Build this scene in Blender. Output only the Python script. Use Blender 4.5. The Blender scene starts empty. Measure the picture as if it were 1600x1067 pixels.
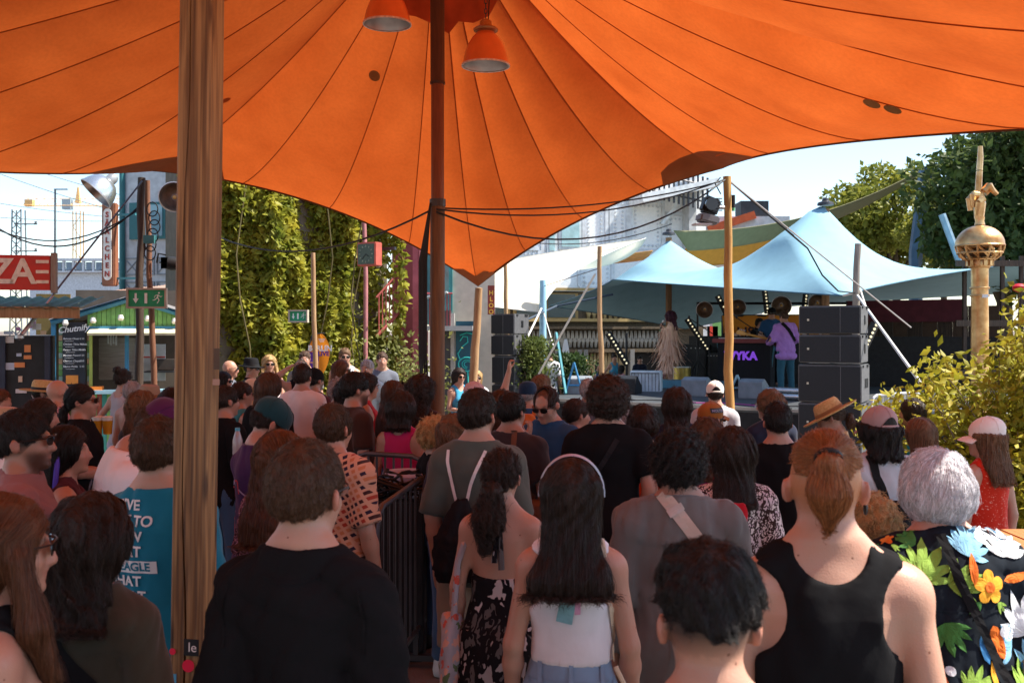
import bpy, bmesh, math, random
import numpy as np
from mathutils import Vector, Matrix
rng = np.random.default_rng(7)
random.seed(7)
R = math.radians
scene = bpy.context.scene
C = bpy.context.collection

# ------------------------------------------------------------------ camera
CAMZ, F, HY = 2.06, 1556.0, 516.0
cam_d = bpy.data.cameras.new('camera'); cam = bpy.data.objects.new('camera', cam_d); C.objects.link(cam)
cam.location = (0, 0, CAMZ); cam.rotation_euler = (R(90), 0, 0)
cam_d.lens = 35.0; cam_d.sensor_width = 36.0; cam_d.shift_y = (HY - 533.5) / 1600.0
cam_d.clip_end = 3000; cam_d.clip_start = 0.05
cam_d.dof.use_dof = True; cam_d.dof.focus_distance = 8.0; cam_d.dof.aperture_fstop = 7.0
scene.camera = cam
# ------------------------------------------------------------------ sky, sun, exposure
SUN_EL, SUN_AZ = 54.0, 91.0            # azimuth clockwise from +Y (the way the camera looks)
w = bpy.data.worlds.new('World'); scene.world = w; w.use_nodes = True
nt = w.node_tree; bgn = nt.nodes['Background']
sky = nt.nodes.new('ShaderNodeTexSky'); sky.sky_type = 'NISHITA'; sky.sun_disc = False
sky.sun_elevation = R(SUN_EL); sky.sun_rotation = R(SUN_AZ); sky.dust_density = 0.6; sky.air_density = 1.0; sky.ozone_density = 1.2
nt.links.new(sky.outputs[0], bgn.inputs[0]); bgn.inputs[1].default_value = 0.125
sd = bpy.data.lights.new('sun', 'SUN'); sun = bpy.data.objects.new('sun', sd); C.objects.link(sun)
sd.energy = 5.0; sd.angle = R(0.5); sd.color = (1.0, 0.93, 0.82)
sv = Vector((math.sin(R(SUN_AZ)) * math.cos(R(SUN_EL)), math.cos(R(SUN_AZ)) * math.cos(R(SUN_EL)), math.sin(R(SUN_EL))))
sun.rotation_euler = sv.to_track_quat('Z', 'Y').to_euler()
scene.view_settings.view_transform = 'Standard'; scene.view_settings.look = 'None'
scene.view_settings.exposure = 1.2; scene.view_settings.gamma = 1.0
scene.cycles.use_denoising = True
scene.cycles.max_bounces = 7; scene.cycles.transparent_max_bounces = 8
scene.cycles.sample_clamp_indirect = 6.0

# ------------------------------------------------------------------ small helpers
def P(x, y, Y): return Vector(((x - 800.0) / F * Y, Y, CAMZ - (y - HY) / F * Y))
def tag(o, label=None, cat=None, group=None, kind=None):
    if label: o['label'] = label
    if cat: o['category'] = cat
    if group: o['group'] = group
    if kind: o['kind'] = kind
    return o
def empty(name, loc=(0, 0, 0), rz=0.0, label=None, cat=None, group=None):
    o = bpy.data.objects.new(name, None); C.objects.link(o); o.location = loc; o.rotation_euler = (0, 0, rz)
    o.empty_display_size = 0.1
    return tag(o, label, cat, group)

_mats = {}
def M(name, col=(.5, .5, .5), rough=.75, var=.18, scale=6.0, bump=0.0, bscale=60.0, metal=0.0, spec=.35, col2=None, sub=0.0,
      stretch=(1, 1, 1), trans=0.0, emit=0.0, coat=0.0, sheen=0.0):
    if name in _mats: return _mats[name]
    m = bpy.data.materials.new(name); m.use_nodes = True; _mats[name] = m
    n, l = m.node_tree.nodes, m.node_tree.links
    b = n['Principled BSDF']; b.inputs['Roughness'].default_value = rough; b.inputs['Metallic'].default_value = metal
    b.inputs['Specular IOR Level'].default_value = spec
    b.inputs['Coat Weight'].default_value = coat
    if sheen: b.inputs['Sheen Weight'].default_value = sheen
    if sub:
        b.inputs['Subsurface Weight'].default_value = sub; b.inputs['Subsurface Radius'].default_value = (.012, .005, .003); b.inputs['Subsurface Scale'].default_value = 1.0
    tc = n.new('ShaderNodeTexCoord'); mp = n.new('ShaderNodeMapping'); l.new(tc.outputs['Object'], mp.inputs[0]); mp.inputs['Scale'].default_value = stretch
    if var > 0 or col2:
        t = n.new('ShaderNodeTexNoise'); t.inputs['Scale'].default_value = scale; t.inputs['Detail'].default_value = 5; l.new(mp.outputs[0], t.inputs['Vector'])
        r = n.new('ShaderNodeValToRGB'); l.new(t.outputs['Fac'], r.inputs[0])
        c2 = col2 if col2 else tuple(min(1, c * (1 + var)) for c in col)
        c1 = col if col2 else tuple(c * (1 - var) for c in col)
        r.color_ramp.elements[0].position = .3; r.color_ramp.elements[1].position = .7
        r.color_ramp.elements[0].color = (*c1, 1); r.color_ramp.elements[1].color = (*c2, 1)
        l.new(r.outputs[0], b.inputs['Base Color']); cs = r.outputs[0]
    else:
        b.inputs['Base Color'].default_value = (*col, 1); cs = None
    if bump:
        t2 = n.new('ShaderNodeTexNoise'); t2.inputs['Scale'].default_value = bscale; t2.inputs['Detail'].default_value = 4; l.new(mp.outputs[0], t2.inputs['Vector'])
        bp = n.new('ShaderNodeBump'); bp.inputs['Strength'].default_value = bump; bp.inputs['Distance'].default_value = .01
        l.new(t2.outputs['Fac'], bp.inputs['Height']); l.new(bp.outputs[0], b.inputs['Normal'])
    if emit:
        b.inputs['Emission Strength'].default_value = emit; b.inputs['Emission Color'].default_value = (*col, 1)
    if trans:
        tr = n.new('ShaderNodeBsdfTranslucent'); mx = n.new('ShaderNodeMixShader'); mx.inputs[0].default_value = trans
        if cs: l.new(cs, tr.inputs[0])
        else: tr.inputs[0].default_value = (*col, 1)
        l.new(b.outputs[0], mx.inputs[1]); l.new(tr.outputs[0], mx.inputs[2]); l.new(mx.outputs[0], n['Material Output'].inputs[0])
    return m

def link(name, me, mat=None, parent=None, smooth=False):
    if smooth: me.polygons.foreach_set('use_smooth', np.ones(len(me.polygons), bool))
    if mat: me.materials.append(mat)
    o = bpy.data.objects.new(name, me); C.objects.link(o)
    if parent: o.parent = parent
    return o
def np_mesh(name, v, f):
    """v (n,3) float, f (m,k) int, all faces of k corners"""
    v = np.asarray(v, np.float32); f = np.asarray(f, np.int32)
    me = bpy.data.meshes.new(name); me.vertices.add(len(v)); me.vertices.foreach_set('co', v.ravel())
    k = f.shape[1]; me.loops.add(f.size); me.loops.foreach_set('vertex_index', f.ravel())
    me.polygons.add(len(f)); me.polygons.foreach_set('loop_start', np.arange(0, f.size, k, dtype=np.int32))
    me.update(calc_edges=True)
    return me
def mesh_from(name, v, f): 
    me = bpy.data.meshes.new(name); me.from_pydata([tuple(p) for p in v], [], f); me.update(); return me

class MB:
    """collects shapes of ONE part"""
    def __init__(s): s.v = []; s.f = []
    def add(s, v, f):
        o = len(s.v); s.v += [tuple(p) for p in v]; s.f += [tuple(i + o for i in q) for q in f]; return s
    def box(s, c, d, rz=0.0, m=None, taper=1.0):
        hx, hy, hz = d[0] / 2, d[1] / 2, d[2] / 2
        v = [Vector((x * hx * (taper if z > 0 else 1), y * hy * (taper if z > 0 else 1), z * hz)) for z in (-1, 1) for x, y in ((-1, -1), (1, -1), (1, 1), (-1, 1))]
        mt = m if m is not None else Matrix.Rotation(rz, 3, 'Z')
        return s.add([mt @ p + Vector(c) for p in v], [(3, 2, 1, 0), (4, 5, 6, 7), (0, 1, 5, 4), (1, 2, 6, 5), (2, 3, 7, 6), (3, 0, 4, 7)])
    def tube(s, pts, r, n=8, caps=True):
        pts = [Vector(p) for p in pts]; rs = r if isinstance(r, (list, tuple)) else [r] * len(pts)
        rings = []; up = None
        for i, p in enumerate(pts):
            t = (pts[min(i + 1, len(pts) - 1)] - pts[max(i - 1, 0)]).normalized()
            if up is None: up = Vector((0, 0, 1)) if abs(t.z) < .9 else Vector((1, 0, 0))
            a = t.cross(up); a = a.normalized() if a.length > 1e-5 else t.orthogonal().normalized(); bb = t.cross(a).normalized(); up = a.cross(t)
            rings.append([p + (a * math.cos(q) + bb * math.sin(q)) * rs[i] for q in [2 * math.pi * k / n for k in range(n)]])
        v = [p for rg in rings for p in rg]; f = []
        for i in range(len(pts) - 1):
            for k in range(n): f.append((i * n + k, i * n + (k + 1) % n, (i + 1) * n + (k + 1) % n, (i + 1) * n + k))
        if caps: f.append(tuple(range(n - 1, -1, -1))); f.append(tuple((len(pts) - 1) * n + k for k in range(n)))
        return s.add(v, f)
    def lathe(s, prof, c=(0, 0, 0), n=20, m=None, cap=True):
        v = []; f = []
        mt = m if m is not None else Matrix.Identity(3)
        for (r, z) in prof:
            for k in range(n):
                q = 2 * math.pi * k / n; v.append(mt @ Vector((r * math.cos(q), r * math.sin(q), z)) + Vector(c))
        for i in range(len(prof) - 1):
            for k in range(n): f.append((i * n + k, i * n + (k + 1) % n, (i + 1) * n + (k + 1) % n, (i + 1) * n + k))
        if cap:
            f.append(tuple(range(n - 1, -1, -1))); f.append(tuple((len(prof) - 1) * n + k for k in range(n)))
        return s.add(v, f)
    def prism(s, poly, ax, o, u, vv, t):
        """polygon in plane (o,u,v) extruded by vector t"""
        o, u, vv, t = Vector(o), Vector(u), Vector(vv), Vector(t); n = len(poly)
        a = [o + u * p[0] + vv * p[1] for p in poly]; b = [p + t for p in a]
        f = [tuple(range(n)), tuple(range(2 * n - 1, n - 1, -1))] + [(i, i + n, (i + 1) % n + n, (i + 1) % n) for i in range(n)]
        return s.add(a + b, f)
    def build(s, name, mat, parent=None, smooth=False, bevel=0.0, fix=True):
        me = bpy.data.meshes.new(name); me.from_pydata(s.v, [], s.f); me.update()
        if fix:
            bm = bmesh.new(); bm.from_mesh(me); bmesh.ops.recalc_face_normals(bm, faces=bm.faces)
            if bevel: bmesh.ops.bevel(bm, geom=[e for e in bm.edges if len(e.link_faces) == 2 and e.calc_face_angle(0) > .6], offset=bevel, segments=2, affect='EDGES', clamp_overlap=True)
            bm.to_mesh(me); bm.free()
        if smooth:
            me.polygons.foreach_set('use_smooth', np.ones(len(me.polygons), bool))
            try: me.set_sharp_from_angle(angle=R(40))
            except Exception: pass
        return link(name, me, mat, parent)

def text_mesh(txt, size=.1, extrude=.004, bold=0.0, shear=0.0, align='CENTER', spacing=1.0):
    cu = bpy.data.curves.new('lettering', 'FONT'); cu.body = txt; cu.size = size; cu.extrude = extrude; cu.offset = bold; cu.shear = shear
    cu.align_x = align; cu.align_y = 'CENTER'; cu.resolution_u = 3; cu.space_character = spacing
    o = bpy.data.objects.new('lettering', cu); C.objects.link(o)
    dg = bpy.context.evaluated_depsgraph_get(); dg.update()
    me = bpy.data.meshes.new_from_object(o.evaluated_get(dg)); bpy.data.objects.remove(o); bpy.data.curves.remove(cu)
    return me
def text(txt, loc, right, up, size, mat, parent=None, name='lettering', **kw):
    """flat lettering, reading along right, standing along up (world or parent's frame)"""
    me = text_mesh(txt, size, **kw)
    r = Vector(right).normalized(); u = Vector(up).normalized(); n = r.cross(u)
    me.transform(Matrix(((r.x, u.x, n.x, loc[0]), (r.y, u.y, n.y, loc[1]), (r.z, u.z, n.z, loc[2]), (0, 0, 0, 1))))
    return link(name, me, mat, parent)
def sag(a, b, d, n=14):
    a, b = Vector(a), Vector(b)
    return [a.lerp(b, i / n) - Vector((0, 0, d * 4 * (i / n) * (1 - i / n))) for i in range(n + 1)]

# ------------------------------------------------------------------ shared materials
wood_post = M('weathered_timber', (.30, .16, .075), .7, bump=.5, bscale=30, col2=(.16, .08, .035), scale=5, stretch=(9, 9, .7))
wood_pale = M('pale_round_timber', (.42, .27, .14), .7, bump=.4, bscale=30, col2=(.26, .15, .07), scale=4, stretch=(8, 8, .8))
wood_grey = M('grey_timber', (.34, .30, .26), .8, bump=.4, bscale=30, col2=(.2, .17, .14), scale=4, stretch=(8, 8, .8))
wood_dark = M('dark_timber', (.07, .045, .03), .75, bump=.4, bscale=30, col2=(.03, .02, .015), scale=4, stretch=(8, 8, .8))
wood_gold = M('golden_timber', (.52, .29, .08), .6, bump=.4, bscale=30, col2=(.34, .17, .05), scale=4, stretch=(8, 8, .8))
black_m = M('black_rubber', (.012, .012, .013), .6, var=0)
steel = M('galvanised_steel', (.45, .46, .47), .4, metal=.8, var=.15, scale=20)
dark_steel = M('dark_steel', (.06, .06, .065), .45, metal=.6, var=.2, scale=15)
white_p = M('white_paint', (.78, .77, .74), .6, var=.06)
rope_w = M('white_rope', (.62, .6, .55), .8, var=.1)
black_p = M('black_paint', (.015, .016, .018), .5, var=.3, scale=12)
# =================================================================== ground
def ground():
    m = M('trodden_gravel', (.11, .08, .065), .95, scale=.8, col2=(.18, .14, .115), bump=.6, bscale=45)
    n = 40; xs = np.concatenate([np.linspace(-14, 14, n)]); me = mesh_from('ground', [(-900, -200, 0), (900, -200, 0), (900, 1500, 0), (-900, 1500, 0)], [(0, 1, 2, 3)])
    tag(link('ground', me, m), kind='structure')
    # pale paved square beyond the orange awning
    mp = M('pale_paving', (.26, .235, .205), .9, scale=1.5, var=.12, bump=.2, bscale=30)
    me = mesh_from('pavement', [(-14, 12.2, .004), (14, 12.2, .004), (14, 60, .004), (-14, 60, .004)], [(0, 1, 2, 3)])
    tag(link('pavement', me, mp), kind='structure')
ground()

# =================================================================== stretched canopies
def edge_pts(a, b, ctr, bow, sagz, n):
    a, b = Vector(a), Vector(b); out = []; inw = (Vector(ctr) - (a + b) / 2); inw.z = 0; inw = inw.normalized() * (b - a).length * bow
    for i in range(n):
        t = i / n; q = 4 * t * (1 - t); out.append(a.lerp(b, t) + inw * q - Vector((0, 0, sagz * q)))
    return out
OR_PEAK = Vector((-.71, 9.5, 6.25))
OR_C = [P(238, 266, 12.5), P(747, 446, 13.0), P(1128, 262, 12.0), Vector((4.75, 5.6, 3.25)), Vector((-.3, -3.8, 3.9)), Vector((-5.2, -3.0, 4.1)), Vector((-8.8, 6.0, 3.75))]
OR_BOW = [.10, .10, .075, .09, .12, .12, .06]; OR_SAG = [-.22, -.10, -.12, .0, .1, .1, .28]; OR_PAN = [4, 4, 4, 5, 5, 5, 5]; SUBP = 5
or_mat = M('orange_canvas', (.53, .092, .014), .85, scale=1.6, col2=(.65, .126, .021), bump=.35, bscale=9, trans=.31, spec=.12)
def mottle(m, scale, amt):
    n, l = m.node_tree.nodes, m.node_tree.links; b = n['Principled BSDF']; src = b.inputs['Base Color'].links[0].from_socket
    tc = n.new('ShaderNodeTexCoord'); t = n.new('ShaderNodeTexNoise'); t.inputs['Scale'].default_value = scale; t.inputs['Detail'].default_value = 8; l.new(tc.outputs['Object'], t.inputs['Vector'])
    r = n.new('ShaderNodeValToRGB'); r.color_ramp.elements[0].position = .35; r.color_ramp.elements[1].position = .62; r.color_ramp.elements[0].color = (1 - amt, 1 - amt, 1 - amt, 1); r.color_ramp.elements[1].color = (1, 1, 1, 1); l.new(t.outputs['Fac'], r.inputs[0])
    mx = n.new('ShaderNodeMix'); mx.data_type = 'RGBA'; mx.blend_type = 'MULTIPLY'; mx.inputs[0].default_value = 1; l.new(src, mx.inputs[6]); l.new(r.outputs[0], mx.inputs[7])
    for lk in list(src.links):
        if lk.to_node != mx: l.new(mx.outputs[2], lk.to_socket)
mottle(or_mat, 30, .08); mottle(or_mat, 2, .07)
seam_mat = M('canvas_seam', (.50, .12, .02), .9, var=.1, trans=.5); patch_mat = M('canvas_patch', (.28, .085, .022), .9, var=.1, trans=.2)
def or_perim():
    pts = []; seam = []
    for i in range(7):
        e = edge_pts(OR_C[i], OR_C[(i + 1) % 7], OR_PEAK, OR_BOW[i], OR_SAG[i], OR_PAN[i] * SUBP)
        for k, q in enumerate(e):
            if k % SUBP == 0: seam.append(len(pts))
            pts.append(q)
    return pts, seam
OR_PTS, OR_SEAM = or_perim()
def or_point(q, r):
    v = OR_PEAK.lerp(q, r); z = q.z + (OR_PEAK.z - q.z) * (max(0, 1 - r) ** 1.42); return Vector((v.x, v.y, z))
def orange_awning():
    root = empty('canvas_awning', (OR_PEAK.x, OR_PEAK.y, 0), 0, 'large orange stretched canvas awning spanning the whole foreground crowd', 'awning')
    off = Vector((OR_PEAK.x, OR_PEAK.y, 0)); N = len(OR_PTS); nr = 26; rr = [.02 + .98 * (i / nr) for i in range(nr + 1)]
    for s, i0 in enumerate(OR_SEAM):
        i1 = OR_SEAM[(s + 1) % len(OR_SEAM)]; idx = [(i0 + k) % N for k in range(SUBP + 1)]
        v = []; f = []
        for a, k in enumerate(idx):
            for b, r in enumerate(rr):
                p = or_point(OR_PTS[k], r) - off
                # seams pull tight, cloth between them billows a touch; small drag ripples
                q = a / SUBP; p.z -= .05 * math.sin(math.pi * q) * math.sin(math.pi * min(1, r * 1.05)) * (1 if s % 3 else 1.4)
                p.z += .012 * math.sin(r * 55 + s * 2 + 2 * q) * math.sin(math.pi * q) * (1 if (s * 7) % 4 == 0 else .15)
                v.append(p)
        w_ = nr + 1
        for a in range(SUBP):
            for b in range(nr): f.append((a * w_ + b, a * w_ + b + 1, (a + 1) * w_ + b + 1, (a + 1) * w_ + b))
        link('fabric_panel', mesh_from('fabric_panel', v, f), or_mat, root, True)
        MB().tube([or_point(OR_PTS[i0], r) - off - Vector((0, 0, .004)) for r in rr], .0055, 5).build('seam', seam_mat, root, True)
    hem = [p - off for p in OR_PTS] + [OR_PTS[0] - off]
    MB().tube(hem, .016, 6, caps=False).build('hem_rope', M('dark_hem', (.10, .035, .012), .9), root, True)
    # corner reinforcements
    for ci, (spr, dep) in {0: (4, .13), 1: (2, .09), 2: (4, .13)}.items():
        base = sum(OR_PAN[:ci]) * SUBP; v = []; f = []; m_ = spr * 2 + 1
        for a in range(-spr, spr + 1):
            q = OR_PTS[(base + a) % N]; d = dep * math.sqrt(max(0, 1 - (a / spr) ** 2)) 
            for b in range(5): v.append(or_point(q, 1.0 - d * b / 4) - off - Vector((0, 0, .014)))
        for a in range(m_ - 1):
            for b in range(4): f.append((a * 5 + b, a * 5 + b + 1, (a + 1) * 5 + b + 1, (a + 1) * 5 + b))
        link('corner_patch', mesh_from('corner_patch', v, f), patch_mat, root, True)
    # mast head reinforcement
    v = []; f = []; n = 40
    for k in range(n):
        q = OR_PTS[int(k * N / n)]; L = (q - OR_PEAK).length
        for b in range(6): v.append(or_point(q, .02 + (.95 + .05 * math.sin(k * 4)) / L * b / 5) - off - Vector((0, 0, .075)))
    for k in range(n):
        for b in range(5): f.append((k * 6 + b, k * 6 + b + 1, ((k + 1) % n) * 6 + b + 1, ((k + 1) % n) * 6 + b))
    link('mast_patch', mesh_from('mast_patch', v, f), M('canvas_mast_patch', (.46, .09, .025), .9, trans=.45), root, True)
    # round repair patches
    grid = [(or_point(OR_PTS[k], r), k, r) for k in range(N) for r in np.linspace(.1, .99, 60)]
    g = np.array([(800 + p.x / p.y * F, HY - (p.z - CAMZ) / p.y * F) if p.y > .5 else (9e9, 9e9) for p, _, _ in grid])
    for (px, py, rad) in ((586, 120, .062), (352, 152, .055), (1356, 157, .07), (1397, 157, .07)):
        j = int(np.argmin(((g - (px, py)) ** 2).sum(1))); p, k, r = grid[j]
        nn = (or_point(OR_PTS[(k + 1) % N], r) - or_point(OR_PTS[k - 1], r)).cross(or_point(OR_PTS[k], min(1, r + .01)) - or_point(OR_PTS[k], r - .01)).normalized()
        if nn.z > 0: nn = -nn
        MB().lathe([(rad, 0), (rad, .004)], tuple(p - off + nn * .03), n=20, m=nn.to_track_quat('Z', 'Y').to_matrix()).build('round_patch', M('tan_patch', (.42, .20, .06), .9, trans=.3), root)
orange_awning()

def membrane(peaks, corners, bows, ctr, n_r=30, n_e=16, iters=500, Rp=5.0):
    """relaxed membrane inside a ring of corners, drawn up to its peaks; returns verts, faces, perimeter"""
    per = []
    for i in range(len(corners)): per += edge_pts(corners[i], corners[(i + 1) % len(corners)], ctr, bows[i], 0, n_e)
    nt = len(per); Pm = np.array([p[:] for p in per]); c = np.array(ctr, float)
    r = (np.arange(1, n_r + 1) / n_r)[:, None, None]; V = c + (Pm - c)[None] * r                # (n_r, nt, 3)
    ce = V[0].mean(0)
    for it in range(iters):
        inner = np.concatenate([np.repeat(ce[None, None], nt, 1), V[:-2]], 0)
        V[:-1, :, 2] = .25 * (inner + V[1:] + np.roll(V[:-1], 1, 1) + np.roll(V[:-1], -1, 1))[..., 2]; ce[2] = V[0, :, 2].mean()
    ed = np.clip((1 - np.arange(1, n_r + 1) / n_r) * 2.2, 0, 1)[:, None] ** .8
    if peaks:
        def lift(xy, e):
            z = 0
            for pk in peaks:
                d = np.linalg.norm(xy - np.array(pk)[:2], axis=-1); z = np.maximum(z, 0) + 0 * d if False else z + (pk[2] - BASEZ) * 1.06 * (np.clip(1 - d / Rp, 0, 1) ** 2.0 * .55 + np.clip(1 - d / (Rp * .4), 0, 1) ** 1.7 * .45)
            return z * e
        BASEZ = float(ce[2]); V[:, :, 2] += lift(V[:, :, :2], ed)
        ce[2] += lift(ce[:2], 1.0)
    v = [tuple(ce)] + [tuple(q) for q in V.reshape(-1, 3)]; f = [(0, 1 + j, 1 + (j + 1) % nt) for j in range(nt)]
    for i in range(n_r - 1):
        for j in range(nt): f.append((1 + i * nt + j, 1 + (i + 1) * nt + j, 1 + (i + 1) * nt + (j + 1) % nt, 1 + i * nt + (j + 1) % nt))
    return v, f, per
def tent(name, label, peaks, corners, bows, ctr, mat, hem, cat='awning', thick=.012, **kw):
    root = empty(name, (ctr[0], ctr[1], 0), 0, label, cat); off = Vector((ctr[0], ctr[1], 0))
    v, f, per = membrane(peaks, corners, bows, ctr, **kw)
    o = link('canvas', mesh_from('canvas', [Vector(q) - off for q in v], f), mat, root, True)
    MB().tube([q - off for q in per] + [per[0] - off], thick, 6, caps=False).build('hem_rope', hem, root, True)
    for pk in peaks:
        MB().lathe([(.16, -.06), (.15, -.01), (.07, .02), (.06, .07), (.0, .09)], tuple(Vector(pk) - off), n=14).build('mast_cap', dark_steel, root, True)
    return root
blue_mat = M('pale_blue_canvas', (.22, .385, .46), .8, var=.06, scale=3, bump=.3, bscale=6, spec=.15)
BL = [P(958, 437, 21.5), P(1318, 462, 15.8), P(1665, 402, 21), P(1640, 455, 27.5), P(1240, 478, 29.5), P(1071, 514, 28), P(858, 478, 25)]
BLP = [P(1290, 316, 19.2), P(1045, 363, 24)]
tent('canvas_awning', 'pale blue two peaked canvas awning over the stage', BLP, BL, [.05, .07, .05, .05, .05, .06, .04], (5.2, 21.8, 3.2), blue_mat, M('blue_hem', (.06, .14, .2), .8))
for pk in BLP: 
    g = Vector((pk.x, pk.y, .82)); MB().tube([(0, 0, 0), (0, 0, pk.z - .95)], .075, 12).build('mast', wood_post, None, True); o = bpy.context.collection.objects[-1]
    o.name = 'tent_mast'; o.location = g; tag(o, 'brown timber mast holding the %s peak of the blue stage awning' % ('right' if pk.x > 5 else 'left'), 'mast')
olive = M('olive_canvas', (.20, .19, .10), .85, var=.08, trans=.12); yellow = M('amber_canvas', (.62, .31, .05), .85, var=.08, trans=.3); cream = M('cream_canvas', (.80, .74, .60), .85, var=.05, trans=.35)
def sail(label, pts, mat, nu=24, nv=8, sg=0.0, name='shade_sail', thick=.02):
    """pts: 4 corners a,b,c,d; ruled surface between edge ab and edge dc with sag"""
    a, b, c, d = [Vector(p) for p in pts]; o = (a + b + c + d) / 4; v = []; f = []
    for i in range(nu + 1):
        for j in range(nv + 1):
            u, w_ = i / nu, j / nv; p = a.lerp(b, u).lerp(d.lerp(c, u), w_); p = p - Vector((0, 0, sg * 4 * u * (1 - u) + .0))
            v.append(p - Vector((o.x, o.y, 0)))
    for i in range(nu):
        for j in range(nv): f.append((i * (nv + 1) + j, (i + 1) * (nv + 1) + j, (i + 1) * (nv + 1) + j + 1, i * (nv + 1) + j + 1))
    ob = link(name, mesh_from(name, v, f), mat, None, True); ob.location = (o.x, o.y, 0)
    md = ob.modifiers.new('thickness', 'SOLIDIFY'); md.thickness = thick
    return tag(ob, label, 'shade sail')
sail('olive green shade sail rising to the right behind the blue awning', [P(1052, 360, 27), P(1445, 262, 31), P(1438, 272, 33), P(1075, 392, 27.5)], olive, sg=.55)
sail('amber yellow shade sail under the olive sail behind the blue awning', [P(1075, 380, 28), P(1290, 330, 31), P(1300, 352, 32), P(1060, 412, 28.5)], yellow, sg=.45)
sail('thin orange shade sail in front of the ornate white upper facade', [P(845, 398, 27), P(1020, 391, 27), P(1010, 405, 28.5), P(870, 410, 28.5)], M('tan_orange_canvas', (.60, .30, .10), .85, trans=.2), sg=.08)
tent('canvas_awning', 'cream white canvas awning between the building and the blue column', [], [P(640, 466, 20), P(845, 488, 21.5), P(1010, 372, 26), P(800, 405, 27.5)], [.10, .10, .03, .04], ((P(820, 430, 23.5)).x, 23.5, 3.4), cream, rope_w)

# =================================================================== posts that carry the orange awning
def round_post(label, a, b, r0, r1, mat, name='timber_post', cat='post', n=12, wob=.012, seg=10):
    a, b = Vector(a), Vector(b); g = random.Random(label); pts = []; rs = []
    for i in range(seg + 1):
        t = i / seg; q = Vector((0, 0, 0)).lerp(b - a, t) + Vector((g.uniform(-wob, wob), g.uniform(-wob, wob), 0)) * (0 if i == 0 else 1); pts.append(q); rs.append((r0 + (r1 - r0) * t) * g.uniform(.95, 1.05))
    o = MB().tube(pts, rs, n).build(name, mat, None, True); o.location = a; return tag(o, label, cat)
def foot(x, y, Y): p = P(x, y, Y); return Vector((p.x, p.y, 0))
round_post('dark brown round post left of the green exit sign', foot(213, 0, 12.4), P(222, 278, 12.5), .055, .045, wood_dark)
tp = round_post('slim reddish brown pole leaning behind the exit sign', foot(246, 0, 12.7), P(229, 282, 12.6), .04, .035, M('red_brown_timber', (.17, .075, .04), .7, bump=.4, stretch=(6, 6, 1)))
round_post('pale round post under the lowest tip of the orange awning', foot(729, 0, 13.1), P(748, 450, 13.0), .062, .05, wood_pale)
round_post('golden round timber post at right front of the stage crowd', foot(1141, 0, 12.0), P(1136, 276, 12.0), .056, .048, wood_gold)
round_post('grey weathered pole ending below the blue awning corner', foot(1335, 0, 15.4), P(1340, 381, 15.4), .062, .05, wood_grey)
round_post('pale slim pole standing before the vine wall', foot(494, 0, 14.5), P(490, 395, 14.5), .042, .033, wood_pale)
round_post('pale grey tall pole left of the singer', foot(942, 0, 17.2), P(936, 385, 17.2), .05, .038, wood_pale)
round_post('thin tan pole behind the left speaker stack', foot(797, 0, 21), P(789, 413, 21), .05, .04, wood_pale)
c_ = round_post('thick sky blue steel column beside the planted bushes', foot(849, 0, 21.5), P(848, 438, 21.5), .075, .075, M('sky_blue_paint', (.30, .52, .66), .5, var=.1), name='steel_column', cat='column', wob=0)
round_post('small tan post far behind the stage near the street', foot(1152, 0, 34), P(1148, 505, 34), .10, .10, wood_pale)

def centre_pole():
    root = empty('awning_mast', (-.714, 9.5, 0), 0, 'tall round wooden mast with dark sleeve and black cables in the crowd centre', 'mast')
    z1 = P(683, 318, 9.5).z; z2 = P(683, 130, 9.5).z
    MB().tube([(0, 0, 0), (0, 0, 1.5), (.004, 0, z1)], [.074, .072, .07], 16).build('lower_pole', M('mast_timber', (.20, .095, .035), .55, bump=.4, col2=(.10, .045, .018), scale=4, stretch=(8, 8, .7)), root, True)
    MB().tube([(.004, 0, z1), (.004, 0, z2)], [.062, .062], 16).build('middle_pole', M('mast_timber_red', (.20, .065, .025), .55, bump=.3, stretch=(8, 8, .7)), root, True)
    MB().tube([(.004, 0, z2), (.0, 0, 5.9)], [.068, .068], 16).build('upper_pole', M('mast_timber_dark', (.09, .04, .02), .6, bump=.3, stretch=(8, 8, .7)), root, True)
    MB().tube([(.004, 0, z1 - .03), (.004, 0, z1 + .04)], [.078, .078], 16).build('collar', dark_steel, root)
    MB().tube([(.004, 0, z2 - .012), (.004, 0, z2 + .012)], [.073, .073], 16).build('ring', dark_steel, root)
    for k in range(6):
        dx = -.10 - .012 * k; MB().tube([(dx * .7, -.03 - .01 * k, 0.05)] + [(dx - .03 * math.sin(i * 1.1 + k) * (i < 6), -.05 - .012 * k, i * .3) for i in range(1, 10)] + [(-.06, -.05, z1)], .009, 6).build('cable', black_m, root, True)
centre_pole()
def cable(label, pts, r=.008, mat=None, name='cable', cat='cable'):
    pts = [Vector(p) for p in pts]; b = pts[0]; o = MB().tube([p - b for p in pts], r, 6).build(name, mat or black_m, None, True); o.location = b; return tag(o, label, cat)
mt = P(680, 325, 9.45)
cable('black cable swooping left from the centre mast to the vines', sag(mt, P(345, 372, 13), .28), .010)
cable('upper black cable from centre mast to the right timber post', sag(mt, P(1125, 284, 11.9), .12), .009)
cable('middle black cable from centre mast to the right timber post', sag(P(682, 327, 9.4), P(1130, 281, 11.9), .20), .009)
cable('lowest sagging black cable from centre mast to right timber post', sag(P(682, 331, 9.4), P(1133, 281, 11.9), .46), .010)

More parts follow.
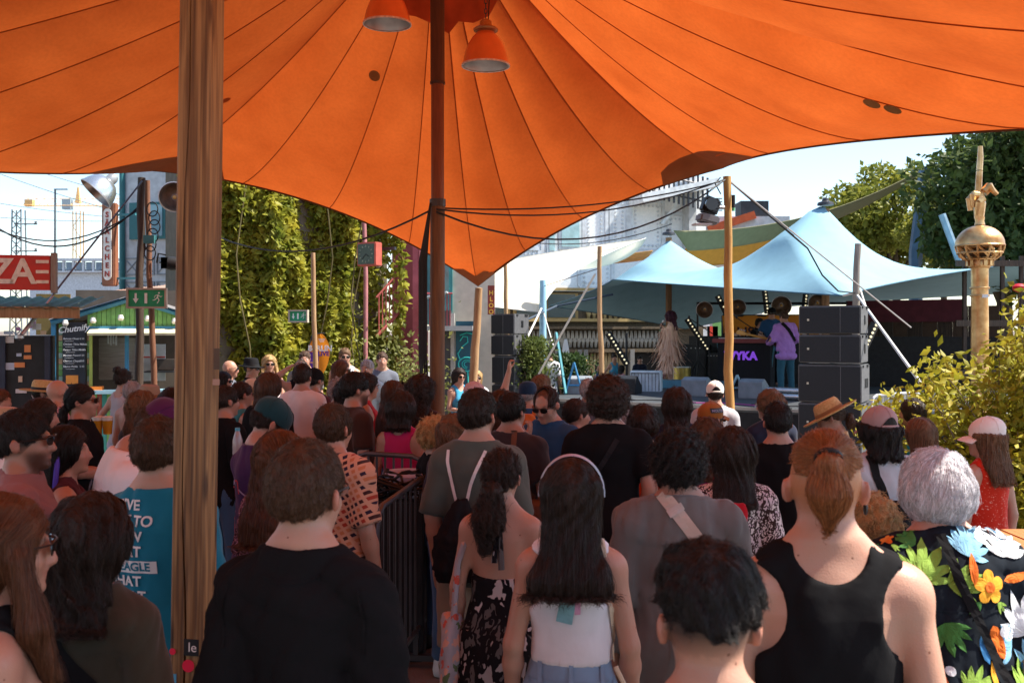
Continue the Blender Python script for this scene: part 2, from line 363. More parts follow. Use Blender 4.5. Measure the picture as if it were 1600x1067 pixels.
def square_post():
    root = empty('timber_post', (-1.09, 3.36, 0), R(-8), 'thick square timber post with deep crack in the left foreground', 'post')
    root.rotation_euler.y = .015; h = 4.35; hw = .057; prof = []; nz = 60
    # square section with rounded corners and a drying crack in the face toward the viewer
    sec = [(-hw, -hw + .008), (-hw + .008, -hw), (-.022, -hw), (-.018, -hw), (-.0145, -hw + .045), (-.011, -hw), (.02, -hw), (hw - .008, -hw), (hw, -hw + .008), (hw, 0), (hw, hw - .008), (hw - .008, hw), (0, hw), (-hw + .008, hw), (-hw, hw - .008), (-hw, 0)]
    n = len(sec); v = []; f = []; g = random.Random(3)
    for i in range(nz + 1):
        z = h * i / nz; wx = .010 * math.sin(z * 2.1) + .005 * math.sin(z * 7.3); op = .5 + .5 * math.sin(z * 1.7 + 1) ; s = 1 + .012 * math.sin(z * 3.1) - .02 * z / h
        for k, (x, y) in enumerate(sec):
            if k in (3, 4, 5):
                x = -.0145 + wx + (x + .0145) * (.35 + 1.2 * op); y = y if k != 4 else -hw + .004 + .04 * max(0, math.sin(z * 1.1 + .4)) ** .5 if math.sin(z * 1.1 + .4) > 0 else y if k != 4 else -hw + .006
            v.append((x * s, y * s, z))
    for i in range(nz):
        for k in range(n): f.append((i * n + k, i * n + (k + 1) % n, (i + 1) * n + (k + 1) % n, (i + 1) * n + k))
    m = bpy.data.materials.new('square_timber'); m.use_nodes = True; nn, l = m.node_tree.nodes, m.node_tree.links; b = nn['Principled BSDF']; b.inputs['Roughness'].default_value = .62
    tc = nn.new('ShaderNodeTexCoord'); mp = nn.new('ShaderNodeMapping'); mp.inputs['Scale'].default_value = (1.0, 1.0, .09); l.new(tc.outputs['Object'], mp.inputs[0])
    n1 = nn.new('ShaderNodeTexNoise'); n1.inputs['Scale'].default_value = 9; n1.inputs['Detail'].default_value = 2; l.new(mp.outputs[0], n1.inputs['Vector'])
    wv = nn.new('ShaderNodeTexWave'); wv.wave_type = 'BANDS'; wv.bands_direction = 'X'; wv.inputs['Scale'].default_value = 7; wv.inputs['Distortion'].default_value = 20; wv.inputs['Detail'].default_value = 4; wv.inputs['Detail Scale'].default_value = 1.2; l.new(mp.outputs[0], wv.inputs['Vector'])
    rp = nn.new('ShaderNodeValToRGB'); rp.color_ramp.elements[0].color = (.22, .11, .035, 1); rp.color_ramp.elements[1].color = (.38, .22, .085, 1); rp.color_ramp.elements[0].position = .1; l.new(wv.outputs['Fac'], rp.inputs[0])
    rp2 = nn.new('ShaderNodeValToRGB'); rp2.color_ramp.elements[0].color = (.6, .6, .6, 1); rp2.color_ramp.elements[1].color = (1.15, 1.1, 1.05, 1); l.new(n1.outputs['Fac'], rp2.inputs[0])
    mx = nn.new('ShaderNodeMix'); mx.data_type = 'RGBA'; mx.blend_type = 'MULTIPLY'; mx.inputs[0].default_value = 1; l.new(rp.outputs[0], mx.inputs[6]); l.new(rp2.outputs[0], mx.inputs[7]); mp2 = nn.new('ShaderNodeMapping'); mp2.inputs['Scale'].default_value = (130, 130, 2.2); l.new(tc.outputs['Object'], mp2.inputs[0]); n3 = nn.new('ShaderNodeTexNoise'); n3.inputs['Scale'].default_value = 1.0; n3.inputs['Detail'].default_value = 5; l.new(mp2.outputs[0], n3.inputs['Vector'])
    rp3 = nn.new('ShaderNodeValToRGB'); rp3.color_ramp.elements[0].position = .32; rp3.color_ramp.elements[1].position = .6; rp3.color_ramp.elements[0].color = (.45, .4, .36, 1); rp3.color_ramp.elements[1].color = (1.05, 1.05, 1.05, 1); l.new(n3.outputs['Fac'], rp3.inputs[0])
    vk = nn.new('ShaderNodeTexVoronoi'); vk.inputs['Scale'].default_value = 1.0; mp4 = nn.new('ShaderNodeMapping'); mp4.inputs['Scale'].default_value = (9, 9, 2.6); l.new(tc.outputs['Object'], mp4.inputs[0]); l.new(mp4.outputs[0], vk.inputs['Vector']); rk = nn.new('ShaderNodeValToRGB'); rk.color_ramp.elements[0].position = .08; rk.color_ramp.elements[1].position = .2; rk.color_ramp.elements[0].color = (.25, .2, .17, 1); rk.color_ramp.elements[1].color = (1, 1, 1, 1); l.new(vk.outputs['Distance'], rk.inputs[0])
    for q in (rp3, rk):
        m2 = nn.new('ShaderNodeMix'); m2.data_type = 'RGBA'; m2.blend_type = 'MULTIPLY'; m2.inputs[0].default_value = 1; l.new(mx.outputs[2], m2.inputs[6]); l.new(q.outputs[0], m2.inputs[7]); mx = m2
    l.new(mx.outputs[2], b.inputs['Base Color'])
    bp = nn.new('ShaderNodeBump'); bp.inputs['Strength'].default_value = .35; bp.inputs['Distance'].default_value = .004; l.new(wv.outputs['Fac'], bp.inputs['Height']); l.new(bp.outputs[0], b.inputs['Normal'])
    link('timber', mesh_from('timber', v, f), m, root)
    # stickers near the bottom
    def st(name, px, py, w_, h_, mat, rnd=False):
        q = P(px, py, 3.29); x = (q.x + 1.09 - .015 * q.z); y = -hw - .003
        mb = MB()
        if rnd: mb.lathe([(w_ / 2, 0), (w_ / 2, .001)], (x, y, q.z), n=18, m=Matrix.Rotation(R(90), 3, 'X'))
        else: mb.box((x, y, q.z), (w_, .001, h_))
        return mb.build(name, mat, root)
    s = st('sticker', 302, 1012, .052, .055, black_p); q = P(304, 1012, 3.29)
    me = text_mesh('le', .045, .0004); me.transform(Matrix.Translation((q.x + 1.09 - .015 * q.z, -hw - .0045, q.z)) @ Matrix.Rotation(R(90), 4, 'X')); link('lettering', me, white_p, s)
    redm = M('pink_red_sticker', (.8, .02, .07), .4, var=0)
    st('sticker', 297, 1041, .042, .04, redm, True); st('sticker', 271, 1020, .022, .03, redm, True); st('sticker', 270, 1062, .03, .03, M('cyan_sticker', (.1, .4, .6), .4, var=0))
    st('staple_plate', 344, 560, .02, .07, M('torn_paper', (.10, .07, .05), .8)); st('paper_scrap', 343, 596, .024, .02, M('pinkish_paper', (.42, .26, .2), .8))
square_post()

def pendant(label, px, py, Y, dia, yaw=0):
    """bell shaped pendant; px, py is the middle of the open rim"""
    c = P(px, py, Y); s = dia / .40
    root = empty('pendant_lamp', c, yaw, label, 'lamp', 'orange pendant lamps under the awning')
    cop = M('orange_enamel', (.62, .15, .035), .28, var=.12, scale=6, spec=.5, coat=.4)
    MB().lathe([(r * s, z * s) for r, z in ((.205, 0), (.20, .02), (.193, .06), (.178, .12), (.15, .19), (.115, .245), (.085, .275), (.078, .29))], n=32, cap=False).build('shade', cop, root, True)
    MB().lathe([(r * s, z * s) for r, z in ((.199, .002), (.194, .02), (.187, .06), (.172, .12), (.144, .185), (.11, .238), (.02, .265))], n=32, cap=False).build('reflector', M('brushed_reflector', (.55, .52, .5), .35, metal=.85, var=.15, scale=9), root, True)
    MB().lathe([(.198 * s, -.004), (.211 * s, -.006), (.211 * s, .008), (.20 * s, .010)], n=32, cap=False).build('rim', M('worn_rim', (.62, .58, .54), .5, metal=.4, var=.3, scale=30), root, True)
    MB().lathe([(r * s, z * s) for r, z in ((.072, .285), (.105, .30), (.11, .315), (.09, .33), (.055, .345), (.05, .385), (.03, .40), (.0, .41))], n=24).build('cap', M('aged_brass', (.34, .16, .06), .4, metal=.5, var=.25), root, True)
    MB().lathe([(.028 * s, .26 * s), (.034 * s, .2 * s), (.03 * s, .16 * s), (0, .145 * s)], n=12).build('bulb', M('frosted_bulb', (.6, .58, .55), .3), root, True)
    top = 1.5
    for k in range(14): MB().tube([(.012 * math.cos(a) * (1 if k % 2 else 0), .012 * math.cos(a) * (0 if k % 2 else 1), .43 * s + k * .04 + .024 * math.sin(a)) for a in np.linspace(0, 6.283, 9)], .004, 5, caps=False).build('chain_link', dark_steel, root, True)
    MB().tube([(.02, 0, .39 * s), (.03, .02, .6), (.01, 0, 1.0)], .005, 5).build('cord', black_m, root, True)
pendant('orange pendant lamp hanging right of the centre mast', 759, 103, 8.0, .37)
pendant('orange pendant lamp cut by the top edge left of the mast', 605, 38, 8.0, .37)
# =================================================================== foliage
def leaf_cloud(pts, size, g, out=None, droop=.3, fold=.25, aspect=.55):
    """one rhombic folded leaf (2 quads) per point, as arrays"""
    n = len(pts); a = g.normal(size=(n, 3)); a[:, 2] -= droop
    if out is not None: a += out * .6
    a /= np.linalg.norm(a, axis=1, keepdims=True); b = np.cross(a, g.normal(size=(n, 3)) + (0, 0, .8)); b /= np.linalg.norm(b, axis=1, keepdims=True) + 1e-9; c = np.cross(a, b)
    s = (size * g.uniform(.6, 1.35, n))[:, None]; w_ = s * aspect * .5
    p0 = pts; p1 = pts + a * s * .45 + b * w_ + c * s * fold * .3; p2 = pts + a * s; p3 = pts + a * s * .45 - b * w_ + c * s * fold * .3; pm = pts + a * s * .5 - c * s * .05
    v = np.stack([p0, p1, p2, p3, pm], 1).reshape(-1, 3); k = np.arange(n)[:, None] * 5
    f = np.concatenate([k + (0, 1, 4), k + (1, 2, 4), k + (0, 4, 3), k + (4, 2, 3)], 0)
    return v, f
def leaf_mat(name, c1, c2, scale=2.2, trans=.35):
    m = M(name, c1, .55, col2=c2, scale=scale, trans=trans, spec=.3)
    return m
vine_m = leaf_mat('vine_leaves', (.14, .18, .02), (.46, .41, .05), 3.0, .45); tree_m = leaf_mat('plane_tree_leaves', (.028, .055, .012), (.11, .14, .03)); lime_m = leaf_mat('lime_leaves', (.12, .15, .02), (.30, .29, .04))
shrub_m = leaf_mat('shrub_leaves', (.19, .21, .018), (.46, .39, .035), 5); dk_m = leaf_mat('laurel_leaves', (.02, .045, .012), (.05, .085, .02))
bark = M('bark', (.10, .075, .05), .9, bump=.6, bscale=30)

def vine_wall():
    g = np.random.default_rng(11)
    root = empty('vine_covered_building', (-3.4, 17.6, 0), R(34), 'tall house wall buried under a thick curtain of green creeper', 'building')
    MB().box((-.4, .95, 3.4), (3.6, 1.6, 6.8)).build('wall', M('old_render', (.12, .10, .07), .9), root)
    MB().box((-1.9, 1.2, .95), (1.6, 1.6, 1.9)).build('shed_wall', M('dark_shed', (.05, .035, .03), .9), root)
    N = 38000
    x = g.uniform(-2.3, 1.5, N); z = g.uniform(.1, 6.8, N)
    streams = np.sin(x * 5.2 + .5 * np.sin(z * 1.1)) * .12 + np.sin(x * 13 + z * .6) * .06 + np.sin(x * 2.1 + z * .9 + 1) * .14 + .10 * np.sin(z * 3.1 + x * 4)
    y = -.15 - streams + np.abs(g.normal(0, .10, N)) + np.where(x < -1.2, .2 * (x + 1.2) ** 2, 0)
    keep = ~((x > 1.0) & (z > 1.9) & (z < 3.5) & (g.uniform(size=N) < .6) & (x < 1.45))
    keep &= ~((x < -1.9) & (z < 2.2) & (g.uniform(size=N) < .5))
    pts = np.stack([x, y, z], 1)[keep]
    v, f = leaf_cloud(pts, .135, g, out=np.array((.35, -.5, .1)), droop=.55, aspect=.7)
    tag(link('creeper_foliage', np_mesh('creeper_foliage', v, f), vine_m, root), kind='stuff')
    # low shrubs at the foot on the right
    N = 7000; x = g.normal(1.1, .5, N); z = np.abs(g.normal(0, .75, N)); y = -.55 + g.normal(0, .28, N); v, f = leaf_cloud(np.stack([x, y, z], 1), .10, g, aspect=.6)
    tag(link('ground_shrub_foliage', np_mesh('ground_shrub_foliage', v, f), leaf_mat('pale_vine', (.13, .15, .04), (.26, .26, .08)), root), kind='stuff')
    for k in range(4):
        x0 = g.uniform(-1.6, 1.2); pts = [(x0 + .1 * math.sin(i * 1.3 + k), -.45 - .15 * math.sin(i + k), .3 + i * .75) for i in range(9)]
        MB().tube(pts, .014, 5).build('stem', M('vine_stem', (.10, .08, .03), .9), root, True)
    # red iron stair and pink drain pipe showing through the gap
    iron = M('red_iron', (.30, .06, .05), .6)
    for k in range(7): MB().box((1.02 + k * .07, -.28, 2.35 + k * .07), (.018, .018, .75)).build('stair_baluster', iron, root)
    MB().tube([(.97, -.28, 2.65), (1.5, -.28, 3.2)], .02, 6).build('handrail', iron, root); MB().tube([(.97, -.28, 1.95), (1.5, -.28, 2.45)], .03, 6).build('stringer', iron, root)
    MB().tube([(.62, -.55, .1), (.63, -.55, 3.0), (.60, -.5, 4.6)], .04, 10).build('drain_pipe', M('pink_paint', (.36, .14, .14), .6), root, True)
vine_wall()

def tree(label, px, pyc, Y, rx, rz, n, size, mat, seed, name='deciduous_tree', lobes=9, ry=None, trunk=.16):
    g = np.random.default_rng(seed); c = P(px, pyc, Y); root = empty(name, (c.x, c.y, 0), 0, label, 'tree'); ry = ry or rx
    MB().tube([(0, 0, 0), (.05, .03, c.z * .45), (-.04, 0, c.z * .8), (0, 0, c.z + rz * .5)], [trunk, trunk * .8, trunk * .55, trunk * .2], 10).build('trunk', bark, root, True)
    ctrs = []
    for k in range(lobes * 3):
        a = g.uniform(0, 6.28); u = g.uniform(-1, 1); r = g.uniform(.45, .85); q = np.array((math.cos(a) * math.sqrt(1 - u * u) * rx * r, math.sin(a) * math.sqrt(1 - u * u) * ry * r, c.z + u * rz * r)); ctrs.append(q)
    for q in ctrs[:lobes + 4]:
        MB().tube([(0, 0, max(.5, q[2] - rz * .7)), (q[0] * .5, q[1] * .5, q[2] - rz * .2), tuple(q)], [trunk * .35, trunk * .22, .015], 6).build('limb', bark, root, True)
    k = g.integers(0, len(ctrs), n); d = g.normal(size=(n, 3)); d /= np.linalg.norm(d, axis=1, keepdims=True); rad = g.uniform(.35, 1.05, n)[:, None] ** .6
    pts = np.array(ctrs)[k] + d * rad * np.array((rx, ry, rz)) * .34
    v, f = leaf_cloud(pts, size, g, out=d * .4)
    tag(link('crown', np_mesh('crown', v, f), mat, root), kind='stuff'); return root
tree('large dark green plane tree at the right edge behind the sculpture', 1568, 300, 27, 2.5, 2.5, 9000, .26, tree_m, 3, lobes=12, trunk=.25)
tree('second dark tree rising out of frame at the far right', 1650, 330, 25, 2.2, 3.0, 7000, .25, tree_m, 5, trunk=.22)
tree('sunlit yellow green tree behind the olive shade sail', 1400, 345, 34, 2.3, 2.0, 8000, .24, lime_m, 8, trunk=.18)
tree('low sunlit tree top right of the blue awning peak', 1475, 372, 31, 1.6, 1.3, 5000, .19, lime_m, 9, trunk=.14)

def shrub():
    g = np.random.default_rng(21); base = Vector((4.3, 8.4, 0))
    root = empty('leafy_shrub', base, 0, 'big yellow green leafy shrub at the right edge before the stage', 'shrub')
    tips = []
    for k in range(125):
        px = g.uniform(1350, 1720); Y = g.uniform(7.6, 9.0)
        yt = 640 - (px - 1375) if px < 1500 else 515 - (px - 1500) * .7
        py = g.uniform(max(430, yt), 690 if px < 1420 else 860)
        tips.append(np.array(P(px, py, Y) - base))
    allp = []; dirs = []
    for t in tips:
        r = np.array((g.uniform(-.25, .35), g.uniform(-.2, .2), .1)); m = r * .45 + t * .55 + np.array((0, 0, .35)); pts = []
        for i in range(9):
            u = i / 8; pts.append((1 - u) ** 2 * r + 2 * u * (1 - u) * m + u * u * t)
        MB().tube([tuple(p) for p in pts], [.014 * (1 - .8 * i / 8) for i in range(9)], 5).build('branch', M('shrub_twig', (.16, .12, .08), .8), root, True)
        for i in range(105):
            u = g.uniform(.35, 1.03); q = (1 - u) ** 2 * r + 2 * u * (1 - u) * m + u * u * t + g.normal(0, .085, 3); allp.append(q)
    allp = np.array(allp); n1 = 240
    order = np.argsort(allp[:, 1] + g.normal(0, .05, len(allp))); first, rest = order[:n1], order[n1:]
    v, f = leaf_cloud(allp[rest], .088, g, droop=.25, aspect=.5); tag(link('foliage', np_mesh('foliage', v, f), shrub_m, root), kind='stuff')
    lv, lf = leaf_cloud(np.zeros((1, 3)), .09, np.random.default_rng(2), droop=0, aspect=.5); lm = np_mesh('leaf', lv, lf); lm.materials.append(shrub_m)
    for i in first:
        o = bpy.data.objects.new('leaf', lm); C.objects.link(o); o.parent = root; o.location = allp[i]; o.rotation_euler = tuple(g.uniform(-2, 2, 3)); s = g.uniform(.7, 1.3); o.scale = (s, s, s)
    for k in range(3):
        q = allp[order[60 + 30 * k]]
    fl = P(1592, 457, 8.3) - base; MB().lathe([(.01, 0), (.045, .02), (.05, .05), (.03, .07), (0, .075)], tuple(fl), n=10).build('rose_bloom', M('red_rose', (.5, .01, .03), .6), root, True)
shrub()
def bush(label, px, pyt, pyb, Y, w_, n, mat, seed, size=.11):
    g = np.random.default_rng(seed); c = P(px, pyt, Y); root = empty('potted_bush', (c.x, c.y, 0), 0, label, 'bush'); h = c.z
    MB().box((0, 0, .28), (w_ * 1.1, .5, .56)).build('planter', M('dark_planter', (.06, .06, .06), .7), root, bevel=.02)
    pts = np.stack([g.normal(0, w_ * .27, n), g.normal(0, .24, n), .5 + (h - .5) * np.sqrt(g.uniform(0, 1, n))], 1); pts[:, 0] *= (1.1 - .4 * (pts[:, 2] / h))
    v, f = leaf_cloud(pts, size, g, droop=-.5, aspect=.35); tag(link('foliage', np_mesh('foliage', v, f), mat, root), kind='stuff')
    for k in range(7): MB().tube([(g.normal(0, .08), g.normal(0, .06), .5), (g.normal(0, w_ * .2), g.normal(0, .15), h * .8)], .012, 5).build('stem', bark, root, True)
bush('green bush with bright tips beside the left speaker stack', 832, 530, 620, 19.6, .75, 2600, leaf_mat('bamboo_leaves', (.05, .085, .02), (.14, .16, .03)), 31)
bush('dark green bush behind the blue trestle left of the stage', 890, 556, 620, 20.2, .95, 2600, dk_m, 33)
bush('small sunlit plants behind the tip post beside the mural', 742, 556, 620, 20.8, .45, 900, leaf_mat('dry_grass', (.25, .2, .06), (.4, .33, .1)), 35)

# =================================================================== left: stalls, sign, crane, far railway
def pizza_stall():
    root = empty('pizza_stall', (-5.06, 10.9, 0), R(12), 'dark wooden stall with red PIZZA board and green corrugated roof', 'stall')
    W = lambda x, y, Y=10.9: (Matrix.Rotation(R(-12), 3, 'Z') @ (P(x, y, Y) - Vector((-5.4, 10.9, 0))))
    zt = P(0, 398, 10.9).z; zb = P(0, 455, 10.9).z
    bd = MB().box((-.62, 0, (zt + zb) / 2), (1.25, .04, zt - zb - .02)).build('sign_board', M('red_sign_paint', (.62, .045, .03), .6, scale=12, col2=(.5, .05, .035)), root)
    for k, fx in enumerate((-1.9, -1.36)): pass
    text('PIZZA', (-.60, -.025, (zt + zb) / 2), (1, 0, 0), (0, 0, 1), .38, M('cream_sign_paint', (.8, .72, .6), .7, var=.15, scale=20), bd, bold=.008, extrude=.003, spacing=.85)
    for k in range(3): MB().box((-.07, -.026, zb + .10 + k * .11), (.13, .008, .035)).build('stripe', M('cream_sign_paint'), bd)
    MB().box((.04, .02, (zt + zb) / 2), (.05, .10, zt - zb + .04)).build('end_post', wood_grey, root)
    # corrugated green roof edge
    v = []; f = []; n = 60
    for i in range(n + 1):
        x = -1.6 + 2.02 * i / n; z = zb - .10 + .016 * math.sin(i * 1.5)
        v += [(x, -.42, z - .09), (x, .8, z + .06)]
    f = [(i * 2, i * 2 + 2, i * 2 + 3, i * 2 + 1) for i in range(n)]
    link('corrugated_roof', mesh_from('corrugated_roof', v, f), M('green_sheet', (.03, .12, .06), .6, var=.3), root, True)
    MB().box((-.6, -.36, zb - .24), (1.95, .06, .12)).build('fascia_board', wood_pale, root)
    zt2 = zb - .24
    MB().box((-.72, .06, zt2 / 2 - .12), (1.5, .10, zt2 - .25)).build('front_wall', black_p, root)
    for k in range(3): MB().box((-.02 - k * .45, -.01, zt2 / 2 - .12), (.05, .06, zt2 - .26)).build('frame_post', M('blue_black_paint', (.03, .04, .07), .5), root)
    g = random.Random(5)
    for k in range(16):
        wd, hd = g.uniform(.04, .12), g.uniform(.03, .08)
        MB().box((g.uniform(-.42, -.06), -.002, g.uniform(1.25, 2.15)), (wd, .008, hd)).build('sticker', M('sticker_%d' % (k % 5), [(.7, .7, .7), (.5, .6, .75), (.7, .55, .4), (.8, .3, .1), (.6, .3, .6)][k % 5], .5, var=.1), root)
    MB().lathe([(.055, 0), (.055, .006)], (-.13, -.006, 1.36), n=18, m=Matrix.Rotation(R(90), 3, 'X')).build('round_sticker', white_p, root)
pizza_stall()

def kiosk():
    """green plank food kiosk, gable to the square"""
    o = P(262, 516, 14.2); base = Vector((P(185, 0, 14.2).x, 14.2, 0)); root = empty('food_kiosk', base, R(12), 'green and blue plank food kiosk with chalkboard menu and awning', 'kiosk')
    px = lambda x: (x - 185) / F * 14.2; pz = lambda y: CAMZ - (y - HY) / F * 14.2
    greens = [M('kiosk_green_%d' % k, c, .6, var=.15, scale=14) for k, c in enumerate(((.16, .36, .10), (.20, .42, .12), (.26, .45, .16)))]
    blue = M('kiosk_blue', (.05, .22, .36), .55); teal = M('kiosk_teal', (.06, .30, .26), .6)
    xl, xr = px(92), px(290); xm = px(232); ze, za = pz(505), pz(470)
    # gable planks, each its own board
    n = 22; x0, x1 = px(140), px(292)
    for k in range(n):
        xa = x0 + (x1 - x0) * k / n; xb = xa + (x1 - x0) / n - .006; xc = (xa + xb) / 2; top = za - abs(xc - px(205)) * .30 * (1 if xc > px(205) else 1.0); bot = pz(517)
        if top > bot + .02: MB().box((xc, 0, (top + bot) / 2), (xb - xa, .03, top - bot)).build('gable_plank', greens[k % 2], root)
    # left wing: posts and planks beside the chalkboard
    for (xa, xb) in ((98, 103), (139, 143)):
        for k in range(12):
            za_, zb_ = pz(506 + k * 9), pz(514.2 + k * 9); MB().box(((px(xa) + px(xb)) / 2, .01, (za_ + zb_) / 2), (px(xb) - px(xa), .03, za_ - zb_)).build('side_plank', [greens[0], greens[2], M('kiosk_peach', (.55, .36, .2), .6), M('kiosk_mint', (.3, .45, .35), .6)][(k * 7) % 4], root)
    MB().box((px(91), -.01, pz(555)), (.06, .06, pz(505) - pz(612))).build('corner_post', blue, root)
    MB().box((px(197), .02, pz(555)), (.05, .05, pz(520) - pz(600))).build('window_post', blue, root); MB().box((px(144.5), -.005, pz(555)), (.035, .05, pz(505) - pz(605))).build('window_post', M('kiosk_lime', (.42, .48, .1), .6), root)
    # bargeboards and corrugated grey roof
    apx = px(205)
    for (xe, nm) in ((px(88), 'l'), (px(296), 'r')):
        ze_ = za - abs(xe - apx) * .30
        MB().tube([(xe, -.05, ze_ + .01), (apx, -.05, za + .03)], .04, 4).build('bargeboard', blue, root)
        v = []; f = []; m_ = 50
        for i in range(m_ + 1):
            y = -.12 + 2.3 * i / m_; dz = .014 * math.sin(i * 2.0); v += [(apx, y, za + .07 + dz), (xe * 1.02, y, ze_ + .045 + dz)]
        f = [(i * 2, i * 2 + 1, i * 2 + 3, i * 2 + 2) for i in range(m_)]
        link('corrugated_roof', mesh_from('corrugated_roof', v, f), M('grey_sheet', (.18, .17, .17), .6, var=.25), root, True)
    MB().tube([(apx, -.12, za + .09), (apx, 2.2, za + .09)], .05, 8).build('ridge_cap', M('terracotta_ridge', (.42, .17, .10), .8), root)
    # serving side: pelmet, awning valance, counter
    MB().box((px(215), -.03, pz(513)), (px(292) - px(140), .05, .06)).build('pelmet', blue, root)
    MB().box((px(218), -.16, pz(518.5)), (px(292) - px(146), .26, .035), m=Matrix.Rotation(R(14), 3, 'X')).build('awning_valance', M('cream_valance', (.72, .66, .42), .7), root)
    MB().box((px(215), -.10, pz(611)), (px(295) - px(138), .28, .05)).build('counter', M('counter_blue', (.25, .42, .5), .5), root)
    MB().box((px(152), -.1, pz(605.5)), (.22, .14, .05)).build('orange_tray', M('orange_tray', (.75, .2, .03), .5), root)
    for k in range(22):
        xa = px(140) + (px(296) - px(140)) * (k + .5) / 22; MB().box((xa, -.02, pz(614) / 2), ((px(296) - px(140)) / 22 - .005, .03, pz(614))).build('counter_plank', [M('kiosk_teal'), greens[1], M('kiosk_red', (.35, .08, .05), .6)][k % 3], root)
    MB().box((px(171), 1.9, 1.35), (px(262) - px(80), .05, 2.7)).build('back_wall', M('kiosk_inside', (.09, .075, .06), .8), root)
    MB().box((xl - .02, .95, 1.2), (.05, 1.9, 2.4)).build('side_wall', M('kiosk_side', (.10, .08, .05), .8), root)
    MB().box((px(172), .75, pz(562)), (.50, .4, .62)).build('steel_hood', M('brushed_fridge', (.35, .31, .28), .35, metal=.7, var=.15, stretch=(1, 1, 8)), root, bevel=.01)
    for k in range(4): MB().box((px(164 + k * 4), .3, pz(531)), (.02, .02, .12 + .04 * (k % 2))).build('ladle', steel, root)
    MB().box((px(222), .7, pz(569)), (.42, .05, .55)).build('white_tiles', M('white_board', (.55, .57, .58), .5), root); MB().box((px(222), .665, pz(560)), (.42, .02, .02)).build('red_rail', M('red_rail', (.5, .05, .04), .5), root)
    MB().box((px(248), .6, pz(572)), (.35, .3, .16)).build('grill', M('dark_grill', (.05, .04, .035), .5), root, bevel=.01); MB().box((px(245), .5, pz(583)), (.5, .35, .02)).build('shelf', dark_steel, root)
    for k in range(9): MB().lathe([(0, -.03), (.028, -.015), (.03, .01), (0, .03)], (px(270) + .02 * (k % 2), .3, pz(533 + k * 4)), n=8).build('garlic_bulb', M('red_onion', (.25, .06, .05), .6), root, True)
    # chalkboard
    cb = MB().box((px(121), -.035, pz(553)), (px(137) - px(104), .03, pz(503) - pz(602))).build('chalkboard', M('slate', (.03, .033, .038), .7, var=.2), root)
    wt = M('chalk', (.78, .78, .76), .9, var=.05)
    text('Chutnify', (px(120), -.055, pz(514)), (1, 0, .12), (-.12, 0, 1), .12, wt, cb, extrude=.001, bold=.002, shear=.3)
    for k, (t, pr) in enumerate((('Samosa Chaat', '6.50'), ('Chicken Tikka Masala', '9.50'), ('Paneer Tikka Masala', '9.50'), ('Malabar Prawn', '9.50'), ('Chicken Chapati', '9.50'), ('Mango Pickle', '5.50'))):
        z = pz(529 + k * 8.6); text(t, (px(105.5), -.055, z), (1, 0, 0), (0, 0, 1), .036, wt, cb, align='LEFT', extrude=.0008, bold=.0006, shear=.2); text(pr, (px(136), -.055, z), (1, 0, 0), (0, 0, 1), .036, wt, cb, align='RIGHT', extrude=.0008)
        MB().box((px(114 + k % 3), -.053, z - .035), (.12, .003, .004)).build('chalk_stroke', wt, cb)
    MB().box((px(118.5), -.06, pz(592)), (.16, .01, .12)).build('orange_card', M('orange_card', (.78, .28, .05), .6), cb)
    # dim doorway at left with round logo board
    MB().box((px(68), .9, 1.3), (px(92) - px(40), .04, 2.6)).build('doorway_back', M('ochre_inside', (.14, .10, .03), .8), root)
    lb = MB().box((px(70), .2, pz(543)), (.26, .03, .36)).build('logo_board', M('paper_white', (.72, .70, .68), .6, var=.04), root)
    for r_ in (.095, .075): MB().lathe([(r_, 0), (r_, .004), (r_ - .008, .004), (r_ - .008, 0)], (px(70), .182, pz(543)), n=28, m=Matrix.Rotation(R(90), 3, 'X'), cap=False).build('logo_ring', black_p, lb)
    text('Chutnify', (px(70), .178, pz(543)), (1, 0, .25), (-.25, 0, 1), .085, black_p, lb, extrude=.002, bold=.002, shear=.3)
    MB().box((px(66), .5, pz(596)), (.32, .05, .35), m=Matrix.Rotation(R(20), 3, 'Y')).build('yellow_poster', M('yellow_poster', (.75, .42, .03), .6), root)
    for k in range(5): MB().lathe([(.03, 0), (.045, .03), (.03, .08), (0, .085)], (px(110 + k * 40), -.1, ze + .05 - abs(px(110 + k * 40) - apx) * .1), n=10).build('festoon_bulb', M('bulb_glass', (.7, .66, .6), .25), root, True)
    # flower baskets left of the counter
    g = np.random.default_rng(4); pts = np.stack([g.normal(px(38), .12, 500), g.normal(-.3, .1, 500), g.uniform(.95, 1.3, 500)], 1); v, f = leaf_cloud(pts, .06, g); tag(link('flower_basket_leaves', np_mesh('flower_basket_leaves', v, f), leaf_mat('basket_green', (.04, .07, .02), (.1, .14, .04)), root), kind='stuff')
    for k in range(10): MB().lathe([(0, -.02), (.03, 0), (.025, .02), (0, .025)], (g.normal(px(38), .12), -.42, g.uniform(1.0, 1.3)), n=8).build('bloom', [M('pink_bloom', (.6, .05, .2), .6), M('yellow_bloom', (.8, .5, .05), .6)][k % 2], root, True)
kiosk()
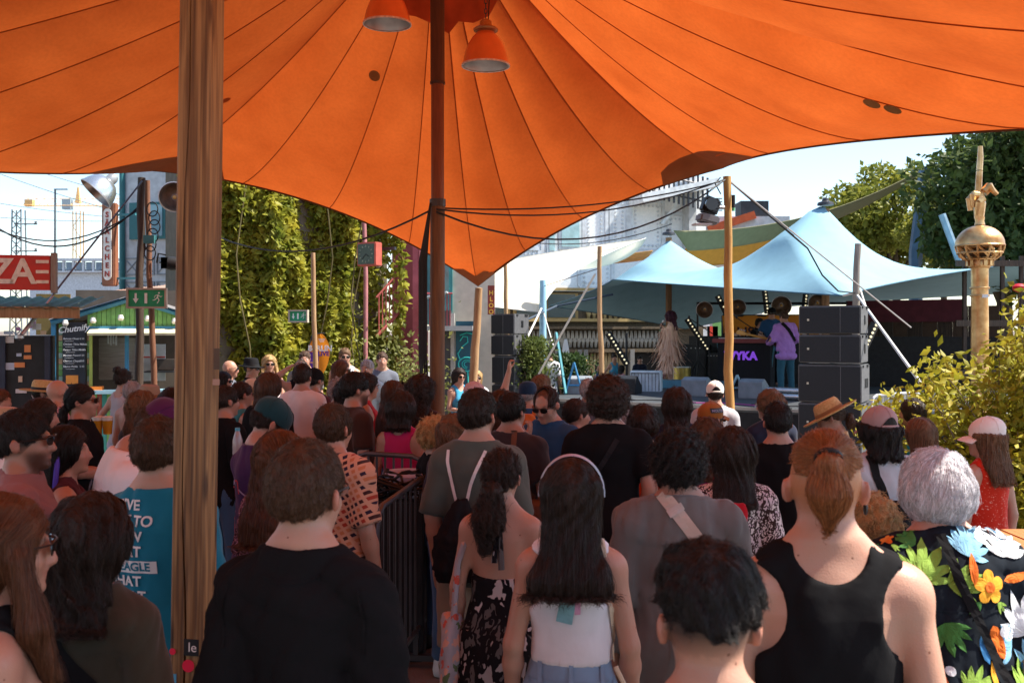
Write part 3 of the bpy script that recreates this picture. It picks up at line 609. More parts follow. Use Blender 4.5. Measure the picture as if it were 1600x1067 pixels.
def flat_roofs():
    """row of stall roofs between kiosk and pizza stall"""
    o = MB(); v = []; f = []; a = P(80, 475, 17.5); b = P(208, 462, 17.5)
    root = empty('stall_roof', (a.x, 17.5, 0), 0, 'rust red and grey corrugated stall roof behind the green kiosk', 'roof')
    n = 70
    for i in range(n + 1):
        x = (b.x - a.x) * i / n; z = a.z - .02 + (b.z - a.z) * i / n + .02 * math.sin(i * 2.2); v += [(x, -.3, z - .12), (x, 2.5, z + .34)]
    link('corrugated_roof', mesh_from('corrugated_roof', v, [(i * 2, i * 2 + 2, i * 2 + 3, i * 2 + 1) for i in range(n)]), M('rust_sheet', (.38, .17, .11), .8, col2=(.26, .22, .19), scale=1.2), root, True)
    MB().box(((b.x - a.x) / 2, .4, a.z / 2 - .2), (b.x - a.x, .08, a.z - .3)).build('wall', M('stall_boards', (.12, .10, .08), .8), root)
flat_roofs()

def exit_sign(label, px, py, Y, wpx, hpx, yaw=0, post=None):
    c = P(px, py, Y); w_, h_ = wpx / F * Y, hpx / F * Y; root = empty('exit_sign', c, yaw, label, 'sign', 'green emergency exit signs')
    gm = M('exit_green', (.02, .30, .13), .5, var=.12, scale=14); wm = M('exit_white', (.75, .8, .74), .5, var=.05)
    MB().box((0, .02, 0), (w_, .04, h_)).build('panel', gm, root)
    fm = M('sign_frame', (.42, .36, .28), .7, var=.2)
    for s in (-1, 1): MB().box((0, .01, s * (h_ / 2 + .012)), (w_ + .05, .07, .024)).build('frame_bar', fm, root); MB().box((s * (w_ / 2 + .012), .01, 0), (.024, .066, h_ - .002)).build('frame_bar', fm, root)
    # arrow pointing down, door, running figure
    q = h_; MB().prism([(-.06, .3), (.06, .3), (.06, -.02), (.17, -.02), (0, -.30), (-.17, -.02), (-.06, -.02)], None, (-w_ * .30, -.006, 0), (q, 0, 0), (0, 0, q), (0, .005, 0)).build('arrow', wm, root)
    MB().box((-w_ * .02, -.004, 0), (h_ * .16, .005, h_ * .62)).build('door_mark', wm, root)
    rn = [((.0, .05), (.10, -.12), .05), ((.10, -.12), (-.02, -.30), .045), ((.0, .05), (-.16, -.1), .05), ((-.16, -.1), (-.28, -.12), .04), ((.04, .22), (.0, .03), .07), ((.04, .2), (.2, .08), .035), ((.2, .08), (.28, .14), .03), ((.03, .2), (-.13, .16), .035), ((-.13, .16), (-.18, .02), .03)]
    for k, (a, b, r) in enumerate(rn):
        d = Vector((b[0] - a[0], 0, b[1] - a[1])); n_ = Vector((-d.z, 0, d.x)).normalized() * r * .5
        v = [Vector((a[0], 0, a[1])) + n_, Vector((a[0], 0, a[1])) - n_, Vector((b[0], 0, b[1])) - n_, Vector((b[0], 0, b[1])) + n_]
        MB().add([(w_ * .30 + p.x * q, -.005 - .0004 * k, p.z * q) for p in v], [(0, 1, 2, 3)]).build('figure_limb', wm, root, fix=False)
    MB().lathe([(.055 * q, 0), (.055 * q, .003)], (w_ * .30 + .09 * q, -.005, .32 * q), n=14, m=Matrix.Rotation(R(90), 3, 'X')).build('figure_head', wm, root)
exit_sign('green emergency exit sign mounted on the two left posts', 229, 466, 12.3, 55, 26, R(6))
exit_sign('small green exit sign hanging before the vine wall', 466, 494, 15.8, 27, 15, R(-10))

def saal_sign():
    c = P(168, 382, 20); root = empty('blade_sign', (c.x, 20, c.z), R(-14), 'tall brown vertical blade sign reading SAALCHEN in red letters', 'sign'); s = 20 / F
    bm = M('sign_brown', (.26, .10, .05), .6); MB().box((0, .08, 0), (24 * s, .14, 130 * s)).build('case', bm, root, bevel=.02)
    # pale capsule face
    w_, h_ = 7 * s, 56 * s; poly = [(w_ * math.cos(a), h_ - w_ + w_ * math.sin(a)) for a in np.linspace(0, math.pi, 10)] + [(-w_ * math.cos(a), -(h_ - w_) - w_ * math.sin(a)) for a in np.linspace(0, math.pi, 10)]
    MB().prism(poly, None, (0, -.012, 0), (1, 0, 0), (0, 0, 1), (0, .02, 0)).build('face', M('sign_ivory', (.74, .70, .62), .5), root)
    rm = M('sign_red_letter', (.34, .05, .035), .5)
    for k, ch in enumerate('SÄÄLCHEN'): text(ch, (0, -.022, 46 * s - k * 13.2 * s), (1, 0, 0), (0, 0, 1), .155, rm, root, name='letter', bold=.004, extrude=.006)
    for z in (-.68, .6): MB().box((.35, .1, z), (.45, .04, .04)).build('bracket', M('teal_bracket', (.05, .2, .22), .5), root)
saal_sign()
def saal_building():
    g = random.Random(9); a = P(193, 500, 21); root = empty('tin_clad_house', (a.x, 21, 0), R(-14), 'pale patterned house with teal corner column behind the exit sign', 'building')
    pat = M('tin_panel', (.42, .45, .46), .6, var=.1); w_ = 1.9
    MB().box((w_ / 2, .5, 2.9), (w_, 1.0, 5.8)).build('wall', M('tin_wall', (.50, .53, .54), .6), root)
    tl = M('teal_paint', (.035, .16, .17), .5, var=.1)
    MB().tube([(0, -.05, 0), (0, -.05, 5.6)], .06, 10).build('corner_column', tl, root, True)
    z0, z1 = P(0, 375, 21).z, P(0, 318, 21).z
    wn = MB().box((.60, -.03, (z0 + z1) / 2), (.85, .06, z1 - z0)).build('window', tl, root); MB().box((.68, -.07, (z0 + z1) / 2), (.58, .03, z1 - z0 - .12)).build('pane', M('window_glass_blue', (.18, .36, .42), .1, spec=.8, var=.1), wn)
    for i in range(5):
        for j in range(9):
            z = .9 + j * .5; x = .2 + i * .38
            if z0 - .3 < z < z1 + .3 and x < 1.2: continue
            mb = MB()
            for (dx, dz, w2, h2) in ((0, .17, .34, .025), (0, -.17, .34, .025), (.15, 0, .025, .30), (-.15, 0, .025, .30)): mb.box((x + dx, -.01, z + dz), (w2, .03, h2))
            for q in (-1, 1): mb.box((x, -.008, z), (.34, .02, .02), m=Matrix.Rotation(R(45 * q), 3, 'Y'))
            mb.build('relief_panel', M('tin_relief', (.24, .27, .29), .6), root)
    for z in (1.9, 3.05): MB().tube([(-.5, -.05, z), (0, -.05, z)], .025, 6).build('bracket_arm', tl, root)
saal_building()
def dish_lamp(label, px, py, Y, dia, aim, arm=None, kind='ribbed', name='reflector_lamp', group=None):
    c = P(px, py, Y); root = empty(name, c, 0, label, 'lamp', group); q = Vector(aim).to_track_quat('Z', 'Y').to_matrix(); r = dia / 2
    alu = M('ribbed_reflector', (.55, .58, .6), .25, metal=.85, var=.2, scale=18, stretch=(6, 6, 1))
    prof = [(r, 0), (r * .97, -r * .12), (r * .9, -r * .38), (r * .74, -r * .7), (r * .5, -r * .92), (r * .28, -r * 1.0)]
    MB().lathe(prof, n=28, m=q, cap=False).build('reflector', alu, root, True)
    MB().lathe([(a * .97, z + .012) for a, z in prof] + [(0, -r * .98)], n=28, m=q, cap=False).build('inner_bowl', M('dull_bowl', (.32, .25, .2), .3, metal=.8, var=.35, scale=8), root, True)
    MB().lathe([(r * 1.02, -.01), (r * 1.03, .012), (r * .97, .014)], n=28, m=q, cap=False).build('rim', steel, root, True)
    MB().lathe([(r * .30, -r * .95), (r * .30, -r * 1.25), (r * .2, -r * 1.4), (0, -r * 1.42)], n=16, m=q).build('lamp_housing', M('lamp_housing_grey', (.35, .37, .38), .4, metal=.5), root, True)
    MB().lathe([(r * .12, -r * .9), (r * .17, -r * .55), (r * .12, -r * .35), (0, -r * .3)], n=12, m=q).build('bulb', M('amber_bulb', (.55, .3, .08), .2), root, True)
    return root
dish_lamp('big ribbed silver reflector lamp beside the blade sign', 150, 302, 15, .56, (-.6, -.35, -.72))
dish_lamp('round reflector lamp half hidden by the square timber post', 272, 308, 14, .42, (.25, -.9, -.1))
def far_left():
    Y = 95; a = P(75, 430, Y); b = P(165, 440, Y); root = empty('railway_viaduct_building', (a.x, Y, 0), 0, 'pale long low building far behind the pizza stall', 'building')
    wallm = M('far_concrete', (.50, .53, .56), .8); L = b.x - a.x + 4
    MB().box((L / 2 - 2, 3, b.z / 2 + .6), (L, 5, b.z + 1.2)).build('wall', wallm, root)
    for k in range(9):
        x = -1 + k * .95; MB().box((x, .4, b.z + 1.5), (.5, .3, .75)).build('window', M('far_glass', (.16, .22, .28), .3), root)
        MB().box((x + .46, .35, b.z + 1.5), (.18, .4, 1.0)).build('pier', wallm, root)
    MB().box((L / 2 - 2, .2, b.z + .95), (L, .3, .14)).build('ledge', wallm, root); MB().box((L / 2 - 2, .3, b.z + 2.1), (L, .5, .25)).build('parapet', wallm, root)
    # tower crane
    Y = 150; c = P(122, 500, Y); root = empty('tower_crane', (c.x, Y, 0), 0, 'yellow tower crane with long jib in the hazy distance', 'crane'); ym = M('crane_hazed_yellow', (.75, .45, .18), .6); s = Y / F  # crane yellow is paled: distance haze put into its colour
    zt = P(0, 330, Y).z; hw = .55
    for dx in (-hw, hw):
        for dy in (-hw, hw): MB().box((dx, dy, zt / 2), (.14, .14, zt)).build('mast_leg', ym, root)
    for k in range(int(zt / 1.6)): MB().tube([(-hw if k % 2 else hw, -hw, k * 1.6), (hw if k % 2 else -hw, -hw, k * 1.6 + 1.6)], .05, 4).build('mast_brace', ym, root)
    jz = zt + .8; xl, xr = P(38, 0, Y).x - c.x, P(190, 0, Y).x - c.x
    for (dz, dy) in ((0, -.5), (0, .5), (1.1, 0)): MB().tube([(xl, dy, jz + dz), (xr, dy, jz + dz)], .05, 4).build('jib_chord', ym, root)
    for k in range(12):
        x = xl + (xr - xl) * k / 12; MB().tube([(x, -.5, jz), (x + (xr - xl) / 24, 0, jz + 1.1), (x + (xr - xl) / 12, -.5, jz)], .045, 4).build('jib_brace', ym, root)
    MB().box((-1.6, 0, jz + .2), (1.3, 1.0, 1.5)).build('cab', M('crane_cab', (.35, .42, .45), .4), root); MB().box((0, 0, jz + 1.6), (.7, .7, 2.4), taper=.3).build('tower_head', ym, root); MB().box((xl + .8, 0, jz + .4), (1.2, .9, 1.0)).build('trolley', ym, root)
    # railway lattice mast and lamp mast
    Y = 70; c = P(29, 500, Y); root = empty('lattice_mast', (c.x, Y, 0), 0, 'dark steel lattice railway mast with insulators at far left', 'mast'); zt = P(0, 328, Y).z; dm = M('mast_steel', (.10, .12, .13), .6); hw = .34
    for dx in (-hw, hw):
        for dy in (-hw, hw): MB().tube([(dx * 1.3, dy * 1.3, 0), (dx * .9, dy * .9, zt)], .055, 4).build('leg', dm, root)
    for k in range(int(zt / .7)):
        z = k * .7; MB().tube([(-hw, -hw, z), (hw, -hw, z + .7)], .035, 4).build('brace', dm, root); MB().tube([(hw, -hw, z), (-hw, -hw, z + .7)], .035, 4).build('brace', dm, root)
    for z in (zt - 1.0, zt - 2.9): MB().box((.5, 0, z), (1.6, .08, .08)).build('cross_arm', dm, root); MB().lathe([(.05, 0), (.12, .05), (.05, .1), (.12, .15), (.05, .2)], (1.2, 0, z), n=8).build('insulator', dm, root)
    Y = 60; c = P(86, 500, Y); zt = P(0, 296, Y).z; root = empty('lamp_mast', (c.x, Y, 0), 0, 'thin tall railway lamp mast between crane and lattice mast', 'mast')
    MB().tube([(0, 0, 0), (0, 0, zt)], [.11, .06], 8).build('pole', dm, root); MB().box((.35, 0, zt), (.8, .12, .06)).build('lamp_arm', dm, root)
    ctr = 0
    for (x0, y0, x1, y1, Yw) in ((0, 272, 330, 365, 60), (60, 268, 330, 330, 62), (0, 318, 330, 345, 64), (0, 340, 330, 338, 66)):
        cable('thin overhead railway wire number from left across the pale sky %s' % ('high', 'higher', 'low', 'lowest')[ctr] if False else ('uppermost overhead wire', 'second overhead wire', 'third overhead wire', 'lowest overhead wire')[ctr] + ' crossing the pale sky left of the sign', sag(P(x0, y0, Yw), P(x1, y1, Yw + 6), .3), .022, dm, 'overhead_wire', 'wire'); ctr += 1
    Y = 130; a = P(348, 560, Y); MB
far_left()
cable('black festoon cable sagging from the left edge to the exit sign post', sag(P(-20, 345, 12.2), P(222, 318, 12.5), .42), .011)
cable('second black cable sagging from left edge to the exit sign post', sag(P(-20, 352, 12.1), P(224, 322, 12.5), .30), .009)
cable('steel guy rope running from left post down over the pizza stall', [P(222, 283, 12.45), P(32, 525, 10.6)], .011, M('steel_rope', (.10, .11, .13), .5), 'guy_rope', 'rope')
def rigging():
    root = empty('turnbuckle', P(48, 505, 10.6), 0, 'silver turnbuckle and shackle at the foot of the left guy rope', 'turnbuckle')
    d = (P(80, 465, 11.0) - P(30, 527, 10.55)).normalized()
    MB().tube([tuple(d * -.18), tuple(d * .22)], .022, 8).build('barrel', steel, root, True); MB().tube([tuple(d * .22), tuple(d * .45)], .012, 8).build('rod', steel, root, True); MB().lathe([(.0, -.03), (.045, -.01), (.045, .02), (0, .03)], tuple(d * -.22), n=12).build('shackle', steel, root, True)
    # black spotlight on the left post
    c = P(262, 411, 12.6); root = empty('spotlight', c, 0, 'black can spotlight clamped to the left pole', 'spotlight')
    MB().lathe([(.085, 0), (.09, .06), (.08, .2), (.07, .30), (0, .31)], n=18, m=Vector((1, .2, -.1)).to_track_quat('Z', 'Y').to_matrix()).build('can', black_p, root, True)
    MB().tube([(-.02, 0, .1), (-.12, 0, .12), (-.14, 0, 0)], .012, 6).build('yoke', black_p, root)
    for k in range(4): MB().box((-.03, -.02, 0), (.10, .01, .14), m=Matrix.Rotation(R(k * 90), 3, 'X')).build('barn_door', black_p, root)
    c = P(240, 365, 12.55); root = empty('cable_bundle', c, 0, 'coiled black cables hanging on the slim pole above the exit sign', 'cable')
    g = random.Random(8)
    for k in range(6): MB().tube([(.07 * math.cos(a) + .03 * math.sin(k), -.05, .09 * math.sin(a) - .11 * k + .3) for a in np.linspace(0, 6.28, 14)], .008, 5, caps=False).build('coil', black_m, root, True)
    MB().box((-.03, -.06, -.08), (.14, .08, .10)).build('junction_box', M('teal_box', (.04, .16, .17), .5), root)
rigging()
def clock():
    c = P(572, 397, 16.4); root = empty('box_clock', c, R(-30), 'square red box clock fixed on the vine wall', 'clock'); s = .26
    MB().box((0, .09, 0), (s * 2 * .75, .18, s * 1.5)).build('case', M('clock_red', (.42, .09, .06), .5), root, bevel=.012)
    MB().box((0, -.004, 0), (s * 1.28, .008, s * 1.28)).build('dial', M('clock_dial', (.05, .075, .05), .35), root)
    for k in range(12):
        a = k * math.pi / 6; MB().box((math.sin(a) * .13, -.011, math.cos(a) * .13), (.012, .004, .03), m=Matrix.Rotation(a, 3, 'Y')).build('hour_mark', M('clock_mark', (.3, .32, .22), .5), root)
    for a, L in ((2.2, .07), (3.9, .11)): MB().box((math.sin(a) * L / 2, -.014, math.cos(a) * L / 2), (.012, .004, L), m=Matrix.Rotation(a, 3, 'Y')).build('clock_hand', black_p, root)
    MB().box((.2, .3, .1), (.35, .05, .05)).build('bracket', dark_steel, root)
clock()
def beach_flag():
    c = P(500, 600, 15.2); root = empty('feather_flag', (c.x, 15.2, 0), R(-6), 'orange and purple teardrop flag with BERLIN LIVE lettering', 'flag'); s = 15.2 / F
    zt, zb = P(0, 522, 15.2).z, P(0, 588, 15.2).z; H_ = zt - zb; w0 = 40 * s; v = []; f = []; n = 26; m_ = 9
    def half(t): return w0 / 2 * math.sin(math.pi * min(1, t * .98 + .01)) ** .55 * (1.0 - .35 * (1 - t)) + .004
    for i in range(n + 1):
        t = i / n; h = half(t)
        for j in range(m_ + 1): u = j / m_ * 2 - 1; v.append((u * h - .02 * (1 - t), .03 * math.sin(u * 2.4 + t * 3), zb + t * H_))
    f = [(i * (m_ + 1) + j, i * (m_ + 1) + j + 1, (i + 1) * (m_ + 1) + j + 1, (i + 1) * (m_ + 1) + j) for i in range(n) for j in range(m_)]
    m = M('flag_orange', (.78, .27, .02), .7, var=.06, trans=.3); me = mesh_from('cloth', v, f); me.materials.append(m); me.materials.append(M('flag_purple', (.14, .04, .36), .7, var=.1, trans=.3)); me.materials.append(M('flag_blush', (.75, .30, .22), .7, trans=.3))
    for k, p in enumerate(me.polygons):
        i, j = divmod(k, m_)
        if j < 4 and i < 15: p.material_index = 1 if (i * 5) % 4 or i > 9 else 2
    link('cloth', me, None, root, True)
    wt = M('flag_white', (.8, .78, .75), .7, var=0)
    text('BERLIN', (.015, -.05, zb + H_ * .66), (1, 0, 0), (0, 0, 1), .118, wt, root, bold=.004, extrude=.002); text('LIVE', (.07, -.05, zb + H_ * .535), (1, 0, 0), (0, 0, 1), .095, M('flag_purple'), root, bold=.004, extrude=.002)
    for k in range(3): MB().box((.04, -.045, zb + H_ * (.88 - k * .028)), (.10 - .02 * k, .004, .010)).build('small_print_line', wt, root)
    MB().tube([(-.25, 0, 0), (-.22, .0, zb), (-.23, .02, zb + H_ * .4), (-.12, .02, zt), (.06, .02, zt + .015)], .012, 6).build('pole', dark_steel, root, True)
beach_flag()
# =================================================================== middle: pink house, mural, ornate building
def pink_house():
    root = empty('pink_columned_house', (P(655, 0, 18.6).x, 18.6, 0), 0, 'house front with pink columns and steel balcony beside the vines', 'building'); s = 18.6 / F
    px = lambda x: (x - 655) * s; pz = lambda y: CAMZ - (y - HY) * s
    pink = M('pink_column_paint', (.62, .20, .22), .6, var=.08); pk2 = M('dark_pink_paint', (.42, .10, .13), .6)
    MB().box((px(661), 0, pz(400) / 2 + .2), (11 * s, .12, pz(380))).build('column', pink, root); MB().box((px(650), .03, pz(400) / 2 + .2), (10 * s, .14, pz(380))).build('column', pk2, root)
    MB().box((px(722), .9, pz(330) / 2), (100 * s, .1, pz(330))).build('wall', M('cream_render', (.52, .47, .38), .85, var=.1), root)
    MB().box((px(632), .7, pz(330) / 2), (52 * s, .1, pz(330))).build('red_wall', M('dark_red_wall', (.26, .06, .07), .8, var=.15), root)
    MB().box((px(700), .3, pz(513)), (78 * s, 1.0, .09)).build('balcony_slab', M('slab_grey', (.35, .35, .34), .7), root)
    for k in range(9): MB().box((px(668 + k * 4.5), -.18, pz(485)), (.022, .022, pz(460) - pz(511))).build('baluster', M('baluster_red', (.28, .05, .06), .5), root)
    MB().tube([(px(664), -.18, pz(459)), (px(708), -.18, pz(459))], .02, 6).build('balcony_rail', M('baluster_red'), root)
    gl = M('turquoise_glass', (.05, .22, .24), .15, spec=.8); w_ = MB().box((px(680), .82, pz(440)), (.55, .06, 1.6)).build('window', M('teal_frame', (.04, .22, .22), .5), root); MB().box((px(680), .78, pz(440)), (.42, .03, 1.45)).build('pane', gl, w_)
    MB().box((px(697), .4, pz(572)), (12 * s, .2, pz(514))).build('steel_door', M('door_dark', (.06, .06, .065), .5), root); MB().box((px(705.5), .36, pz(575)), (6 * s, .16, pz(516))).build('door_jamb', M('concrete_jamb', (.38, .36, .33), .8), root)
    MB().box((px(663), .02, pz(553)), (10 * s, .16, .9)).build('brick_base', M('brick_red', (.30, .09, .08), .8, bump=.4, bscale=20), root)
    # flamingo mural board
    b = MB().box((px(726), .36, pz(575)), (31 * s, .06, pz(529) - .15)).build('mural_board', M('mural_navy', (.012, .075, .11), .6, var=.12), root)
    cy = M('mural_turquoise', (.03, .42, .40), .6, var=.05)
    X, Z, y = px(728), pz(570), .322
    MB().tube([(X + .16 * math.cos(a), y, Z + .13 * math.sin(a)) for a in np.linspace(0, 6.28, 22)], .014, 5, caps=False).build('mural_stroke', cy, b)
    for r in (.11, .07): MB().tube([(X + .02 + r * math.cos(a), y, Z + r * .8 * math.sin(a)) for a in np.linspace(.4, 4.6, 14)], .010, 5).build('mural_stroke', cy, b)
    MB().tube([(X - .12, y, Z + .07), (X - .17, y, Z + .2), (X - .08, y, Z + .34), (X + .02, y, Z + .42), (X + .01, y, Z + .52), (X - .07, y, Z + .53), (X - .13, y, Z + .44)], .013, 6).build('mural_neck', cy, b)
    MB().tube([(X - .13, y, Z + .55), (X + .0, y, Z + .60), (X + .12, y, Z + .57)], .012, 5).build('mural_hat', cy, b); MB().tube([(X + .02, y, Z - .13), (X + .03, y, Z - .5)], .012, 5).build('mural_leg', cy, b)
    # hanging glow-letter blade sign
    bs = MB().box((px(767), .30, pz(468)), (11 * s, .10, 46 * s)).build('blade_board', M('sign_maroon', (.22, .04, .03), .6), root)
    for k, ch in enumerate('HLOO'): text(ch, (px(767), .24, pz(457 + k * 10)), (1, 0, 0), (0, 0, 1), .115, M('sign_gold_letter', (.72, .42, .06), .5), bs, name='letter', bold=.003)
    sl = MB().box((px(682), -.35, pz(463)), (40 * s, .7, .03), m=Matrix.Rotation(R(-14), 3, 'Y')).build('glass_canopy', M('pale_glass_sheet', (.5, .6, .62), .2, spec=.7), root)
pink_house()

def ornate_building():
    Y = 30; root = empty('ornate_white_building', (P(900, 0, Y).x, Y, 0), R(14), 'ornate white patterned building with dark shaded arcade below', 'building'); s = Y / F
    px = lambda x: (x - 900) * s; pz = lambda y: CAMZ - (y - HY) * s
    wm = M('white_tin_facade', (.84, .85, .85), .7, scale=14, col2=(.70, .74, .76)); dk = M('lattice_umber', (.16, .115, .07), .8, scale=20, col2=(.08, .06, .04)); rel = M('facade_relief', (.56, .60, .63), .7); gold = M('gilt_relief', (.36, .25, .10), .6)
    L0, L1 = 690, 1120
    MB().box((px((L0 + L1) / 2), .5, (pz(270) + pz(455)) / 2), ((L1 - L0) * s, 1.0, pz(270) - pz(455))).build('upper_wall', wm, root)
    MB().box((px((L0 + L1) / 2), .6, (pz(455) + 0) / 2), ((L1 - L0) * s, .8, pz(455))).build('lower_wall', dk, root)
    # relief frames on the white storey
    k = 0
    for (x0, y0, x1, y1) in ((845, 300, 866, 400), (872, 300, 905, 380), (912, 300, 950, 390), (957, 300, 985, 390), (990, 310, 1045, 390), (1050, 330, 1090, 400), (700, 390, 760, 450), (765, 390, 840, 450), (905, 395, 960, 450)):
        fr = MB(); xa, xb, za, zb = px(x0), px(x1), pz(y1), pz(y0); t = .10
        fr.box(((xa + xb) / 2, -.03, za), (xb - xa, .06, t)); fr.box(((xa + xb) / 2, -.03, zb), (xb - xa, .06, t)); fr.box((xa, -.028, (za + zb) / 2), (t, .056, zb - za - t)); fr.box((xb, -.028, (za + zb) / 2), (t, .056, zb - za - t))
        n = max(2, int((zb - za) / .12))
        for q in range(n):
            z = za + (zb - za) * (q + .5) / n
            for x in (xa + .16, xb - .16): fr.box((x, -.02, z), (.055, .05, .055), m=Matrix.Rotation(R(45), 3, 'Y'))
        m_ = max(2, int((xb - xa) / .12))
        for q in range(m_):
            x = xa + (xb - xa) * (q + .5) / m_
            for z in (za + .16, zb - .16): fr.box((x, -.02, z), (.055, .05, .055), m=Matrix.Rotation(R(45), 3, 'Y'))
        tag(fr.build('relief_frame', rel, root), kind='stuff'); k += 1
    for (x0, y0, x1, y1) in ((852, 330, 868, 396), (872, 318, 908, 390)):
        w_ = MB().box((px((x0 + x1) / 2), -.02, (pz(y0) + pz(y1)) / 2), ((x1 - x0) * s, .10, pz(y0) - pz(y1))).build('window', M('window_frame_pale', (.55, .62, .64), .6), root); MB().box((px((x0 + x1) / 2), -.075, (pz(y0) + pz(y1)) / 2), ((x1 - x0) * s - .14, .02, pz(y0) - pz(y1) - .14)).build('pane', M('pale_teal_glass', (.30, .48, .50), .12, spec=.8), w_)
    # shaded first floor: dark windows, gilt lattice band, cornices
    for (x0, x1) in ((800, 845), (850, 905), (745, 795)):
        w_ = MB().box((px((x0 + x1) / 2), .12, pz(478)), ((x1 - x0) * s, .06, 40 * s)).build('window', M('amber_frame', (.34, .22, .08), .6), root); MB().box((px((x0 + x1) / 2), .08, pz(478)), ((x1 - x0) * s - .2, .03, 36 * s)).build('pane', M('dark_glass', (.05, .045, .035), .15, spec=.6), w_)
    for (y, h, m_) in ((500, 5, gold), (512, 4, dk), (548, 5, dk), (452, 4, gold)): MB().box((px((L0 + L1) / 2), .05, pz(y)), ((L1 - L0) * s, .24, h * s)).build('cornice', m_, root)
    def lattice(x0, x1, y0, y1, step, mat, name):
        mb = MB(); n = int((x1 - x0) / step); h = pz(y0) - pz(y1); z = (pz(y0) + pz(y1)) / 2; a = math.atan2(step * s * .5, h)
        for k in range(n):
            x = px(x0 + (k + .5) * step)
            for q in (-1, 1): mb.box((x + q * step * s * .25, .12, z), (.05, .06, math.hypot(h, step * s * .5)), m=Matrix.Rotation(q * a, 3, 'Y'))
            mb.box((x, .1, z - h * .1), (.11, .06, .11), m=Matrix.Rotation(R(45), 3, 'Y'))
        tag(mb.build(name, mat, root), kind='stuff')
    lat = M('lattice_tin', (.34, .31, .26), .7)
    lattice(700, 1060, 517, 543, 7, lat, 'lattice_frieze'); lattice(918, 1065, 478, 499, 9, gold, 'gilt_frieze'); lattice(915, 990, 552, 590, 6, M('amber_lattice', (.40, .30, .16), .7), 'arcade_screen')
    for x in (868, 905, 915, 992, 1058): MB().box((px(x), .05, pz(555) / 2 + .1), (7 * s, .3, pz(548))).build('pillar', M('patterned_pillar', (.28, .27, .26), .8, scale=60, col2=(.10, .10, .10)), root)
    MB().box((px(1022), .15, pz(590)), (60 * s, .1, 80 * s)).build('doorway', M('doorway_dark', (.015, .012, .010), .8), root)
    MB().box((px(876), .0, pz(572)), (42 * s, .05, 36 * s)).build('orange_hoarding', M('orange_hoarding', (.72, .24, .02), .7), root)
    # roof terrace rail upper right
    MB().box((px(1050), -.4, pz(300)), (130 * s, 1.6, .25), m=Matrix.Rotation(R(-13), 3, 'Y') @ Matrix.Identity(3)).build('terrace_slab', M('terrace_grey', (.62, .63, .63), .7), root)
    for k in range(13): MB().box((px(1000 + k * 8), -1.1, pz(286 + k * 1.6)), (.05, .05, 1.0)).build('rail_post', dark_steel, root)
    for dz in (0, .5): MB().tube([(px(995), -1.1, pz(274) - dz), (px(1100), -1.1, pz(292) - dz)], .03, 6).build('terrace_rail', dark_steel, root)
    MB().tube([(px(1030), -.5, pz(345)), (px(1033), -.5, pz(350)), (px(1055), -.5, pz(322)), (px(1056), -.5, pz(310))], .06, 8).build('drain_pipe', M('pipe_pale', (.6, .65, .66), .5), root, True)
    MB().box((px(1084), -.3, pz(330)), (12 * s, .5, 130 * s)).build('corner_pier', M('pier_grey', (.45, .47, .48), .7), root)
ornate_building()
def chimney_house():
    Y = 40; s = Y / F; c = P(1165, 0, Y); root = empty('slate_roof_house', (c.x, Y, 0), 0, 'small distant house with grey slate dormer and red roof edge', 'building')
    pz = lambda y: CAMZ - (y - HY) * s
    MB().box((-.6, 0, pz(380)), (4.2, 2, pz(345) - pz(420))).build('wall', M('pale_gable', (.5, .5, .5), .8), root); MB().box((.2, -.2, pz(335)), (1.1, 1, .9)).build('dormer', M('slate', (.2, .2, .22), .8), root); MB().box((-.8, -1.1, pz(352)), (1.9, .2, .3), m=Matrix.Rotation(R(-18), 3, 'Y')).build('roof_edge', M('red_roof_edge', (.55, .10, .03), .7), root)
chimney_house()
def far_street():
    Y = 46; s = Y / F; root = empty('street_house', (P(1090, 0, Y).x, Y, 0), 0, 'pale sunlit house with painted mural far behind the singer', 'building'); pz = lambda y: CAMZ - (y - HY) * s; px = lambda x: (x - 1090) * s
    MB().box((0, 1, pz(480) / 2), (6.0, 2, pz(480))).build('wall', M('pale_house', (.62, .6, .55), .8), root)
    for k in range(4): MB().box((px(1062 + k * 18), -.03, pz(545)), (.9, .06, 1.0)).build('window', M('shop_glass', (.08, .12, .14), .2), root)
    for (x, y, w_, h, c) in ((1113, 530, .5, 1.2, (.7, .06, .03)), (1125, 520, .7, 1.3, (.2, .4, .12)), (1100, 515, .5, .8, (.75, .72, .7)), (1076, 575, .7, .7, (.75, .45, .05))): MB().box((px(x), -.05, pz(y)), (w_, .05, h)).build('painted_panel', M('mural_%d' % x, c, .7), root)
far_street()

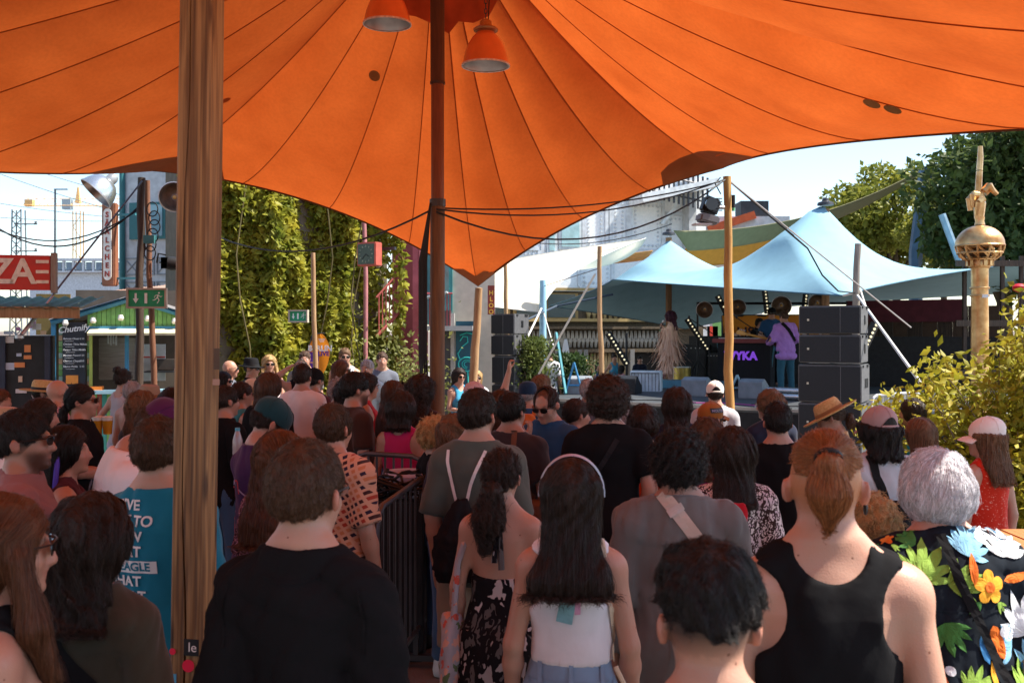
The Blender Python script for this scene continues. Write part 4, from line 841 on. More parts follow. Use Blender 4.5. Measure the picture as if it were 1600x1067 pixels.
# =================================================================== stage
SU = Vector((.827, -.563, 0)); SW = Vector((.563, .827, 0)); S0 = Vector((.35, 18.35, 0)); SH = .82; SYAW = math.atan2(SU.y, SU.x)
def stage():
    root = empty('stage', S0, SYAW, 'raised black festival stage with dark skirt under the blue awning', 'stage')
    W_, D_ = 7.2, 7.2
    MB().box((W_ / 2, D_ / 2, SH - .04), (W_, D_, .08)).build('deck', M('stage_deck', (.055, .06, .065), .6, var=.25, scale=3), root)
    MB().box((W_ / 2, .03, (SH - .08) / 2), (W_, .04, SH - .085)).build('skirt', M('stage_skirt', (.016, .016, .018), .85, var=.3), root)
    MB().box((.03, D_ / 2, (SH - .08) / 2), (.04, D_ - .2, SH - .085)).build('side_skirt', M('stage_skirt'), root)
    MB().box((W_ / 2, -.012, SH - .02), (W_, .02, .05)).build('edge_trim', M('edge_trim', (.30, .28, .26), .5, metal=.4), root)
    for k in range(3): MB().tube([(1.2 + k * 1.4 + i * .25, .5 + .12 * math.sin(i * 1.7 + k), SH + .008) for i in range(8)], .012, 5).build('stage_cable', [black_m, M('magenta_cable', (.4, .05, .25), .5), black_m][k], root, True)
    MB().box((W_ / 2 + .2, D_ + .5, SH + .5), (W_ + 1.0, .05, 1.2)).build('back_rail_cloth', black_p, root)
stage()
def on_stage(px, Y): p = P(px, 0, Y); return Vector((p.x, Y, SH))
def pa_stack(label, px0, pyt, Y, nb, yaw, wide):
    """line of loudspeaker boxes; each box a thing of its own"""
    c = P(px0, pyt, Y); z = c.z; g = random.Random(4)
    hs = [.405, .405, .54, .54, .54]; tot = sum(hs); fr = M('speaker_grille', (.018, .019, .022), .75, var=.2, scale=80); sd_ = M('speaker_shell', (.10, .10, .105), .55, var=.15, scale=20, bump=.2, bscale=150)
    names = ['topmost', 'second', 'third', 'fourth', 'lowest']
    for k, h in enumerate(hs):
        if z - h < -.02: h = z
        if h < .1: break
        root = empty('loudspeaker', (c.x, c.y, z - h), yaw, '%s loudspeaker box of the %s black speaker stack' % (names[k], label), 'loudspeaker', '%s speaker stack' % label)
        d = .62 if k < 2 else .70; w_ = wide if k < 2 else wide * 1.02
        body = MB().box((0, d / 2, h / 2), (w_, d, h - .012)).build('cabinet', sd_, root, bevel=.012)
        # front grille in two facets
        MB().prism([(-w_ / 2 + .015, 0), (w_ * .18, -.012 if k > 1 else -.03), (w_ / 2 - .015, .0), (w_ / 2 - .015, .02), (-w_ / 2 + .015, .02)], None, (0, -.006, .02), (1, 0, 0), (0, 1, 0), (0, 0, h - .052)).build('grille', fr, root)
        MB().box((w_ * .18, -.037 if k < 2 else -.019, h / 2), (.008, .006, h - .06)).build('grille_seam', sd_, root)
        MB().box((-w_ * .34, -.024, h * .5), (.028, .01, .03)).build('badge', M('badge_brass', (.5, .45, .35), .4), root)
        for q in range(2 if k < 2 else 4): MB().box((w_ / 2 + .002, .30 + (q % 2) * .055 + (.16 if q > 1 else 0), h * .5), (.012, .035, .13)).build('handle_slot', black_p, root)
        MB().box((w_ / 2 + .006, .5, h - .03), (.016, .12, .035)).build('rigging_plate', black_m, root); MB().box((w_ / 2 + .006, .12, h - .03), (.016, .06, .03)).build('rigging_plate', black_m, root)
        z -= h + (.012 if k == 1 else 0.001)
pa_stack('right', 1296, 477, 13.9, 5, SYAW + R(6), .84)
pa_stack('left', 778, 490, 19.4, 5, SYAW + R(6), .72)

def gear():
    # orange banner
    c = P(1205, 500, 24.2); root = empty('banner', (c.x, 24.2, 0), SYAW * .5, 'orange banner with dark LISTEN lettering at the stage back', 'banner'); s = 24.2 / F
    w_ = 150 * s; zt, zb = P(0, 493, 24.2).z, P(0, 566, 24.2).z
    v = []; f = []
    for i in range(31):
        for j in range(9): v.append((-w_ / 2 + w_ * i / 30, .03 * math.sin(i * .9 + j * .4), zb + (zt - zb) * j / 8))
    f = [(i * 9 + j, (i + 1) * 9 + j, (i + 1) * 9 + j + 1, i * 9 + j + 1) for i in range(30) for j in range(8)]
    link('cloth', mesh_from('cloth', v, f), M('banner_orange', (.72, .27, .03), .8, var=.06), root, True)
    text('& LISTEN TO', (-.12, -.07, zt - .42), (1, 0, 0), (0, 0, 1), .36, M('banner_ink', (.06, .025, .03), .8), root, bold=.006); text('BERLIN', (.1, -.07, zb + .42), (1, 0, 0), (0, 0, 1), .72, M('banner_blush', (.72, .52, .45), .8), root, bold=.012)
    MB().box((-.3, -.05, zb + .1), (w_ * .7, .02, .2)).build('violet_strip', M('banner_violet', (.35, .12, .25), .8), root)
    for sx in (-1, 1): MB().tube([(sx * w_ / 2, .03, SH), (sx * w_ / 2, .03, zt)], .03, 6).build('pole', dark_steel, root)
    MB().tube([(-w_ / 2, .03, zt), (w_ / 2, .03, zt)], .03, 6).build('top_bar', dark_steel, root)
    # colourful bunting house line above
    root = empty('lighting_bar', P(1220, 474, 22.6), 0, 'black lighting bar with round lamps across the stage back', 'truss'); L = 130 * 22.6 / F
    MB().tube([(-L, 0, 0), (L * .8, 0, 0)], .03, 8).build('tube', black_p, root)
    for (px, py, d) in ((1101, 484, .37), (1153, 480, .36), (1221, 478, .44), (1278, 474, .42)):
        dish_lamp('%s round reflector lamp on the stage lighting bar' % {1101: 'leftmost', 1153: 'second', 1221: 'third', 1278: 'rightmost'}[px], px, py, 22.3, d, (-.25, -1, -.12), name='stage_lamp', group='round stage lamps')
    def led_bar(label, a, b, n):
        a, b = Vector(a), Vector(b); root = empty('led_bar', a, 0, label, 'light bar', 'tilted light bars on stage'); d = b - a
        MB().tube([(0, 0, 0), tuple(d)], .07, 4).build('housing', black_p, root)
        em = M('led_lens_lit', (.75, .66, .42), .3, var=0, emit=.5)
        for k in range(n): MB().lathe([(.018, -.012), (.022, 0), (.016, .012), (0, .014)], tuple(d * ((k + .5) / n) + Vector((0, -.075, 0))), n=10, m=Vector((0, -1, 0)).to_track_quat('Z', 'Y').to_matrix()).build('lens', em, root, True)
    led_bar('tilted black light bar just right of the singer', P(1073, 498, 23.4), P(1106, 547, 23.4), 10)
    led_bar('tilted black light bar left of the singer', P(950, 520, 21), P(980, 570, 21), 9)
    led_bar('upright light bar above the blue shirted bassist', P(1194, 447, 23.6), P(1199, 490, 23.6), 8)
    led_bar('upright light bar above the purple shirted guitarist', P(1260, 450, 23.6), P(1257, 480, 23.6), 6)
    led_bar('slanting light bar right of the right speaker stack', P(1368, 505, 15.5), P(1340, 565, 15.5), 10)
    led_bar('slanting light bar behind the golden timber post', P(1121, 462, 23.5), P(1136, 492, 23.5), 6)
    for (lb, x, Y) in (('thin black light stand right of the singer', 1090, 23.5), ('thin black light stand left of the singer', 979, 21.2)):
        b = on_stage(x, Y) if x > 1000 else foot(x, 0, Y); root = empty('light_stand', b, 0, lb, 'stand'); MB().tube([(0, 0, .1), (0, 0, 1.9 if x > 1000 else 2.0)], .025, 8).build('pole', black_p, root)
        for a in (0, 2.1, 4.2): MB().tube([(0, 0, .55), (.4 * math.cos(a), .4 * math.sin(a), .01)], .016, 6).build('leg', black_p, root)
    # keyboard on stand with glowing sign
    c = on_stage(1165, 20.9); root = empty('keyboard_stand', c, SYAW, 'keyboard on a black draped stand with purple WYKA sign', 'keyboard')
    MB().box((0, 0, 1.02), (1.35, .34, .09)).build('keyboard', M('key_red', (.20, .03, .03), .5), root, bevel=.01); MB().box((.05, -.04, 1.07), (1.2, .16, .02)).build('keys', M('key_white', (.6, .6, .62), .4), root)
    MB().box((0, .02, .52), (1.15, .26, .90)).build('drape', M('stage_drape', (.012, .012, .014), .9, bump=.4, stretch=(8, 8, 1), bscale=8), root)
    text('WYKA', (-.06, -.13, .70), (1, 0, 0), (0, 0, 1), .24, M('violet_neon', (.18, .05, .52), .4, var=0, emit=.35), root, bold=.010, extrude=.01)
    for s_ in (-1, 1): MB().tube([(s_ * .5, 0, 0), (s_ * .62, 0, 1.0)], .02, 6).build('leg', M('stand_teal', (.05, .16, .2), .5), root)
    # wedge monitors, amps, drum, crate, barrier, trestles
    def wedge(label, px, Y, w_=.55, yaw=0, mat=None):
        c = on_stage(px, Y); root = empty('stage_monitor', c, SYAW + yaw, label, 'monitor')
        MB().prism([(0, 0), (.5, 0), (.5, .14), (.16, .36), (0, .30)], None, (-w_ / 2, -.2, 0), (0, 1, 0), (0, 0, 1), (w_, 0, 0)).build('cabinet', mat or black_p, root, bevel=.01); MB().prism([(.17, .345), (.49, .14), (.495, .148), (.175, .353)], None, (-w_ / 2 + .03, -.2, .006), (0, 1, 0), (0, 0, 1), (w_ - .06, 0, 0)).build('grille', M('wedge_grille', (.10, .11, .12), .6), root)
    wedge('black wedge monitor left of the white crate', 966, 19.5, .8, .2); wedge('grey wedge monitor right of the singers feet', 1090, 18.9, .5, 0, M('wedge_grey', (.22, .24, .26), .6)); wedge('small grey wedge monitor near the golden post', 1178, 18.2, .45, 0, M('wedge_grey'))
    wedge('grey wedge monitor beside the trestle at the stage edge', 908, 19.4, .45, .3, M('wedge_grey'))
    c = P(1010, 608, 20.4); root = empty('white_crate', (c.x, c.y, SH), SYAW + R(20), 'white crate with black bars on the stage left of the singer', 'crate'); MB().box((0, 0, .2), (.62, .4, .42)).build('box', M('crate_white', (.62, .68, .70), .6), root, bevel=.01)
    for k in range(9): MB().box((-.28 + k * .07, -.215, .19), (.008, .012, .36)).build('bar', dark_steel, root)
    MB().tube([(-.28, -.215, .02), (-.28, -.215, .37), (.28, -.215, .37), (.28, -.215, .02)], .010, 6).build('bar_frame', dark_steel, root)
    def amp(label, px, Y, w_, h, mat): 
        c = on_stage(px, Y); root = empty('amplifier', c, SYAW, label, 'amplifier'); MB().box((0, 0, h / 2), (w_, .35, h)).build('cabinet', mat, root, bevel=.015); MB().box((0, -.18, h * .42), (w_ - .08, .01, h * .68)).build('grille_cloth', M('amp_cloth', (.03, .03, .032), .9), root)
        for k in range(5): MB().lathe([(.014, 0), (.012, .02)], (-w_ * .3 + k * w_ * .15, -.18, h * .9), n=8, m=Matrix.Rotation(R(90), 3, 'X')).build('knob', steel, root)
    amp('tall black amplifier behind the singer', 1085, 24.2, .75, .9, black_p); amp('short black amplifier beside the tall one', 1116, 24.0, .5, .7, black_p)
    c = on_stage(1066, 23.0); root = empty('floor_drum', c, 0, 'small brass drum on the stage behind the singer', 'drum'); MB().lathe([(.2, .06), (.2, .38)], n=20).build('shell', M('brass_shell', (.45, .33, .08), .35, metal=.6), root, True); MB().lathe([(.205, .38), (.205, .40), (0, .402)], n=20).build('skin', white_p, root); MB().lathe([(.206, .05), (.206, .08)], n=20).build('hoop', dark_steel, root)
    c = on_stage(1062, 21.0); root = empty('low_riser', c, SYAW, 'low blue painted riser under the singer area', 'riser'); MB().box((.1, .3, .09), (1.7, .6, .16)).build('board', M('riser_blue', (.10, .25, .33), .6), root); [MB().box((.1 + q * .8, .3, .01), (.06, .55, .02)).build('batten', black_p, root) for q in (-1, 1)]
    c = on_stage(1232, 17.6); root = empty('cable_ramp', c, SYAW, 'silver pipes lying on stage before the guitarist', 'pipes'); [MB().tube([(-.4, .1 * k, .07 + .10 * (k % 2)), (.75, .1 * k, .07 + .10 * (k % 2))], .055, 10).build('pipe', M('shiny_pipe', (.6, .6, .6), .25, metal=.8), root, True) for k in range(3)]
    for (lb, px, Y) in (('blue folding trestle among bushes left of the stage', 897, 19.2), ('pale blue A frame stand on stage right of the golden post', 1152, 18.3)):
        c = on_stage(px, Y); root = empty('trestle', c, 0, lb, 'trestle'); m = M('trestle_blue', (.05, .22, .42), .5) if px < 1000 else M('trestle_pale', (.25, .4, .45), .5); h = .62 if px < 1000 else .42
        for s_ in (-1, 1): MB().tube([(0, 0, h), (s_ * .17, 0, 0)], .022, 6).build('leg', m, root)
        MB().tube([(-.12, 0, .18), (.12, 0, .18)], .018, 6).build('crossbar', m, root)
    cable('teal steel strut leaning left of the bushes', [P(869, 520, 19.8), P(884, 615, 19.0)], .03, M('strut_teal', (.06, .26, .30), .5), 'strut', 'strut')
    c = P(884, 545, 22.5); root = empty('surfboard', (c.x, 22.5, 0), 0, 'white and purple surfboard shaped flag behind the bushes', 'flag'); s = 22.5 / F; zt = P(0, 530, 22.5).z
    v = []; n = 20
    for i in range(n + 1): 
        t = i / n; h = .10 * math.sin(math.pi * (t * .93 + .05)) ** .5; v += [(-h, 0, zt - 1.3 + 1.3 * t), (h, 0, zt - 1.3 + 1.3 * t)]
    me = mesh_from('board', v + [(q[0], .04, q[2]) for q in v], [(i * 2, i * 2 + 1, i * 2 + 3, i * 2 + 2) for i in range(n)] + [(i * 2 + 2 * n + 2, i * 2 + 2 + 2 * n + 2, i * 2 + 3 + 2 * n + 2, i * 2 + 1 + 2 * n + 2) for i in range(n)]); me.materials.append(white_p); me.materials.append(M('surf_violet', (.2, .08, .45), .6))
    for k, p in enumerate(me.polygons): p.material_index = 1 if (k % n) in (5, 6, 7, 8, 12, 13, 14) else 0
    link('board', me, None, root); MB().tube([(0, .02, 0), (0, .02, zt - 1.2)], .02, 6).build('pole', steel, root)
    # mic stands
    for (lb, px, Y) in (('black microphone stand by the amplifiers behind the singer', 1108, 22.4), ('black microphone stand beside the bassist on stage', 1183, 21.6)):
        c = on_stage(px, Y); root = empty('microphone_stand', c, 0, lb, 'stand'); MB().tube([(0, 0, 0), (0, 0, 1.25)], .014, 6).build('pole', black_p, root); MB().tube([(.1, 0, 1.15), (-.45, -.1, 1.5)], .011, 6).build('boom', black_p, root); MB().lathe([(0, -.04), (.03, 0), (.025, .04), (0, .05)], (-.47, -.1, 1.52), n=10).build('microphone', dark_steel, root, True)
        for a in (0, 2.1, 4.2): MB().tube([(0, 0, .1), (.3 * math.cos(a), .3 * math.sin(a), .01)], .012, 6).build('leg', black_p, root)
gear()

def moving_head():
    c = P(1112, 330, 11.9); root = empty('stage_spotlight', c, R(10), 'black moving spotlight clamped high on the golden timber post', 'spotlight')
    MB().box((-.02, 0, .06), (.20, .16, .20), m=Matrix.Rotation(R(20), 3, 'Y')).build('head', black_p, root, bevel=.025); MB().box((-.06, -.02, -.10), (.24, .20, .10), m=Matrix.Rotation(R(12), 3, 'Y')).build('base', M('lamp_grey', (.16, .16, .17), .45), root, bevel=.02)
    MB().lathe([(.07, 0), (.075, .05), (0, .05)], (-.05, -.09, .07), n=18, m=Matrix.Rotation(R(90), 3, 'X')).build('lens', M('lens_dark', (.03, .03, .035), .1), root)
    for k in range(5): MB().box((.04, -.085, -.0 + k * .035), (.12, .01, .012)).build('cooling_fin', dark_steel, root)
    MB().tube([(.06, 0, .05), (.16, .02, .05)], .025, 8).build('clamp', steel, root); MB().box((-.13, -.02, -.165), (.20, .16, .02)).build('flap', M('flap_white', (.5, .5, .52), .5), root)
    MB().tube([(.1, -.04, .2), (.02, -.06, .32), (.1, -.03, .4)], .008, 5).build('cord', black_m, root)
    c = P(1146, 318, 11.9); root = empty('cable_plug', c, 0, 'small green tipped cable plug hanging at the golden post', 'plug'); MB().tube([(0, 0, .1), (0, 0, -.05)], .022, 8).build('body', black_m, root); MB().tube([(0, 0, -.05), (0, 0, -.09)], .018, 8).build('tip', M('plug_green', (.1, .4, .15), .5), root)
moving_head()
tp_ = P(1140, 283, 12.0)
for i, (lb, pts, r, m) in enumerate((('steel guy rope from the golden post to the shrub at right', [tp_, P(1424, 512, 11.2)], .010, M('rope_grey', (.4, .38, .36), .7)), ('black cable sagging from golden post to the grey pole', [tp_, P(1200, 335, 12.5), P(1262, 388, 13.4), P(1285, 430, 14.2), P(1310, 455, 15), P(1338, 458, 15.4)], .012, black_m), ('second black cable beside the guy rope at the golden post', [tp_, P(1180, 318, 12.3), P(1240, 368, 13)], .010, black_m),
        ('white tie rope from grey pole down into the shrub', [P(1340, 462, 15.3), P(1400, 545, 13.0), P(1440, 600, 11.6)], .022, rope_w), ('white slanting rope from pale pole down to the bushes', [P(930, 428, 17.2), P(842, 584, 18.6)], .020, rope_w), ('white rope from the blue column down to the bush', [P(846, 482, 21.4), P(818, 540, 20.2)], .022, rope_w), ('thin rope from blue column right down to the trestle', [P(850, 490, 21.4), P(866, 545, 20)], .012, rope_w),
        ('dark strap from blue awning corner left to the speakers', [P(958, 460, 22), P(870, 478, 22), P(812, 505, 20.5)], .025, M('navy_strap', (.03, .05, .08), .7)), ('thin wire from cream awning to the pale pole', [P(850, 447, 21.5), P(934, 420, 17.3)], .008, dark_steel), ('thin wire above the cream awning to the white facade', sag(P(840, 380, 26), P(1050, 350, 26), .2), .015, dark_steel), ('white rope bunched at the blue awning corner', [P(1318, 462, 15.8), P(1345, 455, 15.4), P(1352, 478, 15.2)], .02, rope_w))):
    cable(lb, pts, r, m, 'guy_rope' if 'rope' in lb else 'cable', 'rope' if 'rope' in lb else 'cable')

# =================================================================== right: sculpture, columns, barrier, deck
def sculpture():
    c = P(1531, 400, 15); root = empty('pointing_hand_sculpture', (c.x, 15, 0), 0, 'rusty metal sculpture of a hand pointing up from a lattice globe', 'sculpture'); s = 15 / F
    pz = lambda y: CAMZ - (y - HY) * s; px = lambda x: (x - 1531) * s
    ru = M('rusty_sheet', (.34, .13, .03), .36, metal=.75, col2=(.78, .52, .24), scale=4, bump=.3, bscale=40); dk = M('dark_rust', (.10, .05, .02), .7, metal=.3)
    r = 36 * s; cz = pz(383)
    MB().lathe([(r * math.cos(a), cz + r * .86 * math.sin(a)) for a in np.linspace(.0, 1.45, 9)], n=26).build('dome', ru, root, True)
    for k in range(12):
        a = 2 * math.pi * k / 12; MB().tube([(r * .97 * math.cos(q) * math.cos(a), r * .97 * math.cos(q) * math.sin(a), cz + r * .8 * math.sin(q)) for q in np.linspace(0, -1.2, 7)], .018, 5).build('globe_rib', ru, root, True)
        b = a + .52; MB().tube([(r * .96 * math.cos(a), r * .96 * math.sin(a), cz - .02), (r * .8 * math.cos(b), r * .8 * math.sin(b), cz - r * .5)], .02, 4).build('globe_brace', ru, root)
    for z, q in ((cz - .01, 1.0), (cz - r * .35, .92), (cz - r * .62, .62)): MB().lathe([(r * q, z - .015), (r * q + .01, z), (r * q, z + .015)], n=26, cap=False).build('globe_hoop', ru, root, True)
    MB().lathe([(r * .5, cz - r * .5), (r * .35, cz - r * .2), (0, cz)], n=16).build('inner_core', dk, root, True)
    # castellated column
    zc = pz(405); n = 12
    MB().lathe([(15 * s, zc), (17 * s, zc - .03), (16 * s, pz(417)), (13 * s, pz(418)), (12.5 * s, pz(460)), (13 * s, pz(500)), (13.5 * s, 0)], n=20).build('column', ru, root, True)
    for k in range(n): a = 2 * math.pi * k / n; MB().box((17.5 * s * math.cos(a), 17.5 * s * math.sin(a), pz(409)), (.05, .05, .13), rz=a).build('merlon', ru, root)
    for y in (418, 450, 462): MB().lathe([(14.2 * s, pz(y) - .015), (14.8 * s, pz(y)), (14.2 * s, pz(y) + .015)], n=20, cap=False).build('band', ru, root, True)
    MB().box((px(1533), -13.6 * s, pz(463)), (.09, .02, .05)).build('name_plate', M('plate_pale', (.55, .55, .55), .5), root)
    # hand: wrist, knuckles, bent fingers, raised forefinger
    zw = pz(352)
    MB().lathe([(8 * s, zw), (6.5 * s, zw + .06), (7.5 * s, zw + .12)], n=12).build('wrist', ru, root, True)
    def seg(pts, rs, nm): MB().tube(pts, rs, 7).build(nm, ru, root, False)
    seg([(px(1530), 0, zw + .1), (px(1531), 0, pz(318)), (px(1529), 0, pz(302))], [.07, .09, .08], 'palm')
    seg([(px(1527), -.03, pz(306)), (px(1529), -.03, pz(268))], [.052, .046], 'forefinger'); seg([(px(1529), -.03, pz(267)), (px(1531), -.02, pz(246)), (px(1531), -.02, pz(229))], [.046, .044, .034], 'forefinger_tip')
    for k, (x0, y0, x1, y1, x2, y2, dy) in enumerate(((1533, 300, 1541, 290, 1550, 301, -.09), (1539, 303, 1548, 294, 1558, 304, 0), (1524, 306, 1515, 305, 1516, 325, -.12), (1530, 312, 1522, 318, 1521, 338, -.16))):
        seg([(px(x0), dy, pz(y0)), (px(x1), dy, pz(y1))], [.045, .048], 'finger_joint'); seg([(px(x1), dy, pz(y1)), (px(x2), dy * .7, pz(y2))], [.048, .034], 'finger_tip')
    seg([(px(1514), -.05, pz(330)), (px(1512), -.05, pz(312)), (px(1520), -.06, pz(303))], [.04, .05, .045], 'thumb')
sculpture()
def right_columns():
    bl = M('slate_blue_paint', (.07, .13, .20), .5, var=.15)
    cable('tall leaning slate blue steel column behind the trees right', [P(1431, 395, 29) - Vector((0, 0, 5)), P(1431, 395, 29), P(1447, 262, 29)], .19, bl, 'steel_column', 'column')
    cable('grey blue slanting boom right of the slate column', [P(1500, 410, 24), P(1472, 335, 24)], .085, M('boom_grey', (.20, .30, .38), .5, metal=.3), 'boom', 'boom')
    c = P(1585, 440, 20); root = empty('timber_scaffold', (c.x, 20, 0), 0, 'dark timber scaffold frame behind the shrub at the right edge', 'scaffold'); s = 20 / F
    for k in range(6): MB().box((-1.0 + k * .38, 0, P(0, 400, 20).z / 2), (.07, .07, P(0, 400, 20).z)).build('upright', wood_dark, root)
    for z in (1.2, 2.2, 3.4): MB().box((0, -.06, z), (2.4, .05, .12)).build('rail', wood_dark, root)
    # dark stage wing wall behind stack
    c = P(1400, 516, 23); root = empty('stage_wing', (c.x, 23, 0), SYAW, 'dark timber stage wing wall right of the speakers', 'wall')
    for k in range(12): MB().box((-1.5 + k * .32, 0, 1.35), (.31, .05, 2.5)).build('board', [wood_dark, M('wing_board', (.07, .04, .025), .8)][k % 2], root)
    MB().lathe([(.2, 0), (.2, .03)], (.05, -.06, 1.25), n=20, m=Matrix.Rotation(R(90), 3, 'X')).build('round_disc', M('pale_disc', (.4, .48, .5), .6), root)
    cl = M('plum_cloth', (.10, .02, .03), .9); MB().box((.2, -.1, 2.5), (2.6, .04, .5)).build('plum_valance', cl, root)
right_columns()
def crowd_barrier(label, a, b, h, mat, name='crowd_barrier', n=14, r=.018):
    a, b = Vector(a), Vector(b); d = b - a; L = d.length; root = empty(name, a, math.atan2(d.y, d.x), label, 'barrier')
    MB().tube([(.0, 0, .12), (0, 0, h - .12), (.04, 0, h - .03), (.12, 0, h), (L - .12, 0, h), (L - .04, 0, h - .03), (L, 0, h - .12), (L, 0, .12)], r, 8).build('frame', mat, root, True)
    MB().tube([(0, 0, .22), (L, 0, .22)], r * .9, 8).build('bottom_rail', mat, root, True)
    for k in range(1, n): MB().tube([(L * k / n, 0, .22), (L * k / n, 0, h)], r * .45, 6).build('bar', mat, root, True)
    for x in (.25, L - .25): MB().box((x, 0, .06), (.05, .6, .035)).build('foot', mat, root); MB().box((x, 0, .14), (.03, .03, .16)).build('foot_post', mat, root)
    return root
bm = M('barrier_steel', (.10, .10, .105), .45, metal=.7, var=.2)
crowd_barrier('dark steel crowd barrier left of the backpack man', (P(590, 0, 5.2).x, 5.15, 0), (P(662, 0, 6.3).x, 6.35, 0), 1.13, bm, n=9)
crowd_barrier('dark steel crowd barrier behind the patterned shirt man', (P(548, 0, 6.95).x, 7.0, 0), (P(672, 0, 6.9).x, 6.75, 0), 1.2, bm, n=9)
crowd_barrier('silver crowd barrier right of the speaker stack', (P(1362, 0, 12.8).x, 12.8, 0), (P(1420, 0, 14).x, 13.6, 0), 1.22, M('silver_barrier', (.6, .6, .6), .4, metal=.6), n=9)
def cable_pile():
    c = P(612, 735, 6.3); root = empty('cable_pile', (c.x, 6.3, 0), 0, 'tangled black cables heaped on a box between the barriers', 'cables')
    MB().box((0, .05, .5), (.42, .34, 1.0)).build('box', black_p, root, bevel=.01); g = random.Random(2)
    for k in range(26):
        a0, r, x, y, z = g.uniform(0, 6), g.uniform(.06, .19), g.uniform(-.12, .12), g.uniform(-.1, .12), 1.02 + g.uniform(0, .12)
        MB().tube([(x + r * math.cos(a), y + r * .7 * math.sin(a), z + .03 * math.sin(a * 2 + k)) for a in np.linspace(a0, a0 + g.uniform(3, 6), 12)], .009, 5).build('cable', black_m, root, True)
    c = P(634, 745, 6.4); root = empty('white_bin', (c.x, 6.75 - .32, 0), 0, 'white plastic bin standing inside the barrier', 'bin')
    MB().lathe([(.12, 0), (.14, .85), (.15, 1.12), (.155, 1.13), (.15, 1.15), (.14, 1.14), (.12, .9)], n=20, cap=False).build('tub', M('bin_lilac', (.55, .48, .58), .5), root, True)
cable_pile()
def deck():
    root = empty('timber_deck', (P(1620, 0, 4.6).x, 4.62, 0), 0, 'orange brown timber bench deck at the right edge', 'deck')
    z = P(0, 826, 4.9).z
    for k in range(8): MB().box((-.10 + k * .135, 0, z - .02), (.125, .56, .04)).build('plank', M('deck_orange', (.42, .17, .05), .6, bump=.2, stretch=(6, .5, 1)), root, bevel=.004)
    for x in (-.1, .8): MB().box((x, 0, (z - .04) / 2), (.08, .5, z - .045)).build('support', wood_dark, root)
    MB().box((.35, -.29, z - .10), (1.0, .03, .12)).build('apron', M('deck_orange'), root)
deck()
# =================================================================== people: implicit surfaces -> meshes
def rotm(yaw=0, pitch=0, roll=0):
    return np.array(Matrix.Rotation(R(-yaw), 3, 'Z') @ Matrix.Rotation(R(pitch), 3, 'X') @ Matrix.Rotation(R(roll), 3, 'Y'))

